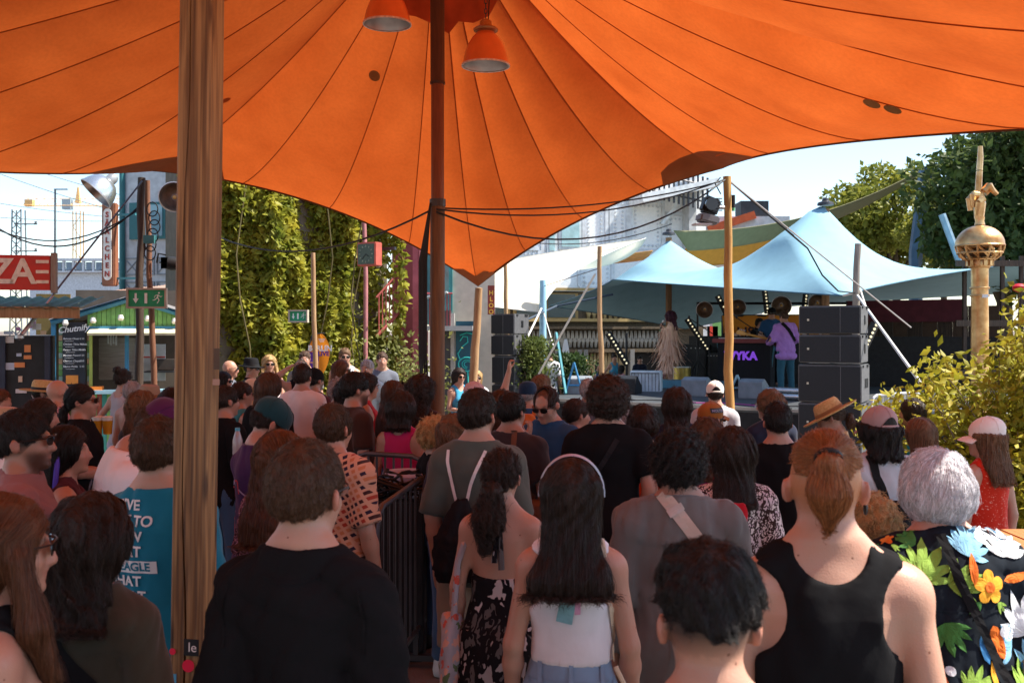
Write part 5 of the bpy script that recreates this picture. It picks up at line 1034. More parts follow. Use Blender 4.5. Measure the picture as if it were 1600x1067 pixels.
class Field:
    def __init__(s, lo, hi, vox, zbreaks=None):
        s.vox = vox
        s.x = np.arange(lo[0], hi[0] + vox, vox, dtype=np.float32); s.y = np.arange(lo[1], hi[1] + vox, vox, dtype=np.float32)
        if zbreaks:                       # [(z0, step), ...] from the bottom up
            zs = []; bz = zbreaks + [(hi[2] + vox, None)]
            for (z0, st), (z1, _) in zip(bz[:-1], bz[1:]): zs.append(np.arange(z0, z1, st))
            z = np.concatenate(zs); z = z[np.concatenate([[True], np.diff(z) > vox * .4])]
            s.z = z.astype(np.float32)
        else: s.z = np.arange(lo[2], hi[2] + vox, vox, dtype=np.float32)
        s.d = np.full((len(s.x), len(s.y), len(s.z)), .5, np.float32)
    def block(s, lo, hi):
        sl = []
        for a, l, h in zip((s.x, s.y, s.z), lo, hi):
            i0 = max(0, int(np.searchsorted(a, l)) - 1); i1 = min(len(a), int(np.searchsorted(a, h)) + 1)
            if i1 <= i0: return None
            sl.append(slice(i0, i1))
        return tuple(sl), s.x[sl[0]][:, None, None], s.y[sl[1]][None, :, None], s.z[sl[2]][None, None, :]
    def _mix(s, sl, d, k, op):
        a = s.d[sl]
        if op == 'u':
            if k > 0:
                h = np.clip(.5 + .5 * (a - d) / k, 0, 1); s.d[sl] = a + (d - a) * h - k * h * (1 - h)
            else: s.d[sl] = np.minimum(a, d)
        else:
            d = -d
            if k > 0:
                h = np.clip(.5 - .5 * (a - d) / k, 0, 1); s.d[sl] = a + (d - a) * h + k * h * (1 - h)
            else: s.d[sl] = np.maximum(a, d)
    def cap(s, a, b, r1, r2=None, k=.02, op='u', off=0., flat=False, sq=None):
        r2 = r1 if r2 is None else r2; r1 += off; r2 += off
        a = np.asarray(a, float); b = np.asarray(b, float); rm = max(r1, r2) + k + 3 * s.vox
        bl = s.block(np.minimum(a, b) - rm, np.maximum(a, b) + rm)
        if bl is None: return
        sl, X, Y, Z = bl; e = b - a; L2 = float(e @ e) + 1e-9
        px, py, pz = X - a[0], Y - a[1], Z - a[2]
        t0 = (px * e[0] + py * e[1] + pz * e[2]) / L2; t = np.clip(t0, 0, 1)
        d = np.sqrt((px - t * e[0]) ** 2 + (py - t * e[1]) ** 2 + (pz - t * e[2]) ** 2) - (r1 + (r2 - r1) * t)
        if flat: d = np.maximum(d, (t0 - 1) * math.sqrt(L2))
        s._mix(sl, d.astype(np.float32), k, op)
    def ell(s, c, r, k=.02, Rm=None, op='u', off=0.):
        c = np.asarray(c, float); r = np.asarray(r, float) + off; rm = r.max() + k + 3 * s.vox
        bl = s.block(c - rm, c + rm)
        if bl is None: return
        sl, X, Y, Z = bl; px, py, pz = X - c[0], Y - c[1], Z - c[2]
        if Rm is not None:
            q = Rm.T; px, py, pz = q[0, 0] * px + q[0, 1] * py + q[0, 2] * pz, q[1, 0] * px + q[1, 1] * py + q[1, 2] * pz, q[2, 0] * px + q[2, 1] * py + q[2, 2] * pz
        k0 = np.sqrt((px / r[0]) ** 2 + (py / r[1]) ** 2 + (pz / r[2]) ** 2)
        k1 = np.sqrt((px / r[0] ** 2) ** 2 + (py / r[1] ** 2) ** 2 + (pz / r[2] ** 2) ** 2) + 1e-6
        s._mix(sl, (k0 * (k0 - 1) / k1).astype(np.float32), k, op)
    def loft(s, tab, k=.02, off=0., op='u', ang=None):
        """tab rows: z, a, b, cy [, cx]; flat ends"""
        t = np.asarray([list(q) + [0] * (5 - len(q)) for q in tab], float); t = t[np.argsort(t[:, 0])]
        am = t[:, 1].max() + off + k + .04; bm = t[:, 2].max() + off + k + .04
        bl = s.block((t[:, 4].min() - am, t[:, 3].min() - bm, t[0, 0] - .05), (t[:, 4].max() + am, t[:, 3].max() + bm, t[-1, 0] + .05))
        if bl is None: return
        sl, X, Y, Z = bl; zz = Z.ravel()
        f = lambda i: np.interp(zz, t[:, 0], t[:, i])[None, None, :]
        a, b, cy, cx = f(1) + off, f(2) + off, f(3), f(4)
        x, y = X - cx, Y - cy
        q = np.sqrt((x / a) ** 2 + (y / b) ** 2) + 1e-6
        g = np.sqrt((x / a ** 2) ** 2 + (y / b ** 2) ** 2) / q + 1e-6
        d = (q - 1) / g
        d = np.maximum(d, np.maximum(t[0, 0] - Z, Z - t[-1, 0]) + 0 * d)
        s._mix(sl, d.astype(np.float32), k, op)
    def half(s, p, n, k=0.):
        """keep the side that n points away from"""
        n = np.asarray(n, float); n = n / np.linalg.norm(n); p = np.asarray(p, float)
        d = (s.x[:, None, None] - p[0]) * n[0] + (s.y[None, :, None] - p[1]) * n[1] + (s.z[None, None, :] - p[2]) * n[2]
        if k > 0:
            h = np.clip(.5 - .5 * (s.d - d) / k, 0, 1); s.d = (s.d + (d - s.d) * h + k * h * (1 - h)).astype(np.float32)
        else: s.d = np.maximum(s.d, d.astype(np.float32))
    def wrinkle(s, amp, wl, seed, aniso=(1, 1, .35), band=.03):
        m = np.argwhere(np.abs(s.d) < band)
        if not len(m): return
        g = np.random.default_rng(seed)
        p = np.stack([s.x[m[:, 0]], s.y[m[:, 1]], s.z[m[:, 2]]], 1)
        w = np.zeros(len(p))
        p2 = p + .03 * np.sin(p[:, [1, 2, 0]] * 14 + g.uniform(0, 6, 3)) 
        for i in range(7):
            kk = g.normal(size=3) * np.array(aniso); kk = kk / np.linalg.norm(kk) * 2 * math.pi / (wl * g.uniform(.5, 1.6))
            v = np.sin(p2 @ kk + g.uniform(0, 6)); w += (1 - np.abs(v)) ** 2 - .35 if i % 2 else v * .5
        s.d[tuple(m.T)] += (w * amp / 2.4).astype(np.float32)
    def mesh(s):
        d = s.d; ins = d < 0
        nx, ny, nz = d.shape
        c = np.zeros((nx - 1, ny - 1, nz - 1), np.uint8)
        for i in (0, 1):
            for j in (0, 1):
                for k in (0, 1): c += ins[i:nx - 1 + i, j:ny - 1 + j, k:nz - 1 + k]
        act = np.argwhere((c > 0) & (c < 8))
        if not len(act): return np.zeros((0, 3)), np.zeros((0, 4), int)
        idx = np.full(c.shape, -1, np.int32); idx[tuple(act.T)] = np.arange(len(act))
        co = np.array([(i, j, k) for i in (0, 1) for j in (0, 1) for k in (0, 1)])
        dv = np.stack([d[act[:, 0] + o[0], act[:, 1] + o[1], act[:, 2] + o[2]] for o in co], 1)
        pos = np.zeros((len(act), 3)); cnt = np.zeros(len(act))
        ax = (s.x, s.y, s.z)
        for a in range(8):
            for b in range(a + 1, 8):
                df = np.abs(co[a] - co[b])
                if df.sum() != 1: continue
                e = int(np.argmax(df)); cr = (dv[:, a] < 0) != (dv[:, b] < 0)
                if not cr.any(): continue
                da, db = dv[cr, a], dv[cr, b]; t = da / (da - db)
                pc = np.zeros((int(cr.sum()), 3))
                for q in range(3):
                    A = ax[q][act[cr, q] + co[a][q]]; Bq = ax[q][act[cr, q] + co[b][q]]; pc[:, q] = A + (Bq - A) * (t if q == e else 0)
                pos[cr] += pc; cnt[cr] += 1
        pos /= cnt[:, None]
        F4 = []
        def q(sa, sb, c1, c2, c3, c4):
            k = np.argwhere(sa != sb)
            return k, sa[tuple(k.T)]
        # x edges
        sa, sb = ins[:-1, 1:-1, 1:-1], ins[1:, 1:-1, 1:-1]; k = np.argwhere(sa != sb); fl = sa[tuple(k.T)]
        i, j, l = k.T; j = j + 1; l = l + 1
        Q = np.stack([idx[i, j - 1, l - 1], idx[i, j, l - 1], idx[i, j, l], idx[i, j - 1, l]], 1); Q[~fl] = Q[~fl][:, ::-1]; F4.append(Q)
        sa, sb = ins[1:-1, :-1, 1:-1], ins[1:-1, 1:, 1:-1]; k = np.argwhere(sa != sb); fl = sa[tuple(k.T)]
        i, j, l = k.T; i = i + 1; l = l + 1
        Q = np.stack([idx[i - 1, j, l - 1], idx[i - 1, j, l], idx[i, j, l], idx[i, j, l - 1]], 1); Q[~fl] = Q[~fl][:, ::-1]; F4.append(Q)
        sa, sb = ins[1:-1, 1:-1, :-1], ins[1:-1, 1:-1, 1:]; k = np.argwhere(sa != sb); fl = sa[tuple(k.T)]
        i, j, l = k.T; i = i + 1; j = j + 1
        Q = np.stack([idx[i - 1, j - 1, l], idx[i, j - 1, l], idx[i, j, l], idx[i - 1, j, l]], 1); Q[~fl] = Q[~fl][:, ::-1]; F4.append(Q)
        return pos, np.concatenate(F4)
    def sample(s, p, grad=False):
        p = np.asarray(p, float); r = []
        ii = []; tt = []
        for q, a in enumerate((s.x, s.y, s.z)):
            i = np.clip(np.searchsorted(a, p[:, q]) - 1, 0, len(a) - 2); ii.append(i); tt.append(np.clip((p[:, q] - a[i]) / (a[i + 1] - a[i]), 0, 1))
        (i, j, k), (u, v, w_) = ii, tt; d = s.d
        c = lambda a, b, e: d[i + a, j + b, k + e]
        c00 = c(0, 0, 0) * (1 - u) + c(1, 0, 0) * u; c10 = c(0, 1, 0) * (1 - u) + c(1, 1, 0) * u
        c01 = c(0, 0, 1) * (1 - u) + c(1, 0, 1) * u; c11 = c(0, 1, 1) * (1 - u) + c(1, 1, 1) * u
        c0 = c00 * (1 - v) + c10 * v; c1 = c01 * (1 - v) + c11 * v
        val = c0 * (1 - w_) + c1 * w_
        if not grad: return val
        h = s.vox * .7; g = np.stack([s.sample(p + np.eye(3)[q] * h) - s.sample(p - np.eye(3)[q] * h) for q in range(3)], 1)
        return val, g / (np.linalg.norm(g, axis=1, keepdims=True) + 1e-9)
    def project(s, p, it=4):
        for _ in range(it):
            v, g = s.sample(p, True); p = p - g * v[:, None] * .9
        return p

# ------------------------------------------------------------------ skin, hair and cloth materials
def skin_mat(tone):
    key = 'skin_%d' % int(tone * 100)
    if key in _mats: return _mats[key]
    c = np.array((.47, .275, .195)) * (1 - tone) + np.array((.16, .075, .045)) * tone
    m = M(key, tuple(c), .46, scale=14, bump=.12, bscale=220, spec=.45, sub=.08, col2=tuple(c * np.array((1.08, .94, .90))))
    n, l = m.node_tree.nodes, m.node_tree.links
    at = n.new('ShaderNodeAttribute'); at.attribute_name = 'tint'; mx = n.new('ShaderNodeMix'); mx.data_type = 'RGBA'; mx.blend_type = 'MULTIPLY'; mx.inputs[0].default_value = 1
    b = n['Principled BSDF']; src = b.inputs['Base Color'].links[0].from_socket
    l.new(src, mx.inputs[6]); l.new(at.outputs['Color'], mx.inputs[7]); l.new(mx.outputs[2], b.inputs['Base Color'])
    vo = n.new('ShaderNodeTexVoronoi'); vo.inputs['Scale'].default_value = 17; tc = n.new('ShaderNodeTexCoord'); l.new(tc.outputs['Object'], vo.inputs['Vector']); lt = n.new('ShaderNodeMath'); lt.operation = 'LESS_THAN'; lt.inputs[1].default_value = .055; l.new(vo.outputs['Distance'], lt.inputs[0])
    m2 = n.new('ShaderNodeMix'); m2.data_type = 'RGBA'; m2.blend_type = 'MULTIPLY'; l.new(lt.outputs[0], m2.inputs[0]); l.new(mx.outputs[2], m2.inputs[6]); m2.inputs[7].default_value = (.45, .35, .3, 1); l.new(m2.outputs[2], b.inputs['Base Color'])
    t3 = n.new('ShaderNodeTexNoise'); t3.inputs['Scale'].default_value = 30; l.new(tc.outputs['Object'], t3.inputs['Vector']); mr = n.new('ShaderNodeMapRange'); mr.inputs[3].default_value = .32; mr.inputs[4].default_value = .62; l.new(t3.outputs['Fac'], mr.inputs[0]); l.new(mr.outputs[0], b.inputs['Roughness'])
    return m
HAIRC = dict(black=(.010, .008, .007), dark=(.022, .013, .009), brown=(.06, .03, .016), auburn=(.09, .034, .014), ginger=(.24, .09, .03), blond=(.38, .24, .10),
             grey=(.26, .25, .25), silver=(.52, .51, .53), brownl=(.13, .07, .035), plum=(.05, .01, .022))
def hair_mat(c, strand=False):
    key = 'hair_%s%s' % (c, '_strand' if strand else '')
    if key in _mats: return _mats[key]
    col = HAIRC[c]
    m = M(key, col, .42 if strand else .6, var=.35, scale=25, bump=0 if strand else .5, bscale=120, spec=.35 if strand else .25, stretch=(1, 1, .3))
    if strand:
        n, l = m.node_tree.nodes, m.node_tree.links; b = n['Principled BSDF']
        hi = n.new('ShaderNodeHairInfo'); r = n.new('ShaderNodeValToRGB')
        r.color_ramp.elements[0].color = (*[x * .55 for x in col], 1); r.color_ramp.elements[1].color = (*[min(1, x * 1.7) for x in col], 1)
        l.new(hi.outputs['Random'], r.inputs[0]); l.new(r.outputs[0], b.inputs['Base Color'])
    return m
def cloth(name, col=None, **kw):
    if 'cloth_' + name in _mats: return _mats['cloth_' + name]
    kw.setdefault('var', .06); kw.setdefault('scale', 9); kw.setdefault('bump', .42); kw.setdefault('bscale', 9); kw.setdefault('spec', .1)
    kw.setdefault('sheen', .15 if max(col) > .03 else .0)
    return M('cloth_' + name, col, kw.pop('rough', .9), **kw)
def cloth_pattern(name, base, cols, scale, kind='voronoi', thr=.35, stretch=(1, 1, 1)):
    """base cloth printed with motifs of the given colours"""
    key = 'cloth_' + name
    if key in _mats: return _mats[key]
    m = cloth(name, base); n, l = m.node_tree.nodes, m.node_tree.links; b = n['Principled BSDF']
    src = b.inputs['Base Color'].links[0].from_socket
    tc = n.new('ShaderNodeTexCoord'); mp = n.new('ShaderNodeMapping'); mp.inputs['Scale'].default_value = stretch; l.new(tc.outputs['Object'], mp.inputs[0])
    nz = n.new('ShaderNodeTexNoise'); nz.inputs['Scale'].default_value = scale * 1.3; l.new(mp.outputs[0], nz.inputs['Vector'])
    ad = n.new('ShaderNodeMix'); ad.data_type = 'VECTOR'; ad.inputs[0].default_value = .06 if kind != 'leaf' else .14; l.new(mp.outputs[0], ad.inputs[4]); l.new(nz.outputs['Color'], ad.inputs[5])
    vo = n.new('ShaderNodeTexVoronoi'); vo.inputs['Scale'].default_value = scale; l.new(ad.outputs[1], vo.inputs['Vector'])
    if kind == 'leaf': vo.feature = 'DISTANCE_TO_EDGE'
    if kind == 'check': vo.distance = 'CHEBYCHEV'; vo.inputs['Randomness'].default_value = .0; ad.inputs[0].default_value = 0; mp.inputs['Scale'].default_value = (1, .05, 1); mp.inputs['Rotation'].default_value = (0, .5, 0)
    if kind == 'dot': vo.inputs['Randomness'].default_value = .55
    r = n.new('ShaderNodeMath'); r.operation = 'GREATER_THAN' if kind == 'leaf' else 'LESS_THAN'; r.inputs[1].default_value = thr; l.new(vo.outputs['Distance'], r.inputs[0])
    cr = n.new('ShaderNodeValToRGB'); cr.color_ramp.interpolation = 'CONSTANT'
    for i, c in enumerate(cols):
        e = cr.color_ramp.elements[0] if i == 0 else cr.color_ramp.elements.new(i / len(cols))
        e.position = i / len(cols); e.color = (*c, 1)
    vc = n.new('ShaderNodeTexVoronoi'); vc.inputs['Scale'].default_value = scale
    if kind == 'check': vc.inputs['Randomness'].default_value = 0; vc.distance = 'CHEBYCHEV'
    if kind == 'dot': vc.inputs['Randomness'].default_value = .55
    l.new(ad.outputs[1], vc.inputs['Vector']); sep = n.new('ShaderNodeSeparateColor'); l.new(vc.outputs['Color'], sep.inputs[0]); l.new(sep.outputs[0], cr.inputs[0])
    mx = n.new('ShaderNodeMix'); mx.data_type = 'RGBA'; l.new(r.outputs[0], mx.inputs[0]); l.new(src, mx.inputs[6]); l.new(cr.outputs[0], mx.inputs[7]); l.new(mx.outputs[2], b.inputs['Base Color'])
    return m

TORSO_M = [(.83, .14, .10, -.012), (.90, .160, .116, -.015), (.98, .152, .110, -.006), (1.08, .138, .100, .004), (1.18, .142, .104, .004), (1.28, .156, .112, -.002),
           (1.36, .162, .106, -.012), (1.41, .150, .090, -.02), (1.45, .112, .072, -.024), (1.485, .074, .06, -.022), (1.51, .058, .055, -.02)]
TORSO_F = [(.83, .15, .105, -.016), (.90, .172, .12, -.02), (.98, .154, .108, -.008), (1.08, .126, .09, .002), (1.18, .130, .092, .004), (1.28, .144, .10, -.002),
           (1.36, .152, .096, -.012), (1.41, .144, .082, -.02), (1.45, .112, .066, -.022), (1.485, .07, .054, -.02), (1.51, .05, .047, -.018)]
POSES = {  # elbow, wrist, finger direction, for the right (+x) arm of a 1.75 m person
    'down': ((.235, -.03, 1.125), (.245, .05, .875), (.0, .15, -1)), 'front': ((.225, .02, 1.14), (.075, .235, 1.12), (-.6, .6, .25)),
    'cross': ((.225, .06, 1.15), (.0, .185, 1.17), (-1, .1, .1)), 'phone': ((.21, .05, 1.13), (.06, .25, 1.25), (-.3, .5, .8)),
    'hip': ((.335, -.09, 1.17), (.185, .03, 1.02), (-.6, .7, -.4)), 'up': ((.33, .06, 1.58), (.40, .10, 1.83), (.15, -.05, 1)),
    'chin': ((.20, .13, 1.14), (.075, .17, 1.40), (-.2, .0, 1)), 'hang': ((.215, -.02, 1.12), (.215, .07, .87), (-.05, .15, -1)),
    'mic': ((.20, .14, 1.17), (.06, .19, 1.40), (-.4, .1, .9)), 'back': ((.24, -.09, 1.15), (.20, -.02, .93), (-.4, .4, -.7)),
    'neck': ((.30, .02, 1.17), (.30, .23, 1.10), (0, .9, .1)), 'strum': ((.27, .0, 1.16), (.10, .19, 1.03), (-.7, .3, -.4)), 'head': ((.34, .10, 1.52), (.12, .06, 1.68), (-.8, -.1, .2)),
}
class Person: pass
PEOPLE = []

def person(label, px, top, Y, yaw=0, sex='m', tone=.15, hair=('short', 'dark'), head=(0, 0, 0), arms=('down', 'down'), shirt=None, pants=('long', 'jeans'),
           wide=1.0, lean=0.0, X=None, z0=0.0, height=None, vox=None, strands=None, group='people in the crowd', hat=None, glasses=None, beard=None, shoes=True,
           eyes=False, extra=None, hat_h=0.0, name='person', tucked=False, loc=None, seed=None, stub=False):
    """top = image row of the top of the head (without hat); yaw 0 looks away from the camera, 90 looks to the right"""
    p = Person(); g = np.random.default_rng(abs(hash(label)) % 99991 if seed is None else seed)
    seed = sum(ord(c) * (i + 3) for i, c in enumerate(label)) % 99991; g = np.random.default_rng(seed)
    if loc is None:
        if height is None: height = CAMZ - (top - HY) / F * Y - z0
        loc = ((px - 800) / F * Y, Y, z0)
    S = height / 1.75; p.S = S; p.h = height
    root = empty(name, loc, R(-yaw), label, 'person', group); p.root = root; p.loc = loc
    if vox is None: vox = .0082 if Y < 3.4 else .0115 if Y < 5.5 else .0155 if Y < 8.2 else .0195 if Y < 11.5 else .023
    p.vox = vox
    fm = sex == 'f'; tor = [(z, a * wide, b * (1 + (wide - 1) * 1.1), cy) for z, a, b, cy in (TORSO_F if fm else TORSO_M)]
    shx = (.146 if fm else .166) * (1 + (wide - 1) * .75); ar = (.84 if fm else 1.0) * (1 + (wide - 1) * .6)
    arms_ = []
    for side, pose in ((-1, arms[0]), (1, arms[1])):
        e, w_, fd = POSES[pose] if isinstance(pose, str) else pose
        k = shx / .182
        dx = shx - .178
        sh = np.array((side * shx, -.02, 1.392)); e = np.array(((e[0] + dx) * side, e[1], e[2])); w_ = np.array(((w_[0] + dx * (1 if w_[0] > .15 else .3)) * side, w_[1], w_[2]))
        fd = np.array((fd[0] * side, fd[1], fd[2])); fd = fd / np.linalg.norm(fd)
        arms_.append((sh, e, w_, fd, side))
    p.arms = arms_; p.tor = tor
    Rh = rotm(*head); piv = np.array((0, -.012, 1.525)); p.Rh, p.piv = Rh, piv
    lm = np.array(Matrix.Rotation(R(-lean), 3, 'X')) if lean else None      # bend forward at the hips
    hp = np.array((0, 0, .95))
    def bend(q): return q if lm is None else hp + lm @ (np.asarray(q, float) - hp)
    def H(q): return bend(piv + Rh @ (np.asarray(q, float) - piv))
    Rt = Rh if lm is None else lm @ Rh
    p.H, p.bend, p.Rt = H, bend, Rt
    pts = [H((0, 0, 1.78)), H((0, .14, 1.6)), H((0, -.12, 1.66)), H((.1, 0, 1.65)), H((-.1, 0, 1.65))]
    for a in arms_: pts += [bend(a[1]), bend(a[2]), bend(a[2] + a[3] * .2)]
    pts = np.array(pts); bw = max(.24, .2 * wide + .04)
    lo = np.minimum(pts.min(0) - .07, (-bw, -.19, -.02)); hi = np.maximum(pts.max(0) + .07, (bw, .26, 1.6))
    if lm is not None: lo[1] -= .1
    zl = lo[2]; p.lo, p.hi = lo, hi
    zb = [(-.02, vox * 4.0), (.84, vox * 2.1), (1.36, vox)]
    def new(hi_=None, lo_=None, fine=False): return Field(lo if lo_ is None else lo_, hi if hi_ is None else hi_, vox, zb if not fine else None)
    # -------------------------------------------------------------- body
    B = new()
    if lm is None: B.loft(tor, k=.0)
    else:
        for (z, a, b, cy), (z2, a2, b2, cy2) in zip(tor[:-1], tor[1:]):
            B.ell(bend((0, cy, (z + z2) / 2)), ((a + a2) / 2, (b + b2) / 2, .09 if z < 1.36 else .05), k=.05, Rm=lm)
    for sh, e, w_, fd, sd_ in arms_:
        s_, e_, ww, f_ = bend(sh), bend(e), bend(w_), (fd if lm is None else lm @ fd)
        B.ell(s_, np.array((.056, .058, .062)) * ar, k=.05)
        B.cap(s_, e_, .050 * ar, .041 * ar, k=.03); m = e_ + (ww - e_) * .3; B.cap(e_, m, .040 * ar, .043 * ar, k=.02); B.cap(m, ww, .042 * ar, .026 * ar, k=.02)
        # hand: palm, four fingers, thumb
        hs = .9 if fm else 1.0; ax = (ww - e_); ax /= np.linalg.norm(ax)
        side = np.cross(f_, np.array((sd_ * 1., .1, .05))); side /= (np.linalg.norm(side) + 1e-9); nrm = np.cross(side, f_)
        fist = (not isinstance([arms[0], arms[1]][0 if sd_ < 0 else 1], str)) or [arms[0], arms[1]][0 if sd_ < 0 else 1] in ('chin', 'mic', 'phone', 'front', 'strum', 'neck', 'hip')
        pc = ww + f_ * .05 * hs
        Rp = np.stack([side, nrm, f_], 1)
        B.ell(pc, np.array((.040, .017, .052)) * hs, k=.018, Rm=Rp)
        for q, (o, L) in enumerate(((-.030, .068), (-.010, .078), (.010, .074), (.030, .058))):
            b0 = ww + f_ * .092 * hs + side * o * hs; curl = nrm * sd_ * (.55 if fist else .18)
            sp = side * o * (1.6 if [arms[0], arms[1]][0 if sd_ < 0 else 1] == 'up' else .2)
            b1 = b0 + (f_ * (.55 if fist else 1) + curl * .6 + sp * 4) * L * .5 * hs; b2 = b1 + (f_ * (-.1 if fist else .9) + curl * 1.5 + sp * 4) * L * .5 * hs
            B.cap(b0, b1, .0088 * hs, .0082 * hs, k=.006); B.cap(b1, b2, .0082 * hs, .0066 * hs, k=.004)
        t0 = ww + f_ * .03 * hs + side * .028 * hs; t1 = t0 + (f_ * .6 + side * .8 + nrm * sd_ * .4) * .042 * hs; t2 = t1 + (f_ * .9 + side * .2 + nrm * sd_ * .4) * .034 * hs
        B.cap(t0, t1, .012 * hs, .010 * hs, k=.012); B.cap(t1, t2, .010 * hs, .008 * hs, k=.005)
    nr = (.047 if fm else .056) * (1 + (wide - 1) * .5)
    B.cap(bend((0, -.026, 1.45)), H((0, -.018, 1.58)), nr * 1.06, nr * .96, k=.03)
    for sd_ in (-1, 1): B.cap(bend((sd_ * .025, -.035, 1.525)), bend((sd_ * shx * .82, -.03, 1.425)), .036 * (.8 if fm else 1), .043 * (.85 if fm else 1), k=.045)
    if fm:
        for sd_ in (-1, 1): B.ell(bend((sd_ * .068, .082, 1.265)), (.062, .055, .062), k=.05)
    # head
    B.ell(H((0, -.014, 1.653)), (.077, .097, .095), k=.02, Rm=Rt)
    B.ell(H((0, .03, 1.592)), (.056 if fm else .060, .062, .080), k=.03, Rm=Rt)
    B.ell(H((0, .074, 1.533)), (.024, .020, .018), k=.02, Rm=Rt)
    for sd_ in (-1, 1):
        B.ell(H((sd_ * .034, .064, 1.60)), (.022, .020, .022), k=.02, Rm=Rt)
        B.ell(H((sd_ * .032, .104, 1.634)), (.017, .016, .010), k=.012, Rm=Rt, op='s')
        B.ell(H((sd_ * .084, -.014, 1.622)), (.010, .020, .031), k=.006, Rm=Rt @ rotm(sd_ * -32, 8, 0))
        B.ell(H((sd_ * .095, -.002, 1.624)), (.006, .010, .018), k=.004, Rm=Rt, op='s')
    B.cap(H((0, .088, 1.645)), H((0, .108, 1.596)), .010, .0135, k=.012); B.ell(H((0, .098, 1.590)), (.017, .011, .008), k=.008, Rm=Rt)
    B.ell(H((0, .078, 1.653)), (.046, .016, .009), k=.016, Rm=Rt)
    B.ell(H((0, .090, 1.571)), (.022, .009, .0055), k=.005, Rm=Rt); B.ell(H((0, .088, 1.559)), (.020, .009, .006), k=.005, Rm=Rt)
    # legs
    legs = []
    for sd_ in (-1, 1):
        hpj, kn, an = np.array((sd_ * .088, -.005, .88)), np.array((sd_ * .10, .012, .49)), np.array((sd_ * .105, -.022, .085))
        if not fm: kn[0] *= 1.15; an[0] *= 1.2
        legs.append((hpj, kn, an, sd_))
        B.cap(hpj, kn, .088 * (1.03 if fm else 1) * (1 + (wide - 1) * .6), .054, k=.03); m = kn + (an - kn) * .3; B.cap(kn, m, .053, .057, k=.02); B.cap(m, an, .056, .036, k=.02)
        B.cap(an + (0, -.02, -.045), an + (sd_ * .02, .15, -.052), .038, .028, k=.025)
    p.legs = legs; p.B = B
    v, f = B.mesh()
    me = np_mesh('body', v * S, f)
    # skin tint: lips, stubble, shaved sides
    hl = (v - np.array([bend(piv)])) @ Rt + piv if lm is None else ((v - bend(piv)) @ Rt) + piv
    p_h = hl
    tint = np.ones((len(v), 4), np.float32)
    lips = np.exp(-(((hl[:, 0] / .022) ** 2 + ((hl[:, 1] - .096) / .014) ** 2 + ((hl[:, 2] - 1.565) / .009) ** 2)))
    tint[:, :3] *= 1 - lips[:, None] * np.array((.2, .5, .45))
    red = np.exp(-(((hl[:, 1] - .09) / .04) ** 2 + ((hl[:, 2] - 1.595) / .025) ** 2 + (hl[:, 0] / .06) ** 2)); tint[:, :3] *= 1 - red[:, None] * np.array((0, .14, .12))
    ear = (np.abs(hl[:, 0]) > .078) & (np.abs(hl[:, 2] - 1.62) < .04) & (hl[:, 1] < .03); tint[ear, 1:3] *= .82
    brow = np.exp(-((((np.abs(hl[:, 0]) - .034) / .02) ** 2 + ((hl[:, 2] - 1.655) / .006) ** 2))) * (hl[:, 1] > .05); tint[:, :3] *= (1 - .75 * brow)[:, None]
    if beard:
        sg = lambda t: 1 / (1 + np.exp(-np.clip(t, -30, 30)))
        bd = sg((1.592 - .25 * np.clip(hl[:, 1] - .05, 0, 1) - hl[:, 2]) / .006) * sg((hl[:, 1] - .012 - (1.60 - hl[:, 2]) * .1) / .006) * sg((hl[:, 2] - 1.495) / .008) * (np.abs(hl[:, 0]) < .085)
        bd *= 1 - np.exp(-((hl[:, 0] / .02) ** 2 + ((hl[:, 2] - 1.565) / .010) ** 2)); bd = np.maximum(bd, .8 * np.exp(-((hl[:, 0] / .03) ** 4 + ((hl[:, 2] - 1.580) / .006) ** 2)) * (hl[:, 1] > .07))
        tint[:, :3] *= 1 - bd[:, None] * (1 - (np.array((.22, .18, .17)) if beard != 'grey' else .6))
    hs_ = hair[0]
    hc = np.array(HAIRC[hair[1]]) if hair[1] in HAIRC else np.zeros(3)
    if hs_ in ('undercut', 'pony_shaved', 'short', 'balding', 'curlyshort', 'buzz'):
        crop = (hl[:, 2] > 1.585 + np.clip(hl[:, 1], 0, 1) * .9) & (hl[:, 1] < .055) & (hl[:, 2] > 1.56) & ~ear & (np.abs(hl[:, 0]) < .09)
        sk = np.array((.5, .27, .18)); fade = np.clip((hl[:, 2] - 1.575) / .05, 0, 1)[crop][:, None]
        tint[crop, :3] *= (1 - fade) + fade * np.clip(hc * (1.6 if hs_ != 'pony_shaved' else 1.5) / sk + (.12 if hs_ != 'pony_shaved' else .22), .08, 1)
    at = me.color_attributes.new('tint', 'FLOAT_COLOR', 'POINT'); at.data.foreach_set('color', tint.ravel())
    p.body = link('body', me, skin_mat(tone), root, True)
    # -------------------------------------------------------------- trousers / shorts / skirt
    def wr(Fd, amp, wl, an=(1, 1, .4)):
        if vox < .02: Fd.wrinkle(amp, wl, seed + len(root.children), an)
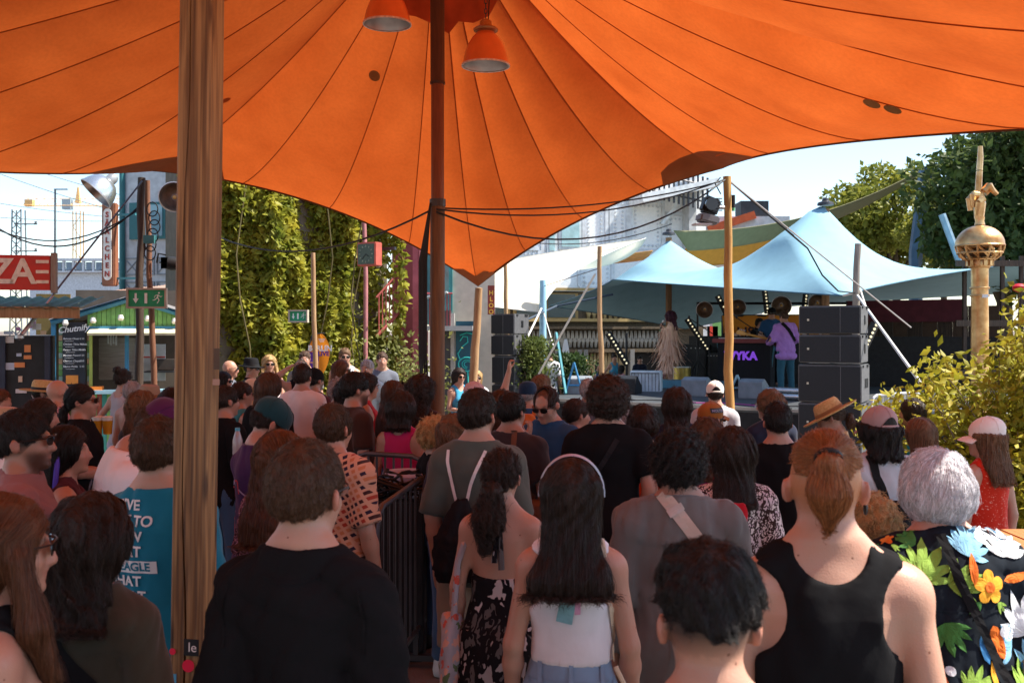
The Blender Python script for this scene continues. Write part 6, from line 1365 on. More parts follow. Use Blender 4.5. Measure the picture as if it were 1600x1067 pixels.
    if pants:
        kind, pm = pants[0], pants[1]
        pm = PANTS[pm] if isinstance(pm, str) else pm
        T = Field(lo, np.array((hi[0], hi[1], 1.16)), max(.012, vox * 1.4), [(-.02, vox * 3.6), (.80, vox * 1.8)])
        if kind in ('long', 'shorts', 'jeans'):
            T.loft([(max(.80, z), a, b, cy) for z, a, b, cy in tor if z < (1.06 if kind != 'jeans' else 1.2)], k=0, off=.010)
            cut = .10 if kind != 'shorts' else .47; fat = pants[2] if len(pants) > 2 else .016
            for hpj, kn, an, sd_ in legs:
                T.cap(hpj, kn, .092, .060, k=.025, off=fat)
                T.cap(kn, an, .058, .05, k=.02, off=fat)
            wr(T, .008, .12, (1, 1, .9))
            T.half((0, 0, cut), (0, 0, -1))
        else:                                                     # skirt, open cone
            zh = pants[2] if len(pants) > 2 else .55; fl = pants[3] if len(pants) > 3 else 1.35
            base = [(z, a, b, cy) for z, a, b, cy in tor if .88 < z < 1.09]
            T.loft([(zh, base[0][1] * fl, base[0][2] * fl * 1.1, -.01)] + base, k=0, off=.014); wr(T, .02, .12, (1, 1, .12))
        T.half((0, 0, 1.035 if not fm else 1.09 if kind == 'jeans' else 1.045), (0, 0, 1))
        if lm is not None: pass
        vv, ff = T.mesh(); p.T = T
        p.pants = link({'long': 'trousers', 'jeans': 'jeans', 'shorts': 'shorts'}.get(kind, 'skirt'), np_mesh('trousers', vv * S, ff), pm, root, True)
    # -------------------------------------------------------------- upper garment
    if shirt:
        kind, sm = shirt[0], shirt[1]; o = shirt[2] if len(shirt) > 2 else {}
        loose = o.get('loose', .016); hem = o.get('hem', .80 if not fm else .90); sleeve = o.get('sleeve', .72); neck = o.get('neck', .066)
        G = new(hi_=np.array((hi[0], hi[1], max(1.60, hi[2] - .1))))
        st = []
        wmax = max(a for z, a, b, cy in tor if z > 1.2)
        for z, a, b, cy in tor:
            if kind in ('tee', 'shirt', 'tank') and z < 1.3 and not o.get('fit'): a = max(a, wmax * (.90 if not fm else .86)); b = max(b, .104 * wide)
            st.append((z, a, b, cy))
        if o.get('dress'): st = [q for q in st if q[0] > .93]; st = [(o['dress'], .26 * wide, .23, 0)] + [(.93, .185 * wide, .14, -.01)] + st
        elif hem < .83: st = [(hem - .03, st[0][1] * 1.0 if not o.get('flare') else st[0][1] * o['flare'], st[0][2] * 1.02, -.01)] + [(.9, st[1][1], st[1][2], st[1][3])] + st[2:]
        else: st = [q for q in st if q[0] > hem - .12]
        if lm is None: G.loft(st, k=0, off=loose)
        else:
            for (z, a, b, cy), (z2, a2, b2, cy2) in zip(st[:-1], st[1:]):
                G.ell(bend((0, cy, (z + z2) / 2)), ((a + a2) / 2 + loose, (b + b2) / 2 + loose, .10 if z < 1.36 else .055), k=.05, Rm=lm)
        if fm:
            for sd_ in (-1, 1): G.ell(bend((sd_ * .068, .082, 1.265)), (.062, .055, .062), k=.06, off=loose * .8)
        for sd_ in (-1, 1):
            if kind != 'strapless': G.cap(bend((sd_ * .03, -.035, 1.50)), bend((sd_ * shx * .82, -.03, 1.425)), .036 * (.8 if fm else 1), .043 * (.85 if fm else 1), k=.04, off=max(.012, loose * .7))
        if kind in ('tee', 'shirt', 'long'):
            for sh, e, w_, fd, sd_ in arms_:
                s_, e_, ww = bend(sh), bend(e), bend(w_); sl_ = sleeve if kind != 'long' else 1.0
                G.ell(s_, np.array((.056, .058, .062)) * ar, k=.05, off=loose * .8)
                en = s_ + (e_ - s_) * min(1, sl_); so = .014 + loose * .55
                G.cap(s_, en, .050 * ar, .047 * ar, k=.02, off=so, flat=sl_ < 1)
                if sl_ >= 1: G.cap(e_, e_ + (ww - e_) * o.get('cuff', .92), .046 * ar, .034 * ar, k=.02, off=so * .8, flat=True)
        wr(G, o.get('wr', .011), o.get('wl', .17), (1, 1, .5))
        if lm is None: G.half((0, 0, o.get('dress', hem)), (0, 0, -1))
        else: G.half((0, 0, hem), (0, 0, -1))
        G.half(bend((0, 0, 1.515)), (0, 0, 1) if lm is None else lm @ np.array((0, 0, 1.)))
        if kind in ('tank', 'dress'):
            ah = o.get('arm', .088); ax_ = o.get('armx', .015)
            for sd_ in (-1, 1):
                G.ell(bend((sd_ * (shx + ax_ + .02), -.02, 1.365)), (ah, .30, ah * 1.25), k=.006, op='s', Rm=lm)
                G.cap(bend((sd_ * (shx + .035), -.02, 1.40)), bend((sd_ * (shx + .3), -.02, 1.40)), .09, k=0, op='s')
            nd = o.get('scoop', .07)
            G.ell(bend((0, -.10, 1.52)), (nd, .09, o.get('back', .075)), k=.006, op='s'); G.ell(bend((0, .1, 1.52)), (nd, .13, o.get('frontn', .12)), k=.006, op='s')
            G.cap(bend((0, -.03, 1.46)), bend((0, -.02, 1.6)), neck, k=.0, op='s')
        elif kind == 'strapless':
            zc = o.get('topz', 1.26); G.half((0, 0, zc), (0, -.2, 1))
        else:
            G.ell(bend((0, -.012, 1.515)), (neck * 1.12, neck * 1.15, .042 if kind != 'shirt' else .03), k=.004, op='s')
        if kind == 'shirt' or o.get('collar'):
            for q in range(16):
                a0, a1 = 2 * math.pi * q / 16, 2 * math.pi * (q + 1) / 16
                if 70 < math.degrees((a0 + a1) / 2) < 110: continue
                pt = lambda a: bend((math.cos(a) * nr * 1.28, -.022 + math.sin(a) * nr * 1.28, 1.492 + .012 * (1 - math.sin(a))))
                G.cap(pt(a0), pt(a1), .012, k=.008)
        vv, ff = G.mesh(); p.G = G
        nm = {'tee': 't_shirt', 'shirt': 'shirt', 'tank': 'tank_top', 'long': 'long_sleeve_shirt', 'dress': 'dress', 'strapless': 'dress'}[kind]
        p.shirt = link(o.get('name', nm), np_mesh(nm, vv * S, ff), TOPS[sm] if isinstance(sm, str) else sm, root, True)
    # -------------------------------------------------------------- shoes
    if shoes and Y < 16:
        K = Field(np.array((-.22, -.16, -.03)), np.array((.22, .26, .16)), max(vox * 1.5, .017))
        smat = g.choice([black_m, M('white_sneaker', (.6, .6, .58), .6), M('brown_leather', (.1, .05, .03), .5)])
        for hpj, kn, an, sd_ in legs:
            K.d[:] = .5; K.cap(an + (0, -.02, -.045), an + (sd_ * .02, .15, -.052), .046, .036, k=.02); K.cap(an + (0, -.01, -.02), an + (0, -.005, .02), .048, k=.02)
            K.half((0, 0, .0), (0, 0, -1)); vv, ff = K.mesh(); link('shoe', np_mesh('shoe', vv * S, ff), smat, root, True)
    # -------------------------------------------------------------- hair
    p.hat = hat
    if hair and hair[0] not in ('none', 'bald', 'buzz'): make_hair(p, hair, Y, vox, strands, g, seed)
    if hat: make_hat(p, *hat)
    if glasses: make_glasses(p, glasses)
    if eyes: make_eyes(p)
    if extra: extra(p)
    p.B = B
    return p
PANTS, TOPS = {}, {}
def hair_curves(name, P3, rad, mat, parent):
    """P3 (n, k, 3) strand points"""
    n, k, _ = P3.shape
    hc = bpy.data.hair_curves.new(name); hc.add_curves([k] * n)
    at = hc.attributes.get('position') or hc.attributes.new('position', 'FLOAT_VECTOR', 'POINT')
    at.data.foreach_set('vector', P3.astype(np.float32).ravel())
    ra = hc.attributes.get('radius') or hc.attributes.new('radius', 'FLOAT', 'POINT')
    r = np.broadcast_to(rad * np.linspace(1, .25, k) ** .7, (n, k)).astype(np.float32); ra.data.foreach_set('value', r.ravel().copy())
    hc.materials.append(mat); o = bpy.data.objects.new(name, hc); C.objects.link(o); o.parent = parent
    return o

def make_hair(p, hair, Y, vox, nstr, g, seed):
    style, col = hair[0], hair[1]; o = hair[2] if len(hair) > 2 else {}
    H, Rt, S, bend, piv = p.H, p.Rt, p.S, p.bend, p.piv
    long_ = style in ('long', 'bob', 'wavy', 'longcurly'); tail = style in ('pony', 'pony_shaved', 'lowpony', 'curlpony', 'bun')
    zend = o.get('end', {'long': 1.22, 'bob': 1.47, 'wavy': 1.36, 'longcurly': 1.18}.get(style, 1.5))
    t = o.get('t', {'short': .010, 'curly': .036, 'curlyshort': .026, 'balding': .009, 'pony_shaved': .010, 'undercut': .03, 'bob': .024, 'long': .020, 'wavy': .026, 'longcurly': .035, 'mop': .034}.get(style, .012))
    if style in ('short', 'balding'): t = min(t, .006 + t * .42)
    if style == 'undercut': t *= .7
    hv = max(.0058, vox * .85)
    hc_ = H((0, -.016, 1.658))
    lo = hc_ - .20; hi = hc_ + .20
    if long_: lo[2] = zend - .05; lo[1] = min(lo[1], -.26)
    if tail: lo[2] -= o.get('tl', .22) + .05; lo[1] -= .10; hi[2] += .04
    Fd = Field(lo, hi, hv)
    tx = t if long_ or style in ('curly', 'mop') else t * .5
    Fd.ell(hc_, (.077 + tx, .097 + t * 1.05, .095 + t), k=0, Rm=Rt)
    if style == 'undercut': Fd.ell(H((0, .02, 1.728)), (.080, .085, .045), k=.03, Rm=Rt); Fd.ell(H((0, -.05, 1.71)), (.082, .068, .058), k=.03, Rm=Rt)
    if style in ('mop', 'bob', 'wavy', 'longcurly'): Fd.ell(H((0, -.035, 1.63)), (.077 + t * .9, .085 + t * .8, .085), k=.03, Rm=Rt)
    # keep the face free
    fw = .088 if not long_ else .080
    if style == 'balding': Fd.ell(H((0, .10, 1.70)), (.062, .14, .10), k=.01, Rm=Rt, op='s')
    if style != 'none': Fd.ell(H((0, .150, 1.598)), (fw, .118, .100 if not o.get('fringe') else .07), k=.008, Rm=Rt, op='s')
    if not long_:
        n_ = Rt @ np.array((0, .40, -1.0)); zc = {'pony_shaved': 1.665, 'undercut': 1.652, 'mop': 1.53, 'curly': 1.55, 'curlyshort': 1.575}.get(style, 1.578)
        zc = o.get('nape', zc)
        Fd.half(H((0, -.10, zc)), n_, .008)
        if style not in ('mop', 'curly') and not tail or style == 'pony_shaved':
            for s_ in (-1, 1): Fd.ell(H((s_ * .105, .002, 1.608)), (.042, .036, .046), k=.008, Rm=Rt, op='s')
    tie = None
    capz = None
    if p.hat: capz = {'cap': 1.672, 'beanie': 1.665, 'bucket': 1.665}.get(p.hat[0], 1.69)
    if long_:
        hb = H((0, -.016, 1.658)); dx, dy = hb[0], hb[1] + .016
        b0 = p.tor[6][2] + .03
        rows = [(1.69, .088, .085, -.03 + dy, dx), (1.60, .090, .078, -.05 + dy, dx), (1.53, .094, .062, -.072 + dy * .8, dx * .8), (1.46, .100, .046, -.100 + dy * .4, dx * .5)]
        if zend < 1.44:
            rows += [(1.38, .108 * o.get('w', 1), .032, -.122 - b0 * .12, dx * .3), (min(1.36, zend), .105 * o.get('w', 1), .026, -.128 - b0 * .12, dx * .2)]
        else: rows = [q for q in rows if q[0] > zend] + [(zend, .098, .056, -.085 + dy * .6, dx * .7)]
        L2 = Field(lo, hi, hv); L2.loft(rows, k=0)
        hh = np.clip(.5 + .5 * (Fd.d - L2.d) / .03, 0, 1); Fd.d = (Fd.d + (L2.d - Fd.d) * hh - .03 * hh * (1 - hh)).astype(np.float32)
        Fd.ell(H((0, .150, 1.59)), (fw, .125, .105 if not o.get('fringe') else .075), k=.01, Rm=Rt, op='s')
        for s_ in (-1, 1):
            if o.get('front'): Fd.cap(H((s_ * .085, .03, 1.62)), bend((s_ * .105, .06, 1.46)), .024, .028, k=.03); Fd.cap(bend((s_ * .105, .06, 1.46)), bend((s_ * .10, .105, max(zend, 1.30))), .028, .016, k=.03)
    if tail:
        tp = {'pony': (0, -.125, 1.675), 'pony_shaved': (0, -.115, 1.715), 'lowpony': (0, -.115, 1.60), 'curlpony': (0, -.118, 1.60), 'bun': (0, -.10, 1.74)}[style]
        tie = H(tp); L = o.get('tl', .22)
        if style == 'bun': Fd.ell(H((0, -.105, 1.755)), (.045, .042, .042), k=.01, Rm=Rt)
        else:
            bw_ = o.get('tw', .030); a = tie; b = H((tp[0], tp[1] - .030, tp[2] - .02)); c = b + np.array((o.get('tx', 0) * .5, -.006, -L * .45)); e = c + np.array((o.get('tx', 0) * .5, .01, -L * .5))
            Fd.cap(a, b, bw_ * .55, bw_ * .8, k=.012); Fd.cap(b, c, bw_ * .85, bw_ * 1.2, k=.015); Fd.cap(c, e, bw_ * 1.15, bw_ * .35, k=.02); zend = e[2]
    wa, wl = {'curly': (.022, .035), 'curlyshort': (.016, .035), 'curlpony': (.016, .035), 'longcurly': (.022, .05), 'wavy': (.014, .06), 'undercut': (.013, .06), 'mop': (.009, .06)}.get(style, (.006, .05))
    if vox < .02: Fd.wrinkle(wa, wl, seed + 5, (1, 1, .35 if long_ or tail else .8), band=.05)
    if capz: Fd.half(H((0, 0, capz)), Rt @ np.array((0, -.1, 1.0)), .01); Fd.ell(H((0, -.014, capz)), (.2, .2, .001), k=0, op='s')
    v, f = Fd.mesh()
    hm = link('hair', np_mesh('hair', v * S, f), hair_mat(col), p.root, True); p.hair = hm; p.HF = Fd
    if tie is not None and style != 'bun' and Y < 9:
        ax_ = (H((tp[0], tp[1] - .02, tp[2] - .012)) - tie); ax_ /= np.linalg.norm(ax_)
        q = Vector(ax_).to_track_quat('Z', 'Y').to_matrix()
        r_ = o.get('tw', .030) * .72
        MB().lathe([(r_, -.008), (r_ + .007, -.004), (r_ + .007, .004), (r_, .008)], tuple((tie + ax_ * .012) * 1.0), n=14, m=q).build('hair_tie', black_m, hm, True)
        hm.children[-1].scale = (S, S, S) if False else (1, 1, 1)
        for vv in hm.children[-1].data.vertices: vv.co = vv.co * S
    # ---- strands
    if nstr is None: nstr = 5200 if Y < 2.2 else 4200 if Y < 3.4 else 2600 if Y < 5.5 else 1200 if Y < 8.2 else 500 if Y < 11.5 else 160
    if long_ and nstr: nstr = int(nstr * 1.25)
    curl = style in ('curly', 'curlyshort', 'longcurly', 'curlpony')
    L = {'short': .034, 'balding': .05, 'curly': .07, 'curlyshort': .045, 'undercut': .085, 'mop': .08, 'bob': .16, 'wavy': .20, 'long': .26, 'longcurly': .2, 'pony_shaved': .12, 'pony': .13, 'lowpony': .13, 'curlpony': .12, 'bun': .1}.get(style, .06)
    L = o.get('L', L); k = 8 if not (long_ or curl) else 12
    ch = g.integers(0, len(v), nstr); p0 = v[ch] + g.normal(0, hv * .5, (nstr, 3))
    crown = H((.012, -.075, 1.745)); front = Rt @ np.array((0, 1, 0)); up = Rt @ np.array((0, 0, 1)); rt = Rt @ np.array((1, 0, 0))
    pos = [p0]; pcur = p0.copy(); ph = g.uniform(0, 6.28, nstr); fr = g.uniform(.7, 1.3, nstr); nz = g.normal(0, 1, (nstr, 3)); off = g.uniform(-.004, .0025, nstr); lift = np.abs(g.normal(0, 1, nstr)) * o.get('lift', .0007 if not curl else .0016)
    Ls = L * g.uniform(.6, 1.15, nstr); st = Ls / (k - 1)
    hcs = H((0, -.016, 1.64))
    for i in range(k - 1):
        d, gr = Fd.sample(pcur, True)
        rel = pcur - hcs; yy = rel @ front; zz = rel @ up; xx = rel @ rt
        if long_:
            fl = np.tile(np.array((0, 0, -1.0)), (nstr, 1)); topm = (zz > .03)[:, None]
            fl = np.where(topm, np.sign(xx - o.get('part', 0.0))[:, None] * rt * .9 - front * .45 - up * .45, fl)
        elif tail:
            to = tie - pcur; dist = np.linalg.norm(to, axis=1, keepdims=True); below = ((pcur[:, 2] < tie[2] - .0) & (yy < -.115))[:, None] if style != 'bun' else np.zeros((nstr, 1), bool)
            fl = np.where(below, np.array((0, 0, -1.0)), to / (dist + 1e-6))
        elif style in ('undercut', 'curly', 'mop', 'curlyshort'):
            fl = (pcur - crown); fl /= np.linalg.norm(fl, axis=1, keepdims=True) + 1e-6; fl = fl * .8 - up * .4 + nz * {'mop': .13, 'undercut': .32}.get(style, .55)
        else:
            fl = (pcur - crown); fl /= np.linalg.norm(fl, axis=1, keepdims=True) + 1e-6; fl = fl - up * .35 + nz * .22
        if curl or style in ('undercut', 'wavy'):
            sd_ = np.cross(gr, fl); A = 1.5 if curl else .5; w_ = ph + i * (1.1 if curl else .55) * fr
            fl = fl + sd_ * (np.sin(w_) * A)[:, None] + gr * (np.cos(w_) * A * .6)[:, None]
        else: fl = fl + nz * .07
        fr_ = (fl * gr).sum(1, keepdims=True); tn = fl - gr * fr_ * (.9 if not curl else .45); tn /= np.linalg.norm(tn, axis=1, keepdims=True) + 1e-6
        pcur = pcur + tn * st[:, None]
        d, gr = Fd.sample(pcur, True); wgt = np.clip((pcur[:, 2] - zend + .01) / .02, 0, 1) if (long_ or tail) and style != 'bun' else 1.0
        pcur = pcur - gr * ((np.clip(d, -.03, .03) - off - lift * i) * (.7 if not curl else .5) * wgt)[:, None]
        pos.append(pcur.copy())
    P3 = np.stack(pos, 1)
    if long_ or tail: lim = zend - .012 - np.abs(g.normal(0, .012, nstr))[:, None]; P3[..., 2] = np.where(P3[..., 2] < lim, lim + (P3[..., 2] - lim) * .08, P3[..., 2])
    P3 = P3 * S
    rad = max(.00042, Y * .00024) * o.get('thick', 1.0)
    # strand starts inside the cap
    hair_curves('strands', P3, rad, hair_mat(col, True), hm)

def head_mesh(p, v):
    """points given in head space of a 1.75 m person -> person space"""
    return [tuple(p.H(q) * p.S) for q in v]
def hb(p, mb, name, mat, parent=None, smooth=True, bevel=0):
    mb.v = head_mesh(p, mb.v); return mb.build(name, mat, parent or p.root, smooth, bevel)

def make_hat(p, kind, mat, opt=None):
    o = opt or {}; n = 28; c = np.array((0, -.014, 0)); t = o.get('t', .010)
    def ringed(prof, sx=1.0, sy=1.22, zt=0, name='hat', parent=None, mt=mat, tilt=0):
        mb = MB(); v = []; f = []
        for (r, z) in prof:
            for k in range(n):
                q = 2 * math.pi * k / n; yy = r * sy * math.sin(q)
                v.append((r * sx * math.cos(q), c[1] + yy, z + tilt * yy))
        for i in range(len(prof) - 1):
            for k in range(n): f.append((i * n + k, i * n + (k + 1) % n, (i + 1) * n + (k + 1) % n, (i + 1) * n + k))
        f.append(tuple((len(prof) - 1) * n + k for k in range(n)))
        mb.add(v, f); return hb(p, mb, name, mt, parent)
    if kind == 'cap':
        a = R(o.get('dir', 0)); low = 1.655
        prof = [(.091 * math.cos(q), low + .03 + .088 * math.sin(q)) for q in [0, .2, .4, .6, .8, 1.0, 1.2, 1.4, 1.52]]
        cr = ringed([(.088, low - .012), (.0905, low + .01)] + prof, name='cap', tilt=o.get('tilt', -.1))
        mb = MB(); m_ = 15; v = []; L = o.get('brim', .072)
        for i in range(m_):
            q = -1.05 + 2.1 * i / (m_ - 1); bx, by = .09 * math.sin(q), .108 * math.cos(q); e = L * math.cos(q * .95) ** .6
            for (k_, dz) in ((0, 0), (.5, .004), (1, -.006)):
                x, y = bx * (1 + k_ * .15), by + e * k_
                z = low + .0 - .03 * (abs(q) ** 2) * .6 + dz - .012 * k_ + o.get('tilt', -.1) * y
                X, Y_ = x * math.cos(a) + y * math.sin(a), -x * math.sin(a) + y * math.cos(a); v.append((X, c[1] + Y_, z))
        f = [(i * 3 + j, (i + 1) * 3 + j, (i + 1) * 3 + j + 1, i * 3 + j + 1) for i in range(m_ - 1) for j in (0, 1)]
        top = v; bot = [(q[0], q[1], q[2] - .004) for q in v]; o_ = len(v)
        mb.add(top + bot, f + [tuple(i + o_ for i in q[::-1]) for q in f] + [(i * 3 + 2, (i + 1) * 3 + 2, (i + 1) * 3 + 2 + o_, i * 3 + 2 + o_) for i in range(m_ - 1)])
        hb(p, mb, 'brim', o.get('brim_mat', mat), cr); hb(p, MB().lathe([(.008, 0), (.007, .004), (.002, .006)], (0, c[1], low + .118), n=10), 'button', mat, cr)
        if o.get('dir', 0) == 180:    # opening with strap at the back of the head now faces front; seam ribs
            pass
        for q in range(6):
            an = 2 * math.pi * q / 6 + .5
            pts = [(.0925 * math.cos(w_) * math.cos(an), c[1] + .113 * math.cos(w_) * math.sin(an), low + .03 + .0895 * math.sin(w_) + o.get('tilt', -.1) * .113 * math.cos(w_) * math.sin(an)) for w_ in [.05, .35, .65, .95, 1.25, 1.5]]
            hb(p, MB().tube(pts, .0016, 5), 'seam', mat, cr)
        if o.get('hole'):
            s_ = 1 if o.get('dir', 0) == 180 else -1
            pts = []
            for i in range(11):
                q = -0.55 + 1.1 * i / 10; pts.append((.094 * math.sin(q), c[1] + s_ * .115 * math.cos(q), 1))
            v = [(x, y, low + .004 + o.get('tilt', -.1) * (y - c[1])) for x, y, _ in pts] + [(x * .98, y * .985, low + .006 + .045 * math.cos(i / 10 * math.pi - math.pi / 2) + o.get('tilt', -.1) * (y - c[1])) for i, (x, y, _) in enumerate(pts)]
            hb(p, MB().add([(q[0] * 1.01, q[1] * 1.01 - .0 + 0, q[2]) for q in v], [(i, i + 1, i + 12, i + 11) for i in range(10)]), 'opening', hair_mat('black'), cr)
            hb(p, MB().tube([(q[0] * 1.015, q[1] * 1.012, q[2] - .004) for q in v[:11]], .008, 6), 'strap', mat, cr)
        return cr
    if kind in ('fedora', 'straw', 'bucket', 'beanie'):
        low = o.get('low', 1.672); tl = o.get('tilt', -.08)
        if kind == 'fedora': prof = [(.165, low - .006), (.162, low - .014), (.13, low - .010), (.098, low + .002), (.094, low + .03), (.088, low + .08), (.080, low + .108), (.06, low + .115), (.03, low + .098), (.004, low + .095)]
        elif kind == 'straw': prof = [(.195, low - .002), (.192, low - .012), (.15, low - .012), (.098, low), (.096, low + .03), (.088, low + .075), (.074, low + .098), (.05, low + .100), (.004, low + .094)]
        elif kind == 'bucket': prof = [(.150, low - .055), (.147, low - .058), (.105, low - .004), (.098, low + .02), (.092, low + .065), (.08, low + .09), (.05, low + .098), (.004, low + .10)]
        else: prof = [(.088, low - .03), (.094, low - .028), (.095, low + .01), (.092, low + .05), (.078, low + .085), (.05, low + .104), (.004, low + .11)]
        h = ringed(prof, name={'fedora': 'fedora', 'straw': 'straw_hat', 'bucket': 'bucket_hat', 'beanie': 'beanie'}[kind], tilt=tl, sy=1.18)
        if kind in ('fedora', 'straw'): ringed([(.0995, low + .003), (.0985, low + .028)], name='hat_band', parent=h, mt=o.get('band', black_m), tilt=tl, sy=1.185)
        return h

def make_glasses(p, o):
    """o: 'sun' worn, 'clear' worn, 'up' pushed up on the hair"""
    up = o == 'up'; mt = M('sunglass_lens', (.012, .010, .010), .12, var=0, spec=.6); fr = M('glasses_frame', (.02, .014, .012), .35, var=0)
    q = (lambda v: v) if not up else (lambda v: (v[0] * 1.12, v[1] * .80 - .005 + (v[2] - 1.634) * -.4, v[2] + .098 + (v[1] - .1) * .55))
    g = hb(p, MB().tube([q((-.082, -.005, 1.640)), q((-.074, .07, 1.642)), q((-.058, .100, 1.644)), q((-.03, .112, 1.650)), q((0, .118, 1.648)), q((.03, .112, 1.650)), q((.058, .100, 1.644)), q((.074, .07, 1.642)), q((.082, -.005, 1.640))], .0028, 6), 'glasses', fr)
    if o == 'clear':
        cl = M('clear_lens', (.9, .9, .9), .05, var=0); cl.node_tree.nodes['Principled BSDF'].inputs['Transmission Weight'].default_value = .92
    for s_ in (-1, 1):
        mb = MB(); n = 14; v = []
        for k in range(n):
            a = 2 * math.pi * k / n; x = .026 * math.copysign(abs(math.cos(a)) ** .8, math.cos(a)); z = .0205 * math.copysign(abs(math.sin(a)) ** .8, math.sin(a))
            v.append(q((s_ * .033 + x, .112 - abs(s_ * .033 + x) * .16, 1.633 + z)))
        v2 = [(a[0], a[1] - .003, a[2]) for a in v]
        mb.add(v + v2, [tuple(range(n)), tuple(range(2 * n - 1, n - 1, -1))] + [(i, (i + 1) % n, (i + 1) % n + n, i + n) for i in range(n)])
        hb(p, mb, 'lens', mt if o != 'clear' else cl, g, smooth=False)

def make_eyes(p):
    for s_ in (-1, 1):
        e = MB().lathe([(.0105 * math.sin(q), -.0105 * math.cos(q)) for q in np.linspace(.05, 3.09, 8)], (s_ * .032, .0795, 1.633), n=12)
        hb(p, e, 'eye', M('eye_white', (.6, .57, .54), .3, var=0))
        hb(p, MB().add([(s_ * .032 + .0055 * math.cos(a), .0903, 1.633 + .0045 * math.sin(a)) for a in np.linspace(0, 2 * math.pi, 12, endpoint=False)], [tuple(range(12))]), 'iris', M('dark_iris', (.02, .012, .008), .3, var=0))

def drape(p, me_or_v, faces=None, fld=None, off=.004, back=True, name='print', mat=None, parent=None):
    """lay flat print (x, z in metres of the person) on the back or front of a garment"""
    fld = fld or p.G; S = p.S
    if faces is None:
        v = np.array([q.co[:] for q in me_or_v.vertices]); faces = [tuple(q.vertices) for q in me_or_v.polygons]; v = np.stack([v[:, 0], v[:, 1]], 1)
    else: v = np.asarray(me_or_v, float)
    v = v / S; s = -1 if back else 1
    y = np.full(len(v), s * .35); pt = np.stack([v[:, 0], y, v[:, 1]], 1); done = np.zeros(len(v), bool); yb = np.full(len(v), np.nan)
    for i in range(90):
        pt[:, 1] = s * (.35 - i * .0045); d = fld.sample(pt); hit = (~done) & (d < off); yb[hit] = pt[hit, 1]; done |= hit
    if np.isnan(yb).all(): return None
    yb = np.where(np.isnan(yb), np.nanmean(yb), yb)
    pt[:, 1] = yb
    d, gr = fld.sample(pt, True); pt = pt - gr * (d - off)[:, None] * .8
    me = mesh_from(name, pt * S, faces)
    return link(name, me, mat, parent or p.shirt)
# =================================================================== the crowd
for k, c in dict(black=(.009, .009, .010), navy=(.016, .022, .045), white=(.72, .70, .72), olive=(.055, .048, .033), mauve=(.26, .12, .115), blue=(.012, .17, .26), grey=(.15, .145, .135), greygreen=(.085, .10, .085), purple=(.045, .014, .075),
                 brown=(.045, .02, .014), pink=(.50, .24, .25), hotpink=(.42, .02, .10), red=(.45, .02, .03), orange=(.55, .06, .012), lilac=(.40, .20, .55), royal=(.02, .07, .16), sky=(.36, .52, .58), teal=(.05, .22, .25), lightgrey=(.42, .42, .45),
                 charcoal=(.04, .032, .035), maroon=(.07, .015, .02), yellow=(.6, .36, .02), cyan=(.03, .28, .5), beige=(.5, .36, .2), slate=(.12, .13, .16), magenta=(.5, .03, .25), bluedress=(.05, .28, .45), khaki=(.30, .24, .17), denimtop=(.16, .2, .3)).items(): TOPS[k] = cloth(k, c)
TOPS['hawaii'] = cloth('hawaii_black', (.012, .016, .022)); TOPS['palm'] = cloth_pattern('palm_dress', (.010, .010, .012), [(.45, .42, .42), (.10, .10, .10), (.30, .28, .28)], 16, 'leaf', .16, (1, 1, .55))
TOPS['leafprint'] = cloth_pattern('leaf_print', (.035, .016, .014), [(.62, .52, .50), (.55, .42, .44)], 26, 'leaf', .12, (1, 1, .7)); TOPS['checkprint'] = cloth_pattern('check_print', (.58, .31, .20), [(.05, .02, .02), (.35, .05, .03), (.03, .02, .04), (.5, .18, .08)], 34, 'check', .29)
TOPS['reddots'] = cloth_pattern('red_dots', (.62, .03, .012), [(.8, .55, .42)], 52, 'dot', .20); TOPS['leopard'] = cloth_pattern('leopard', (.55, .30, .14), [(.04, .02, .015), (.7, .5, .3)], 22, 'dot', .4); TOPS['pinkprint'] = cloth_pattern('pink_print', (.03, .012, .018), [(.55, .25, .35)], 40, 'leaf', .18)
TOPS['floral'] = cloth_pattern('floral_tote', (.34, .34, .38), [(.55, .10, .07), (.6, .34, .26), (.10, .16, .07)], 22, 'dot', .40); TOPS['whiteprint'] = cloth_pattern('white_print', (.7, .7, .7), [(.03, .03, .03)], 10, 'dot', .3)
for k, c in dict(jeans=(.045, .10, .19), lightjeans=(.20, .30, .42), black=(.014, .014, .016), khaki=(.28, .22, .16), grey=(.10, .10, .11), tan=(.36, .26, .18), pale=(.5, .47, .52), navy=(.02, .03, .06), brown=(.10, .05, .03)).items(): PANTS[k] = cloth('pants_' + k, c)
straw_m = M('straw', (.58, .40, .17), .8, col2=(.42, .27, .10), scale=60, bump=.5, bscale=120); 
def face_stage(px, Y): X = (px - 800) / F * Y; return math.degrees(math.atan2(4.2 - X, 20 - Y))
def pp(label, px, top, Y, yaw=None, **kw):
    if yaw is None: yaw = face_stage(px, Y) * .8
    if not kw.get('hat') and not kw.get('height'):
        h = kw.get('hair', ('short',)); t = {'curly': .03, 'undercut': .05, 'mop': .028, 'wavy': .024, 'long': .018, 'bob': .02, 'longcurly': .03}.get(h[0], .008); kw['height'] = CAMZ - (top - HY) / F * Y - t
    return person(label, px, top, Y, yaw, **kw)
def worn(p, name, label, cat):
    r = empty(name, p.root.location, p.root.rotation_euler.z, label, cat); return r
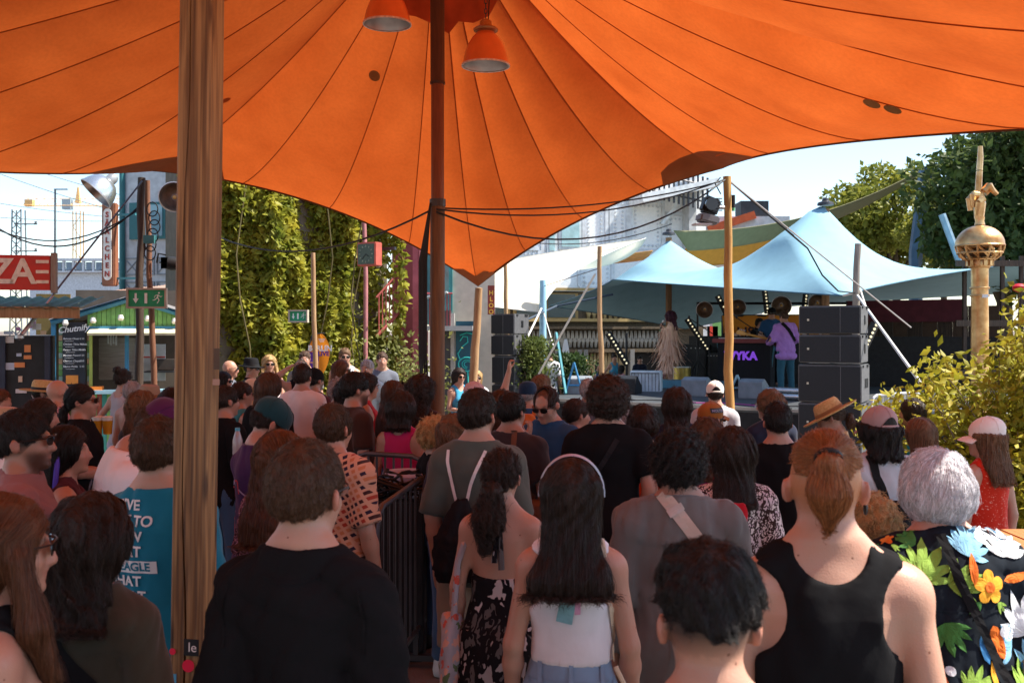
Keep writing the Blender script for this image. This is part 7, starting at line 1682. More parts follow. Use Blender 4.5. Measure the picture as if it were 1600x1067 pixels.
def ribbon(pts, w_, n=24):
    """2-D strip (x, z) along a polyline"""
    pts = [Vector((a, b)) for a, b in pts]; L = [0]
    for a, b in zip(pts[:-1], pts[1:]): L.append(L[-1] + (b - a).length)
    v = []; f = []
    for i in range(n + 1):
        s = L[-1] * i / n; k = max(j for j in range(len(L)) if L[j] <= s + 1e-9); k = min(k, len(pts) - 2); t = (s - L[k]) / max(1e-6, L[k + 1] - L[k]); q = pts[k].lerp(pts[k + 1], t); d = (pts[k + 1] - pts[k]).normalized(); nn = Vector((-d.y, d.x)) * w_ / 2
        v += [(q.x - nn.x, q.y - nn.y), (q.x, q.y), (q.x + nn.x, q.y + nn.y)]
    for i in range(n): f += [(i * 3, i * 3 + 1, i * 3 + 4, i * 3 + 3), (i * 3 + 1, i * 3 + 2, i * 3 + 5, i * 3 + 4)]
    return v, f
def strap(p, pts, w_, mat, parent, name='strap', off=.006, back=True):
    v, f = ribbon(pts, w_); return drape(p, v, f, p.G, off, back, name, mat, parent)
def soft_bag(parent, c, r, mat, name='pouch', S=1.0, seed=1, yflat=None):
    Fd = Field(np.array(c) - np.array(r) * 1.35, np.array(c) + np.array(r) * 1.35, max(.010, min(r) / 4)); c = np.array(c); r = np.array(r)
    Fd.loft([(c[2] - r[2], r[0] * .8, r[1] * .7, c[1], c[0]), (c[2] - r[2] * .8, r[0] * .98, r[1], c[1], c[0]), (c[2], r[0], r[1], c[1], c[0]), (c[2] + r[2] * .7, r[0] * .92, r[1] * .75, c[1], c[0]), (c[2] + r[2], r[0] * .8, r[1] * .45, c[1], c[0])], k=0); Fd.wrinkle(.012, .09, seed, (1, 1, .5))
    v, f = Fd.mesh(); return link(name, np_mesh(name, v * S, f), mat, parent, True)

# ------------------------------------------------------------------ foreground row
p = pp('woman in black tank top with sunglasses cut by the left edge', 6, 770, 2.3, 62, sex='f', tone=.12, hair=('long', 'auburn', {'end': 1.34, 'front': 1}), arms=('front', 'front'), shirt=('tank', 'black'), glasses='sun')
b = empty('drink_bottle', P(55, 960, 2.5) - Vector((0, 0, .10)), 0, 'clear drink bottle with pink cap held at the left edge', 'bottle')
MB().lathe([(.028, 0), (.03, .02), (.03, .10), (.022, .125), (.014, .14), (.014, .15)], n=16).build('bottle_body', M('clear_plastic', (.35, .33, .34), .15, spec=.6), b, True); MB().lathe([(.018, .15), (.018, .172), (.012, .174)], n=14).build('bottle_cap', M('pink_cap', (.7, .18, .25), .4), b, True)
p = pp('woman with dark wavy bob and sunglasses on head in olive shirt', 145, 772, 2.75, 8, sex='f', tone=.2, hair=('wavy', 'dark', {'end': 1.43, 't': .030}), arms=('front', 'down'), shirt=('long', 'olive', {'loose': .024}), glasses='up', wide=1.05)
oliv = p; b = worn(p, 'crossbody_bag', 'black crossbody strap over the olive shirt', 'bag'); strap(p, [(-.11, 1.40), (-.02, 1.20), (.12, 1.04), (.2, .98)], .045, cloth('webbing_black', (.012, .012, .013)), b); soft_bag(b, (.20, .04, .84), (.09, .045, .10), cloth('bag_black', (.012, .012, .013)))
p = pp('man in plain black t-shirt with short brown hair and glasses', 480, 692, 2.5, 10, head=(8, 0, 0), tone=.12, hair=('short', 'brown', {'t': .024}), shirt=('tee', 'black', {'sleeve': .95, 'loose': .018, 'wr': .014}), glasses='clear', wide=.93)
btee = p
p = pp('short man with dark curly undercut at the bottom edge', 1108, 830, 1.74, 4, head=(0, -8, 0), tone=.25, hair=('undercut', 'black', {'t': .036}), shirt=('tee', 'brown'), pants=('long', 'black'))
p = pp('man in black tank top with ginger ponytail and shaved sides', 1288, 674, 2.36, 6, head=(8, 0, 0), tone=.05, hair=('pony_shaved', 'ginger', {'tl': .12, 'tw': .034}), shirt=('tank', 'black', {'arm': .084, 'armx': -.012, 'scoop': .088, 'back': .085, 'loose': .013, 'wr': .012}), arms=('hang', 'down'), wide=1.06)
ea = MB().lathe([(.012, -.004), (.016, 0), (.012, .004)], (.088, .0, 1.585), n=14, m=Matrix.Rotation(R(90), 3, 'Y'), cap=False); hb(p, ea, 'ear_tunnel', black_m)
p = pp('silver haired man in black tropical flower shirt', 1494, 703, 3.0, -4, lean=13, head=(0, 8, 0), tone=.1, hair=('mop', 'silver', {'t': .030, 'nape': 1.52, 'L': .09}), shirt=('shirt', 'hawaii', {'loose': .03, 'sleeve': .95, 'wl': .22}), wide=1.2)
haw = p
p = pp('woman in white crop top with pastel headband and long hair', 893, 717, 3.25, 4, sex='f', tone=.12, hair=('long', 'dark', {'end': 1.345, 'w': 1.35}), shirt=('tank', 'white', {'hem': 1.065, 'fit': 1, 'arm': .080, 'armx': -.008, 'scoop': .06, 'back': .04, 'loose': .017}), pants=('jeans', 'lightjeans'), arms=('down', 'down'))
head_w = p
p = pp('woman with dark curly ponytail in palm print halter dress', 784, 702, 4.1, 8, sex='f', tone=.10, hair=('curlpony', 'dark', {'tl': .26, 'tw': .055, 'tx': -.03}), head=(10, 0, 0), shirt=('strapless', 'palm', {'dress': .35, 'topz': 1.20, 'loose': .012}), pants=None, arms=('down', 'down'))
halter = p
p = pp('man in grey shirt with cream crossbody strap and black hair', 1060, 668, 3.8, 2, tone=.4, hair=('curly', 'black', {'t': .024}), shirt=('shirt', 'grey', {'loose': .028, 'sleeve': 1.0, 'hem': .74, 'wr': .016}), wide=1.12)
gsh = p; b = worn(p, 'crossbody_bag', 'cream strap bag across the grey shirt back', 'bag'); strap(p, [(-.09, 1.47), (-.03, 1.40), (.07, 1.27), (.17, 1.12), (.22, 1.05)], .05, cloth('webbing_cream', (.55, .44, .36)), b); soft_bag(b, (.21, .06, .88), (.09, .045, .10), cloth('bag_cream', (.5, .4, .33)))
buckle = strap(p, [(-.035, 1.41), (-.02, 1.385)], .062, M('buckle_pale', (.6, .5, .44), .4), b, 'buckle', .012)
p = pp('man in bright blue t-shirt with white lettering on back', 248, 652, 3.6, 6, tone=.1, hair=('short', 'brown', {'t': .018}), shirt=('tee', 'blue', {'loose': .018, 'sleeve': .9}), wide=.93)
wtx = M('shirt_print_white', (.70, .72, .72), .8, var=.04)
for k, (t, xo) in enumerate((("I'VE", -.055), ('GOT TO', -.06), ('SHOW', -.075), ('WHAT', -.08), ('BEAGLE', -.045), ('THAT', -.075), ('GREAT', -.07), ('LEFER', -.075), ('M', -.055))):
    me = text_mesh(t, .050 if t != 'BEAGLE' else .042, 0, bold=.0014); z = 1.445 - k * .053
    for q in me.vertices: q.co.x += xo; q.co.y += z
    drape(p, me, off=.006, name='lettering', mat=wtx if t != 'BEAGLE' else TOPS['blue'])
    if t == 'BEAGLE': v, f = ribbon([(-.145, z), (.05, z)], .044, 16); drape(p, v, f, off=.0045, name='lettering_box', mat=wtx)
p = person('man in white t-shirt bowing his head in a purple cap', 168, 0, 4.2, 66, height=1.80, head=(6, -40, 0), tone=.3, hair=('short', 'brown'), shirt=('tee', 'white', {'loose': .024}), hat=('cap', cloth('plum_cap', (.07, .012, .06)), {'dir': 0}), glasses='sun', lean=12, arms=('front', 'front'))
b = worn(p, 'crossbody_bag', 'dark blue sling bag strap on the bowed man in white', 'bag'); strap(p, [(.05, 1.44), (-.03, 1.30), (-.13, 1.10)], .035, cloth('webbing_navy', (.012, .018, .05)), b, off=.01); soft_bag(b, (-.17, -.10, 1.0), (.08, .05, .12), cloth('bag_navy', (.012, .016, .035)))
p = pp('bearded man with sunglasses in mauve polo at the left', 42, 642, 4.0, 72, tone=.42, hair=('short', 'black', {'t': .022}), shirt=('shirt', 'mauve', {'loose': .022}), glasses='sun', beard='dark', head=(8, 4, 0), vox=.0082)
p = pp('woman in profile with long black hair and violet streak', 108, 664, 4.7, 66, sex='f', tone=.25, hair=('long', 'black', {'end': 1.36}), shirt=('tank', 'maroon'), head=(10, 4, 0))
v = [p.H(q) * p.S for q in ((.085, -.02, 1.66), (.105, -.035, 1.58), (.115, -.05, 1.48), (.125, -.06, 1.38))]; MB().tube([tuple(q) for q in v], [.004, .012, .012, .003], 6).build('violet_streak', M('violet_hair', (.07, .04, .38), .5), p.hair, True)
# ------------------------------------------------------------------ left side
p = pp('dark haired man with ponytail and sunglasses in black t-shirt', 131, 601, 7.0, 78, tone=.3, hair=('lowpony', 'black', {'tl': .2}), shirt=('tee', 'black', {'loose': .02}), glasses='sun', head=(6, 5, 0), arms=('front', 'front'), wide=1.08)
pp('bald man in pink shirt with blue strap left of the kiosk', 92, 592, 8.6, 50, tone=.12, hair=('bald', 'brown'), shirt=('tee', 'pink', {'sleeve': .95}))
pp('man in straw hat with black band before the kiosk', 70, 597, 9.2, 70, tone=.2, hair=('short', 'dark'), shirt=('shirt', 'navy'), hat=('straw', straw_m))
pp('woman with dark hair and teal scarf behind the mauve polo man', 66, 622, 6.6, 75, sex='f', tone=.3, hair=('bob', 'dark'), shirt=('tee', 'denimtop'))
pp('person in tan bucket hat at the far left edge', 8, 640, 5.6, 50, sex='f', tone=.3, hair=('bob', 'brown'), shirt=('tee', 'whiteprint'), hat=('bucket', cloth('tan_hat', (.42, .28, .17))))
pp('man with reddish brown hair at the left picture edge', 2, 608, 9.0, 95, tone=.15, hair=('short', 'auburn'), shirt=('tee', 'slate'))
pp('woman in pale tank top with white towel at the kiosk counter', 193, 577, 10.6, 20, sex='f', tone=.1, hair=('bun', 'dark'), shirt=('tank', 'lightgrey'), arms=('hip', 'hip'), pants=('shorts', 'pale'))
pp('bare shouldered man with cropped grey hair before the kiosk', 208, 596, 9.6, 25, tone=.15, hair=('short', 'grey', {'t': .010}), shirt=('strapless', 'khaki', {'topz': 1.05, 'name': 'waist_wrap'}))
pp('woman with wavy light brown hair seen from behind near kiosk', 223, 610, 7.4, 25, sex='f', tone=.15, hair=('wavy', 'brownl', {'end': 1.44}), shirt=('tee', 'charcoal'))
pp('smiling man in beige fedora and blue jacket near kiosk', 236, 607, 8.8, 110, tone=.25, hair=('short', 'dark'), shirt=('shirt', 'navy'), hat=('fedora', cloth('beige_felt', (.30, .22, .15)), {'band': M('brown_band', (.2, .08, .03), .7)}), eyes=True, head=(10, 0, 0))
pp('man in white t-shirt mostly hidden behind the square timber post', 288, 556, 11.2, 250, tone=.2, hair=('short', 'dark'), shirt=('tee', 'white', {'loose': .025}), arms=('front', 'front'))
pp('person with dark bob right of the fedora man', 272, 606, 7.6, 40, sex='f', tone=.2, hair=('bob', 'black'), shirt=('tee', 'mauve'))
# ------------------------------------------------------------------ between the square post and the mast
pp('stout man with dark hair in black t-shirt beside the square post', 354, 603, 7.4, 45, tone=.3, hair=('short', 'dark'), shirt=('tee', 'black', {'sleeve': .9}), wide=1.1)
pp('woman in teal vest with white straps and sunglasses', 379, 597, 8.8, 50, sex='f', tone=.2, hair=('lowpony', 'dark', {'tl': .1}), shirt=('tank', 'teal'), glasses='sun')
pp('blond woman in cream cap behind the black bob woman', 397, 594, 10.6, 60, sex='f', tone=.15, hair=('long', 'blond'), shirt=('tee', 'beige'), hat=('cap', cloth('cream_cap', (.6, .48, .34))))
pp('bald man with sunglasses by the dark edge of the vines', 360, 562, 13.0, 90, tone=.2, hair=('bald', 'brown'), shirt=('tee', 'slate'), glasses='sun')
pp('dark haired person in sunglasses below the bald man', 350, 580, 12.0, 100, sex='f', tone=.2, hair=('bob', 'black'), shirt=('tee', 'white'), glasses='sun')
pp('man in black trilby hat and sunglasses before the vines', 394, 563, 13.4, 105, tone=.15, hair=('short', 'dark'), shirt=('shirt', 'black'), hat=('fedora', cloth('black_felt', (.015, .015, .017))), glasses='sun')
pp('blond long haired woman with sunglasses facing the camera', 421, 554, 13.8, 160, sex='f', tone=.12, hair=('long', 'blond', {'front': 1}), shirt=('tank', 'white'), glasses='sun', arms=('front', 'front'))
pp('woman with straight dark bob in black shirt', 421, 582, 8.4, 20, sex='f', tone=.2, hair=('bob', 'brown', {'end': 1.5}), shirt=('tee', 'black', {'loose': .024, 'hem': .8}), wide=1.12)
pp('man in plain white t-shirt seen from behind near mast', 473, 569, 9.4, 12, tone=.15, hair=('short', 'dark', {'t': .024}), shirt=('tee', 'white', {'loose': .024}))
pp('bearded man in black cap behind the white t-shirt man', 493, 578, 10.4, 35, tone=.3, hair=('short', 'black'), shirt=('tee', 'maroon'), beard='dark', hat=('cap', TOPS['black'], {'dir': 180}))
pp('person raising an elbow in front of the orange flag', 470, 562, 12.6, 170, tone=.2, hair=('balding', 'dark'), shirt=('tank', 'black'), arms=('hip', 'head'), eyes=True)
pp('tall man with dark hair beside the orange flag', 476, 548, 14.2, 170, tone=.1, hair=('short', 'brown'), shirt=('tee', 'grey'), eyes=True)
p = pp('man in purple t-shirt and dark teal cap looking down', 410, 648, 5.2, 55, height=1.70, head=(8, -28, 0), tone=.15, hair=('short', 'dark'), shirt=('tee', 'purple', {'loose': .026}), hat=('cap', cloth('teal_cap', (.012, .05, .06)), {'dir': 0}), arms=('front', 'front'), pants=('long', 'black'))
g_ = np.random.default_rng(3); rd = M('print_red', (.5, .03, .05), .7); lil = M('print_lilac', (.35, .25, .4), .7)
for k in range(9):
    a = k * .7; v, f = ribbon([(.10 * math.cos(a) * .5, 1.14 + .13 * math.sin(a)), (.10 * math.cos(a + .5), 1.14 + .17 * math.sin(a + .4)), (.10 * math.cos(a + .8) * .6, 1.14 + .15 * math.sin(a + .8))], .009, 10); drape(p, v, f, off=.005, name='print_stroke', mat=rd if k % 2 else lil)
pp('woman with long straight auburn hair in dark pink print top', 440, 672, 4.1, 30, sex='f', tone=.12, hair=('long', 'auburn', {'end': 1.3}), shirt=('tee', 'pinkprint', {'loose': .022}), pants=('long', 'black'))
pp('older man with thinning brown hair in orange print shirt', 523, 632, 5.0, 28, tone=.15, hair=('balding', 'brown', {'t': .020, 'nape': 1.53, 'L': .06}), shirt=('shirt', 'checkprint', {'loose': .034, 'sleeve': .9, 'hem': .74}), pants=('shorts', 'black', .03), wide=1.04)
pp('bearded man in dark brown t-shirt looking right', 556, 583, 7.4, 60, tone=.3, hair=('short', 'black', {'t': .026}), shirt=('tee', 'brown', {'loose': .02}), beard='dark', wide=1.05)
pp('man with glasses and tattooed arm in red tank top', 574, 581, 9.2, 80, tone=.15, hair=('mop', 'dark', {'t': .02}), shirt=('tank', 'red'), glasses='clear', arms=('front', 'front'))
pp('woman with black curly hair in bright blue shirt', 547, 592, 8.4, 40, sex='f', tone=.4, hair=('longcurly', 'black', {'end': 1.4}), shirt=('tee', 'cyan'))
pp('person with grey curls in yellow shirt behind brown t-shirt man', 530, 590, 9.8, 30, sex='f', tone=.2, hair=('curly', 'grey', {'t': .02}), shirt=('tee', 'yellow'))
pp('woman with long brown hair and sunglasses in white top', 534, 562, 12.2, 95, sex='f', tone=.15, hair=('long', 'auburn'), shirt=('tee', 'white'), glasses='sun', arms=('front', 'front'))
pp('young man in pale tank top and sunglasses at vine wall', 539, 544, 14.6, 165, tone=.1, hair=('short', 'brownl', {'t': .022}), shirt=('tank', 'lightgrey'), glasses='sun')
pp('grey haired man in light blue shirt facing the camera', 573, 562, 12.6, 200, tone=.12, hair=('short', 'grey', {'t': .02}), shirt=('shirt', 'sky'), eyes=True)
pp('young man in fitted navy t-shirt standing at the vine wall', 597, 550, 14.4, 170, tone=.15, hair=('short', 'brown', {'t': .012}), shirt=('tee', 'slate', {'fit': 1}), eyes=True, pants=('long', 'navy'))
pp('woman with long straight brown hair and sunglasses on head', 616, 594, 8.9, 45, sex='f', tone=.15, hair=('long', 'brown', {'end': 1.25}), shirt=('tank', 'black'), glasses='up')
p = pp('woman in hot pink tank top with dark short hair', 628, 613, 7.2, 15, sex='f', tone=.25, hair=('bob', 'dark', {'end': 1.50, 't': .03}), shirt=('tank', 'hotpink', {'hem': .8, 'loose': .018}), wide=1.05)
pp('woman with very long dark curly hair beside the mast', 658, 586, 8.2, 20, sex='f', tone=.2, hair=('longcurly', 'dark', {'end': 1.2}), shirt=('tee', 'brown'))
# ------------------------------------------------------------------ centre
pp('woman with short blond curls looking right of the mast', 682, 650, 6.4, 60, sex='f', tone=.2, hair=('curly', 'blond', {'t': .034}), shirt=('tee', 'black'), glasses='sun')
pp('woman with light brown hair in navy top behind backpack man', 712, 646, 5.9, 30, sex='f', tone=.2, hair=('wavy', 'brownl', {'end': 1.5}), shirt=('tee', 'navy'))
p = pp('man in grey green t-shirt wearing a black drawstring backpack', 747, 610, 5.0, 12, head=(14, 0, 0), tone=.15, hair=('short', 'dark', {'t': .028}), shirt=('tee', 'greygreen', {'loose': .024, 'sleeve': .95}), pants=('shorts', 'khaki', .035), beard='dark')
b = worn(p, 'drawstring_bag', 'black drawstring bag with white cords on the back', 'bag')
Fd = Field((-.2, -.32, .78), (.2, -.06, 1.28), .012); Fd.loft([(.84, .12, .045, -.165, -.05), (.9, .135, .06, -.175, -.05), (1.05, .12, .055, -.178, -.05), (1.18, .06, .035, -.168, -.05), (1.23, .035, .02, -.16, -.05)], k=0); Fd.wrinkle(.018, .09, 5, (1, 1, .2)); v, f = Fd.mesh(); link('sack', np_mesh('sack', v * p.S, f), cloth('sack_black', (.013, .013, .015)), b, True)
cw = M('cord_white', (.72, .66, .64), .7, var=.05)
for s_ in (-1, 1):
    q = [(s_ * .025 - .05, 1.21), (s_ * .05 - .05, 1.31), (s_ * .085 - .04, 1.42), (s_ * .095 - .03, 1.47)]; strap(p, q, .016, cw, b, 'cord', .014)
p = pp('dark haired man in charcoal t-shirt with brown bag strap', 800, 614, 6.2, 20, head=(12, 0, 0), tone=.35, hair=('short', 'black', {'t': .018}), shirt=('tee', 'charcoal', {'loose': .022}), pants=('shorts', 'grey', .03), wide=1.05)
b = worn(p, 'crossbody_bag', 'small brown leather crossbody bag at the charcoal t-shirt hip', 'bag'); lea = M('brown_strap_leather', (.13, .06, .035), .5); strap(p, [(.045, 1.46), (.055, 1.35), (.10, 1.15), (.16, 1.02)], .032, lea, b); soft_bag(b, (.19, -.06, .95), (.10, .05, .075), lea)
pp('woman in pink cap raising her right hand', 742, 600, 8.0, 20, sex='f', tone=.15, hair=('long', 'brownl'), shirt=('tee', 'lightgrey'), hat=('cap', cloth('pink_cap', (.5, .36, .38)), {'dir': 0}), arms=('down', ((.27, .03, 1.62), (.33, .04, 1.86), (.12, -.05, 1))), vox=.0095)
raised = p
pp('woman with long wavy brown hair behind charcoal t-shirt man', 786, 610, 7.6, 20, sex='f', tone=.2, hair=('longcurly', 'brown', {'end': 1.3}), shirt=('tee', 'mauve'), glasses='up')
p = pp('man in navy cap with orange backpack straps', 825, 600, 9.2, 10, tone=.15, hair=('short', 'grey', {'t': .01}), shirt=('tee', 'royal'), hat=('beanie', cloth('navy_cap', (.012, .035, .075))))
b = worn(p, 'backpack', 'small orange backpack on the navy cap man', 'backpack'); om = cloth('orange_pack', (.5, .14, .03)); soft_bag(b, (0, -.17, 1.14), (.11, .06, .16), om); [strap(p, [(s_ * .07, 1.28), (s_ * .09, 1.42), (s_ * .09, 1.46)], .04, om, b) for s_ in (-1, 1)]
pp('young man with tousled brown hair in white shirt facing right', 847, 584, 10.6, 75, tone=.1, hair=('mop', 'brownl', {'t': .022}), shirt=('tee', 'white'), glasses='clear')
pp('man with sunglasses in dark blue shirt holding fist to chin', 856, 603, 6.8, 208, head=(0, -18, 0), tone=.28, hair=('balding', 'dark', {'t': .012}), shirt=('shirt', 'royal', {'loose': .022}), glasses='sun', arms=('down', 'chin'), vox=.0095)
pp('woman with low dark ponytail in grey print shirt', 902, 624, 7.0, 50, sex='f', tone=.15, hair=('lowpony', 'dark', {'tl': .2}), shirt=('tee', 'lightgrey'), head=(15, 0, 0))
pp('person with grey brown hair left of the black polo man', 920, 592, 9.2, 20, tone=.15, hair=('short', 'grey', {'t': .02}), shirt=('tee', 'slate'))
p = pp('tall man with bushy dark hair in black polo shirt', 950, 590, 5.8, 4, tone=.15, hair=('curly', 'dark', {'t': .038}), shirt=('shirt', 'black', {'loose': .022}), pants=('long', 'jeans'), arms=('down', 'back'), wide=1.08)
b = worn(p, 'crossbody_bag', 'black sling strap barely visible on the black polo', 'bag'); strap(p, [(.05, 1.44), (-.05, 1.28), (-.17, 1.08)], .03, cloth('webbing_black2', (.02, .02, .022)), b)
soft_bag(b, (-.2, .02, .92), (.08, .045, .09), cloth('bag_black'))
pp('balding man with pink scalp behind the black polo man', 974, 636, 8.0, 15, tone=.1, hair=('short', 'grey', {'t': .006}), shirt=('tee', 'navy'))
p = pp('person with dark tousled hair in orange red shirt', 1006, 632, 6.5, 18, sex='f', tone=.2, hair=('mop', 'dark', {'t': .034}), shirt=('tee', 'orange', {'loose': .02}))
b = worn(p, 'crossbody_bag', 'black bag strap across the orange red shirt', 'bag'); strap(p, [(-.08, 1.42), (.02, 1.22), (.14, 1.04)], .03, cloth('webbing_black'), b); soft_bag(b, (.17, .03, .9), (.08, .045, .09), cloth('bag_black'))
pp('person with bushy dark shoulder length hair near stage', 1058, 608, 7.6, 10, sex='f', tone=.2, hair=('wavy', 'dark', {'end': 1.44, 't': .04}), shirt=('tee', 'navy'))
p = pp('man in brown MOLTEN cap and sunglasses looking right', 1112, 632, 6.9, 55, tone=.15, hair=('short', 'brown'), shirt=('tee', 'teal'), hat=('cap', cloth('rust_cap', (.28, .10, .02)), {'dir': 0, 'tilt': .05}), glasses='sun')
def cap_words(p):
    me = text_mesh('MOLTEN', .026, .0006, bold=.0004); v = [(.092, q.co.x * 1.1 - .02, 1.708 + q.co.y) for q in me.vertices]; fs = [tuple(q.vertices) for q in me.polygons]
    pt = []
    for (x, y, z) in v: pt.append((.0935 * math.sqrt(max(.05, 1 - ((z - 1.685) / .1) ** 2 - ((y + .014) / .115) ** 2)) + .0025, y, z))
    hb(p, MB().add(pt, fs), 'lettering', M('cap_letters', (.5, .46, .6), .7), None, False)
    bx = [(-.085, 1.69), (.045, 1.69), (.045, 1.728), (-.085, 1.728)]; pt = []; n = 8
    for j in range(2):
        for i in range(n + 1):
            y = -.085 + .13 * i / n; z = 1.692 + .036 * j; pt.append((.0935 * math.sqrt(max(.05, 1 - ((z - 1.685) / .1) ** 2 - ((y + .014) / .115) ** 2)) + .001, y, z))
    hb(p, MB().add(pt, [(i, i + 1, i + n + 2, i + n + 1) for i in range(n)]), 'cap_patch', black_p, None, False)
cap_words(p)
p = pp('man in white backwards cap and pale t-shirt before the stage', 1117, 598, 9.3, 4, tone=.15, hair=('short', 'dark'), shirt=('tee', 'lightgrey', {'loose': .026}), hat=('cap', cloth('white_cap', (.72, .68, .62)), {'dir': 0, 'hole': 1}))
pp('woman with hair clip in pink t-shirt before MOLTEN cap man', 1106, 652, 5.7, 20, sex='f', tone=.15, hair=('wavy', 'brown', {'end': 1.42}), shirt=('tee', 'magenta'))
p = pp('woman with dark hair in leaf print dress and red straps', 1145, 668, 4.7, 8, sex='f', tone=.2, hair=('wavy', 'dark', {'end': 1.42, 't': .03}), shirt=('long', 'leafprint', {'loose': .022, 'hem': .5, 'dress': .5}), pants=None, wide=1.05)
b = worn(p, 'backpack', 'red crossed straps bag on the leaf print dress', 'backpack'); rm = cloth('strap_red', (.45, .01, .02))
for s_ in (-1, 1): strap(p, [(s_ * .115, 1.41), (s_ * .03, 1.28)], .024, rm, b, off=.01)
soft_bag(b, (0, -.155, 1.20), (.05, .03, .07), rm, seed=3)
p = pp('young man in black t-shirt with short black hair', 1215, 629, 5.8, 4, tone=.18, hair=('short', 'black', {'t': .018}), shirt=('tee', 'black', {'loose': .022}), pants=('long', 'pale'))
pp('bearded man with grey brown hair and glasses near stage', 1203, 606, 7.6, -20, tone=.12, hair=('mop', 'brownl', {'t': .02}), shirt=('tee', 'navy'), glasses='clear', beard='grey', head=(-30, 0, 0))
pp('woman in wide straw sunhat and leopard shirt looking down', 1306, 650, 7.0, -70, height=1.56, head=(0, -25, 0), sex='f', tone=.25, hair=('lowpony', 'brown', {'tl': .1}), shirt=('shirt', 'leopard'), hat=('straw', straw_m, {'band': M('tan_band', (.3, .16, .06), .8)}), arms=('front', 'front'))
p = pp('man in pinkish trucker cap and grey shirt with black bag', 1372, 640, 5.3, -14, tone=.2, hair=('wavy', 'black', {'end': 1.50}), shirt=('shirt', 'lightgrey', {'loose': .024}), hat=('cap', cloth('dusty_cap', (.36, .25, .25)), {'dir': 0, 'hole': 1}), arms=('down', 'hip'))
b = worn(p, 'shoulder_bag', 'black shoulder bag on the trucker cap man', 'bag'); strap(p, [(-.10, 1.44), (-.09, 1.30), (-.03, 1.15)], .045, cloth('webbing_black'), b); soft_bag(b, (-.03, -.18, 1.02), (.10, .05, .16), cloth('bag_black'))
pp('woman with long brown hair seen from behind at the shrub', 1437, 652, 6.2, -8, sex='f', tone=.15, hair=('long', 'brownl', {'end': 1.22}), shirt=('tee', 'navy'))
pp('person in bright blue shirt hidden in the shrub leaves', 1424, 622, 8.0, -60, sex='f', tone=.3, hair=('long', 'dark'), shirt=('tee', 'cyan'))
p = pp('woman in red dotted dress and white cap looking left', 1540, 656, 5.7, -22, sex='f', tone=.02, hair=('long', 'brownl', {'end': 1.38, 'w': .7}), head=(-52, 0, 0), shirt=('tank', 'reddots', {'dress': .55, 'scoop': .105, 'back': .13, 'arm': .07, 'armx': .03, 'loose': .012, 'name': 'dress'}), pants=None, hat=('cap', cloth('white_flat_cap', (.75, .70, .66)), {'dir': 0}))
pp('older woman with blond grey curls half hidden by ponytail man', 1362, 768, 3.5, 0, sex='f', tone=.12, hair=('curly', 'blond', {'t': .022}), shirt=('tee', 'khaki'))
pp('woman in light blue dress and sunglasses before the flamingo mural', 718, 574, 13.6, 150, sex='f', tone=.15, hair=('wavy', 'dark', {'end': 1.36}), shirt=('dress', 'bluedress', {'dress': .35}), pants=None, glasses='sun', arms=('phone', 'front'))
pp('blond person peeking out beside the pale tip post', 745, 578, 14.2, 170, sex='f', tone=.15, hair=('long', 'blond'), shirt=('tee', 'white'), glasses='sun')
# ------------------------------------------------------------------ people on and beyond the stage
def far(label, px, top, Y, yaw, **kw): return pp(label, px, top, Y, yaw, shoes=False, vox=.022, strands=60, group='people behind the stage', **kw)
far('man in white black print shirt and dark hat by bushes', 858, 545, 19.8, 10, tone=.2, hair=('short', 'black'), shirt=('shirt', 'whiteprint', {'loose': .03}))
far('long haired person in pale top behind the teal strut', 868, 553, 22.5, 40, sex='f', tone=.2, hair=('long', 'brown'), shirt=('tee', 'lightgrey'))
far('man in straw hat and beige shirt left of the pale pole', 912, 562, 20.6, 95, tone=.25, hair=('short', 'dark'), shirt=('tee', 'beige'), hat=('straw', straw_m), arms=('front', 'front'))
far('woman in bright blue dress in front of the arcade', 960, 553, 25, 165, sex='f', tone=.3, hair=('bun', 'dark'), shirt=('dress', 'bluedress', {'dress': .5}), pants=None, arms=('front', 'hip'))
far('man in dark printed t-shirt standing at the dark doorway', 1000, 556, 26, 175, tone=.3, hair=('short', 'black'), shirt=('tee', 'navy'))
far('man in brown shirt bending near the dark doorway', 1030, 562, 25, 60, tone=.3, hair=('short', 'black'), shirt=('tee', 'mauve'), lean=20, arms=('front', 'front'))
far('seated woman in blue print dress behind the pale pole', 935, 566, 24, 170, sex='f', tone=.3, hair=('long', 'dark'), shirt=('dress', 'royal', {'dress': .5}), pants=None)
far('person in grey shirt on a white chair behind stage', 972, 570, 23.6, 60, sex='f', tone=.3, hair=('bob', 'black'), shirt=('tee', 'pink'))

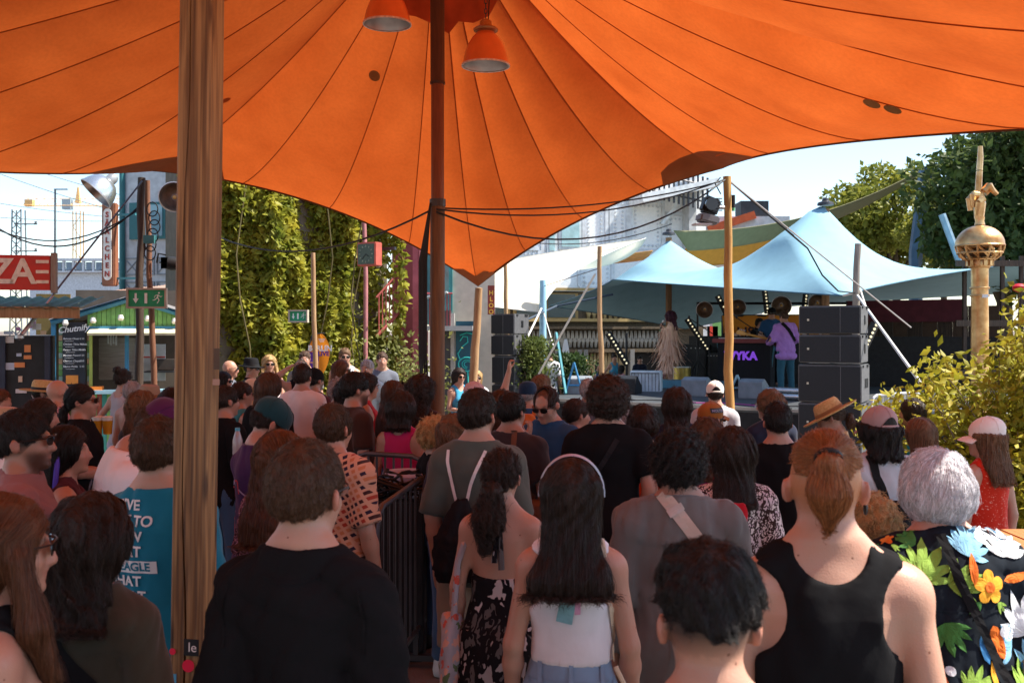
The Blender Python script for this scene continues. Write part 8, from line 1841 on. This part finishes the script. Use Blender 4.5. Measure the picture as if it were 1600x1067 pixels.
def singer():
    loc = on_stage(1047, 21.7)
    fr = cloth('fringe_blush', (.74, .47, .33))
    p = person('singer in blush fringed dress holding a microphone on stage', 0, 0, 21.7, -72, loc=tuple(loc), height=1.63, sex='f', tone=.1, hair=('wavy', 'plum', {'end': 1.36, 't': .035, 'fringe': 1}), shirt=('long', fr, {'dress': .62, 'hem': .62, 'loose': .016, 'name': 'dress'}), pants=None, arms=('hang', 'mic'), vox=.013, strands=700, group='band on stage')
    g = np.random.default_rng(12); n = 420; vs = []; fs = []
    srcs = []
    for k in range(n):
        if k % 3 == 0:
            a = p.arms[k % 2]; t = g.uniform(.2, 1); q = a[0] + (a[1] - a[0]) * t if g.uniform() < .6 else a[1] + (a[2] - a[1]) * t * .9
            q = q + g.normal(0, .03, 3); L = g.uniform(.4, .75)
        else:
            th = g.uniform(0, 6.28); z = g.uniform(.85, 1.42); q = np.array((math.cos(th) * .17, math.sin(th) * .14, z)); L = g.uniform(.3, .62)
        out = q * (1, 1, 0); out = out / (np.linalg.norm(out) + 1e-6); sw = g.normal(0, .10, 3); w_ = g.uniform(.006, .011); o = len(vs); m_ = 7
        sd_ = np.cross(out, (0, 0, 1)); wild = g.uniform() < .16
        for i in range(m_):
            t = i / (m_ - 1); c = q + out * (.03 + .10 * t * t + (.16 * t if wild else 0)) + sw * t * t + np.array((0, 0, -L * t * (.7 if wild else 1))); 
            if c[2] < .3: c[2] = .3 + .02 * t
            vs += [c - sd_ * w_, c + sd_ * w_]
        for i in range(m_ - 1): fs.append((o + i * 2, o + i * 2 + 1, o + i * 2 + 3, o + i * 2 + 2))
    tag(link('fringe', np_mesh('fringe', np.array(vs) * p.S, fs), fr, p.shirt), kind='stuff')
    a = p.arms[1]; m = Vector(((a[2] + a[3] * .05) * p.S)); mr = empty('microphone', p.root.matrix_basis @ m if False else (Matrix.Translation(p.root.location) @ Matrix.Rotation(p.root.rotation_euler.z, 4, 'Z')) @ m, p.root.rotation_euler.z, 'silver handheld microphone at the singers mouth', 'microphone')
    q = Vector((-.25, -.35, .75)).to_track_quat('Z', 'Y').to_matrix()
    MB().lathe([(.012, -.12), (.015, 0), (.018, .06)], n=10, m=q).build('handle', black_p, mr, True); MB().lathe([(.018, .06), (.034, .085), (.034, .11), (.02, .135), (0, .14)], n=12, m=q).build('grille_ball', steel, mr, True); MB().lathe([(.013, -.14), (.013, -.12)], n=10, m=q).build('green_tip', M('tip_green', (.05, .4, .15), .5), mr)
    for s_ in (0,): pass
    sh = MB()
    for hpj, kn, an, sd_ in p.legs:
        MB().tube([tuple(an * p.S + (0, -.02, .06)), tuple(an * p.S + (0, .0, -.02)), tuple(an * p.S + (0, .13, -.05))], [.045, .05, .035], 8).build('red_shoe', M('red_boot', (.45, .01, .02), .4), p.root, True)
singer()
def guitar(label, loc, yaw, neck, mat, S=1.0):
    """body at origin, neck along (-x, slightly up)"""
    root = empty('electric_guitar', loc, yaw, label, 'guitar'); nv = Vector(neck).normalized()
    u = nv; w_ = Vector((0, 0, 1)).cross(u).normalized(); up = u.cross(w_) if u.cross(w_).z > 0 else -u.cross(w_)
    pts = []
    for k in range(24):
        a = 2 * math.pi * k / 24; r = .17 + .035 * math.cos(2 * a) - .02 * math.cos(3 * a); pts.append((r * 1.15 * math.cos(a), r * .85 * math.sin(a)))
    n_ = u.cross(up); MB().prism(pts, None, -n_ * .02, u, up, n_ * .04).build('guitar_body', mat, root, bevel=.006)
    MB().tube([tuple(u * .15), tuple(u * .78)], .022, 8).build('neck', M('maple', (.62, .30, .07), .4), root, True)
    MB().prism([(0, -.03), (.18, -.045), (.2, 0), (.16, .05), (0, .03)], None, u * .78 - n_ * .01, u, up, n_ * .02).build('headstock', M('maple'), root)
    for k in range(4): MB().tube([tuple(u * (.81 + k * .035) + up * .05), tuple(u * (.81 + k * .035) + up * .075)], .007, 6).build('tuning_peg', steel, root)
p = person('guitarist in loose purple shirt with black strap on stage', 0, 0, 20, -12, loc=tuple(on_stage(1228, 19.6)), height=1.60, tone=.15, hair=('bun', 'brown'), head=(-20, -8, 0), shirt=('long', 'lilac', {'loose': .055, 'hem': .72, 'flare': 1.5, 'wr': .02}), pants=('long', cloth('teal_trousers', (.03, .10, .14))), arms=('neck', 'strum'), group='band on stage', vox=.013, lean=6)
b = worn(p, 'guitar_strap', 'black guitar strap across the purple shirt', 'strap'); strap(p, [(-.12, 1.38), (.0, 1.24), (.16, 1.02)], .07, cloth('webbing_black'), b, off=.012)
q = on_stage(1228, 19.6); guitar('pale wood bass guitar held by the purple shirted guitarist', (q.x + .02, q.y + .30, SH + 1.0), 0, (-1, -.1, .22), M('sunburst', (.10, .04, .02), .3, coat=.5))
person('bassist in dark blue shirt and sunglasses facing the crowd', 0, 0, 22, 185, loc=tuple(on_stage(1206, 21.8)), height=1.72, tone=.2, hair=('short', 'black'), shirt=('shirt', 'royal', {'loose': .02}), glasses='sun', hat=('cap', TOPS['black'], {'dir': 0}), arms=('neck', 'strum'), pants=('long', 'black'), group='band on stage', vox=.014)
q = on_stage(1206, 21.8); guitar('dark electric guitar held by the blue shirted bassist', (q.x, q.y - .28, SH + 1.03), 0, (.9, -.15, .25), M('dark_guitar', (.06, .03, .02), .3, coat=.5))
person('drummer in dark clothes half hidden behind the bassist', 0, 0, 23.5, 180, loc=tuple(on_stage(1187, 23.3)), height=1.5, tone=.3, hair=('mop', 'black'), shirt=('tee', 'black'), pants=('long', 'black'), group='band on stage', vox=.018)
# =================================================================== worn details in the foreground
def blob(fn, n=40, rings=3):
    """star-shaped outline r(angle) -> points and faces"""
    v = [(0, 0)]; f = []
    for r in range(1, rings + 1):
        for k in range(n): a = 2 * math.pi * k / n; q = fn(a) * r / rings; v.append((q * math.cos(a), q * math.sin(a)))
    for k in range(n): f.append((0, 1 + k, 1 + (k + 1) % n))
    for r in range(rings - 1):
        for k in range(n): a, b = 1 + r * n + k, 1 + r * n + (k + 1) % n; f += [(a, a + n, b + n, b)]
    return v, f
def motif(p, x, z, s, rot, fn, mat, off, name, sx=1.0, n=40):
    v, f = blob(fn, n); c, d = math.cos(rot), math.sin(rot)
    v = [(x + s * (a * sx * c - b * d), z + s * (a * sx * d + b * c)) for a, b in v]
    v = [((a if abs(a) < .34 else math.copysign(.34, a)), b) for a, b in v]
    o = drape(p, v, f, p.G, off, True, name, mat)
    return o
p = haw; pm = lambda n, c: M('print_' + n, c, .8, var=.14, scale=30)
yel, org, whi, skyb, grn, lim, red_ = pm('yellow', (.75, .34, .02)), pm('orange', (.68, .14, .01)), pm('cream', (.66, .68, .70)), pm('skyblue', (.20, .42, .58)), pm('green', (.05, .17, .03)), pm('lime', (.22, .36, .05)), pm('red', (.5, .04, .02))
hib = lambda a: .62 + .38 * abs(math.cos(2.5 * a)) ** .6
def frond(x, z, s, rot, mat, k=7, off=.005):
    for i in range(k):
        a = rot + (i - (k - 1) / 2) * .42; L = s * (1 - .12 * abs(i - (k - 1) / 2))
        motif(p, x + math.cos(a) * L * .5, z + math.sin(a) * L * .5, L * .5, a, lambda t: 1 / math.sqrt(math.cos(t) ** 2 + (math.sin(t) / .24) ** 2), mat, off, 'print_leaf', n=18)
def hibiscus(x, z, s, mat, mid):
    motif(p, x, z, s, .3, hib, mat, .007, 'print_flower'); motif(p, x, z, s * .32, 0, lambda t: 1, mid, .009, 'print_flower_centre', n=14)
    frond(x - s * .6, z - s * .8, s * 1.0, -2.4, grn, 3); frond(x + s * .5, z - s * .9, s * .9, -.8, lim, 3)
X_ = lambda x: (x - 1494) / 518; Z_ = lambda y: CAMZ - (y - 516) / 518
hibiscus(X_(1525), Z_(907), .050, yel, org); hibiscus(X_(1388), Z_(838), .026, org, yel); hibiscus(X_(1420), Z_(1010), .045, yel, red_)
for (x, y, s, r, m, k) in ((1425, 900, .13, 1.1, lim, 6), (1465, 905, .11, .3, lim, 5), (1430, 850, .07, 2.4, grn, 5), (1497, 862, .11, 1.0, skyb, 7), (1520, 838, .07, .4, whi, 5), (1570, 868, .12, 1.4, whi, 7), (1592, 840, .10, 2.2, skyb, 6), (1592, 985, .14, 1.9, whi, 7), (1566, 1000, .10, 2.8, skyb, 6),
        (1600, 1040, .12, 1.2, skyb, 6), (1575, 1075, .12, 1.5, lim, 7), (1455, 960, .10, -1.2, grn, 6), (1400, 940, .09, -1.0, skyb, 6), (1480, 1060, .10, .8, lim, 6), (1415, 1070, .1, 1.6, whi, 6)): frond(X_(x), Z_(y), s, r, m, k)
el = lambda w_: (lambda t: 1 / math.sqrt(math.cos(t) ** 2 + (math.sin(t) / w_) ** 2))
roy = pm('royal', (.03, .16, .36))
for (x, y, s) in ((1534, 988, .052), (1440, 1040, .04)):
    motif(p, X_(x), Z_(y), s, 1.9, el(.42), org, .009, 'print_bird_body', n=22); motif(p, X_(x - 24), Z_(y + 8), s * .85, 1.8, el(.3), roy, .010, 'print_bird_wing', n=18); motif(p, X_(x - 14), Z_(y + 50), s * .9, 1.6, el(.18), yel, .009, 'print_bird_tail', n=18); motif(p, X_(x + 14), Z_(y - 14), s * .34, 0, lambda t: 1, whi, .012, 'print_bird_face', n=14)
motif(p, X_(1578), Z_(897), .05, .1, el(.26), org, .011, 'print_beak', n=20); motif(p, X_(1502), Z_(880), .045, 1.5, el(.26), org, .010, 'print_bird_tail', n=20)
b = worn(p, 'camera_strap', 'black camera strap over the tropical shirt', 'strap'); strap(p, [(-.055, 1.45), (-.03, 1.32), (.03, 1.18), (.12, .98)], .028, cloth('webbing_black'), b, off=.014)
# ---- headband woman: headband, scarf tail, jeans patch, tote
p = head_w
hm_ = M('headband_pastel', (.55, .40, .50), .7, col2=(.25, .48, .55), scale=7)
v = []; f = []; n = 28
for k in range(n + 1):
    a = math.pi * (-.02 + 1.04 * k / n)
    for (dy, e) in ((-.020, 0), (-.01, .005), (.01, .005), (.020, 0)): v.append(((.113 + e) * math.cos(a), -.004 + dy + .02 * math.sin(a), 1.648 + (.132 + e) * math.sin(a)))
f = [(i * 4 + j, (i + 1) * 4 + j, (i + 1) * 4 + j + 1, i * 4 + j + 1) for i in range(n) for j in range(3)]
hb(p, MB().add(v, f), 'headband', hm_, None, True)
HG = p.HF
v, f = ribbon([(.0, 1.30), (-.012, 1.20), (-.022, 1.14)], .05, 12); drape(p, v, f, p.G, .020, True, 'scarf_tail', M('scarf_teal', (.20, .42, .46), .7, var=.15, scale=20), p.root)
v, f = ribbon([(.022, 1.27), (.02, 1.17)], .018, 8); drape(p, v, f, p.G, .022, True, 'scarf_edge', M('scarf_pink', (.55, .28, .42), .7), p.root)
v, f = ribbon([(.06, .905), (.125, .905)], .045, 6); drape(p, v, f, p.T, .006, True, 'leather_patch', M('jeans_patch', (.30, .15, .06), .6), p.pants)
dn = M('denim_stitch', (.16, .24, .33), .9)
for pts in ([(0, .99), (0, .80)], [(-.16, .945), (.0, .95)], [(0, .95), (.16, .945)], [(-.12, .87), (-.04, .85)], [(.04, .85), (.12, .87)], [(-.12, .87), (-.12, .78)], [(.12, .87), (.12, .78)], [(-.04, .85), (-.045, .77)], [(.04, .85), (.045, .77)]): v, f = ribbon(pts, .006, 8); drape(p, v, f, p.T, .004, True, 'denim_seam', dn, p.pants)
for x in (-.10, .0, .10): v, f = ribbon([(x, 1.0), (x, .93)], .014, 4); drape(p, v, f, p.T, .007, True, 'belt_loop', PANTS['lightjeans'], p.pants)
b = worn(p, 'tote_bag', 'cream canvas tote on the white crop top woman shoulder', 'bag'); tm = cloth('tote_cream', (.58, .47, .33))
strap(p, [(.095, 1.39), (.115, 1.28), (.135, 1.14), (.15, 1.0)], .020, tm, b, off=.008); MB().tube([(.14, -.10, 1.0), (.17, -.11, .94), (.20, -.09, .86)], .008, 6).build('strap', tm, b, True)
soft_bag(b, (.225, -.05, .72), (.045, .13, .17), tm, seed=4); b.children[-1].scale = (1, 1, 1)
# ---- halter woman: neck tie, floral tote
p = halter
MB().tube([tuple(np.array(p.bend((s_, y, z))) * p.S) for s_, y, z in ((-.075, .08, 1.30), (-.062, .02, 1.45), (-.03, -.065, 1.475), (.03, -.065, 1.475), (.062, .02, 1.45), (.075, .08, 1.30))], .008, 6).build('halter_strap', TOPS['palm'], p.shirt, True)
for k, dx in ((0, -.006), (1, .012)): MB().tube([(dx * .3, -.085 * p.S, 1.47 * p.S), (dx, -.135 * p.S, 1.38 * p.S), (dx * 1.6, -.15 * p.S, (1.27 - .03 * k) * p.S)], [.006, .010, .013], 6).build('halter_tie', TOPS['palm'], p.shirt, True)
b = worn(p, 'tote_bag', 'grey floral cloth tote hanging from the halter dress woman', 'bag')
for y in (-.07, .05): MB().tube([(-.13 * p.S, y * .3, 1.44 * p.S), (-.19 * p.S, y, 1.25 * p.S), (-.215 * p.S, y, .95 * p.S)], [.014] * 3, 6).build('strap', TOPS['floral'], b, True)
soft_bag(b, (-.225, -.02, .76), (.05, .15, .24), TOPS['floral'], seed=6, S=p.S)
# beer glasses by the ponytail man
for (lb, x) in (('left full beer glass in front of the ponytail man', 152), ('right full beer glass in front of the ponytail man', 168)):
    q = P(x, 678, 7.3); b = empty('beer_glass', q, 0, lb, 'glass'); MB().lathe([(.03, 0), (.036, .09), (.038, .10)], n=14).build('beer', M('lager', (.60, .27, .02), .2, spec=.6), b, True); MB().lathe([(.038, .10), (.040, .125), (.034, .13), (0, .132)], n=14).build('foam', M('beer_foam', (.75, .72, .66), .9), b, True)
# water bottle at the purple t-shirt man
q = P(371, 712, 6.4); b = empty('water_bottle', q, 0, 'clear water bottle with blue cap by the square post', 'bottle'); MB().lathe([(.03, 0), (.032, .02), (.032, .10), (.02, .14), (.014, .16)], n=14).build('bottle_body', M('clear_plastic'), b, True); MB().lathe([(.016, .16), (.016, .18)], n=12).build('bottle_cap', M('blue_cap', (.1, .4, .55), .4), b)

# stitched seams and neck bands of the nearest shirts
for p, ls in ((btee, [[(-.07, 1.455), (-.03, 1.44), (.03, 1.44), (.07, 1.455)], [(-.165, 1.43), (-.18, 1.36), (-.175, 1.27)], [(.165, 1.43), (.18, 1.36), (.175, 1.27)]]), (oliv, [[(-.15, 1.33), (0, 1.32), (.15, 1.33)], [(0, 1.32), (0, .95)], [(.13, 1.38), (.145, 1.25)]]), (gsh, [[(-.17, 1.34), (0, 1.33), (.17, 1.34)], [(-.05, 1.33), (-.05, .9)], [(.17, 1.42), (.19, 1.25)]]), (haw, [[(-.2, 1.30), (0, 1.29), (.2, 1.30)]])):
    for q in ls:
        v, f = ribbon([(a * p.S, b_ * p.S) for a, b_ in q], .007, 20); drape(p, v, f, p.G, .0035, True, 'shirt_seam', p.shirt.data.materials[0])
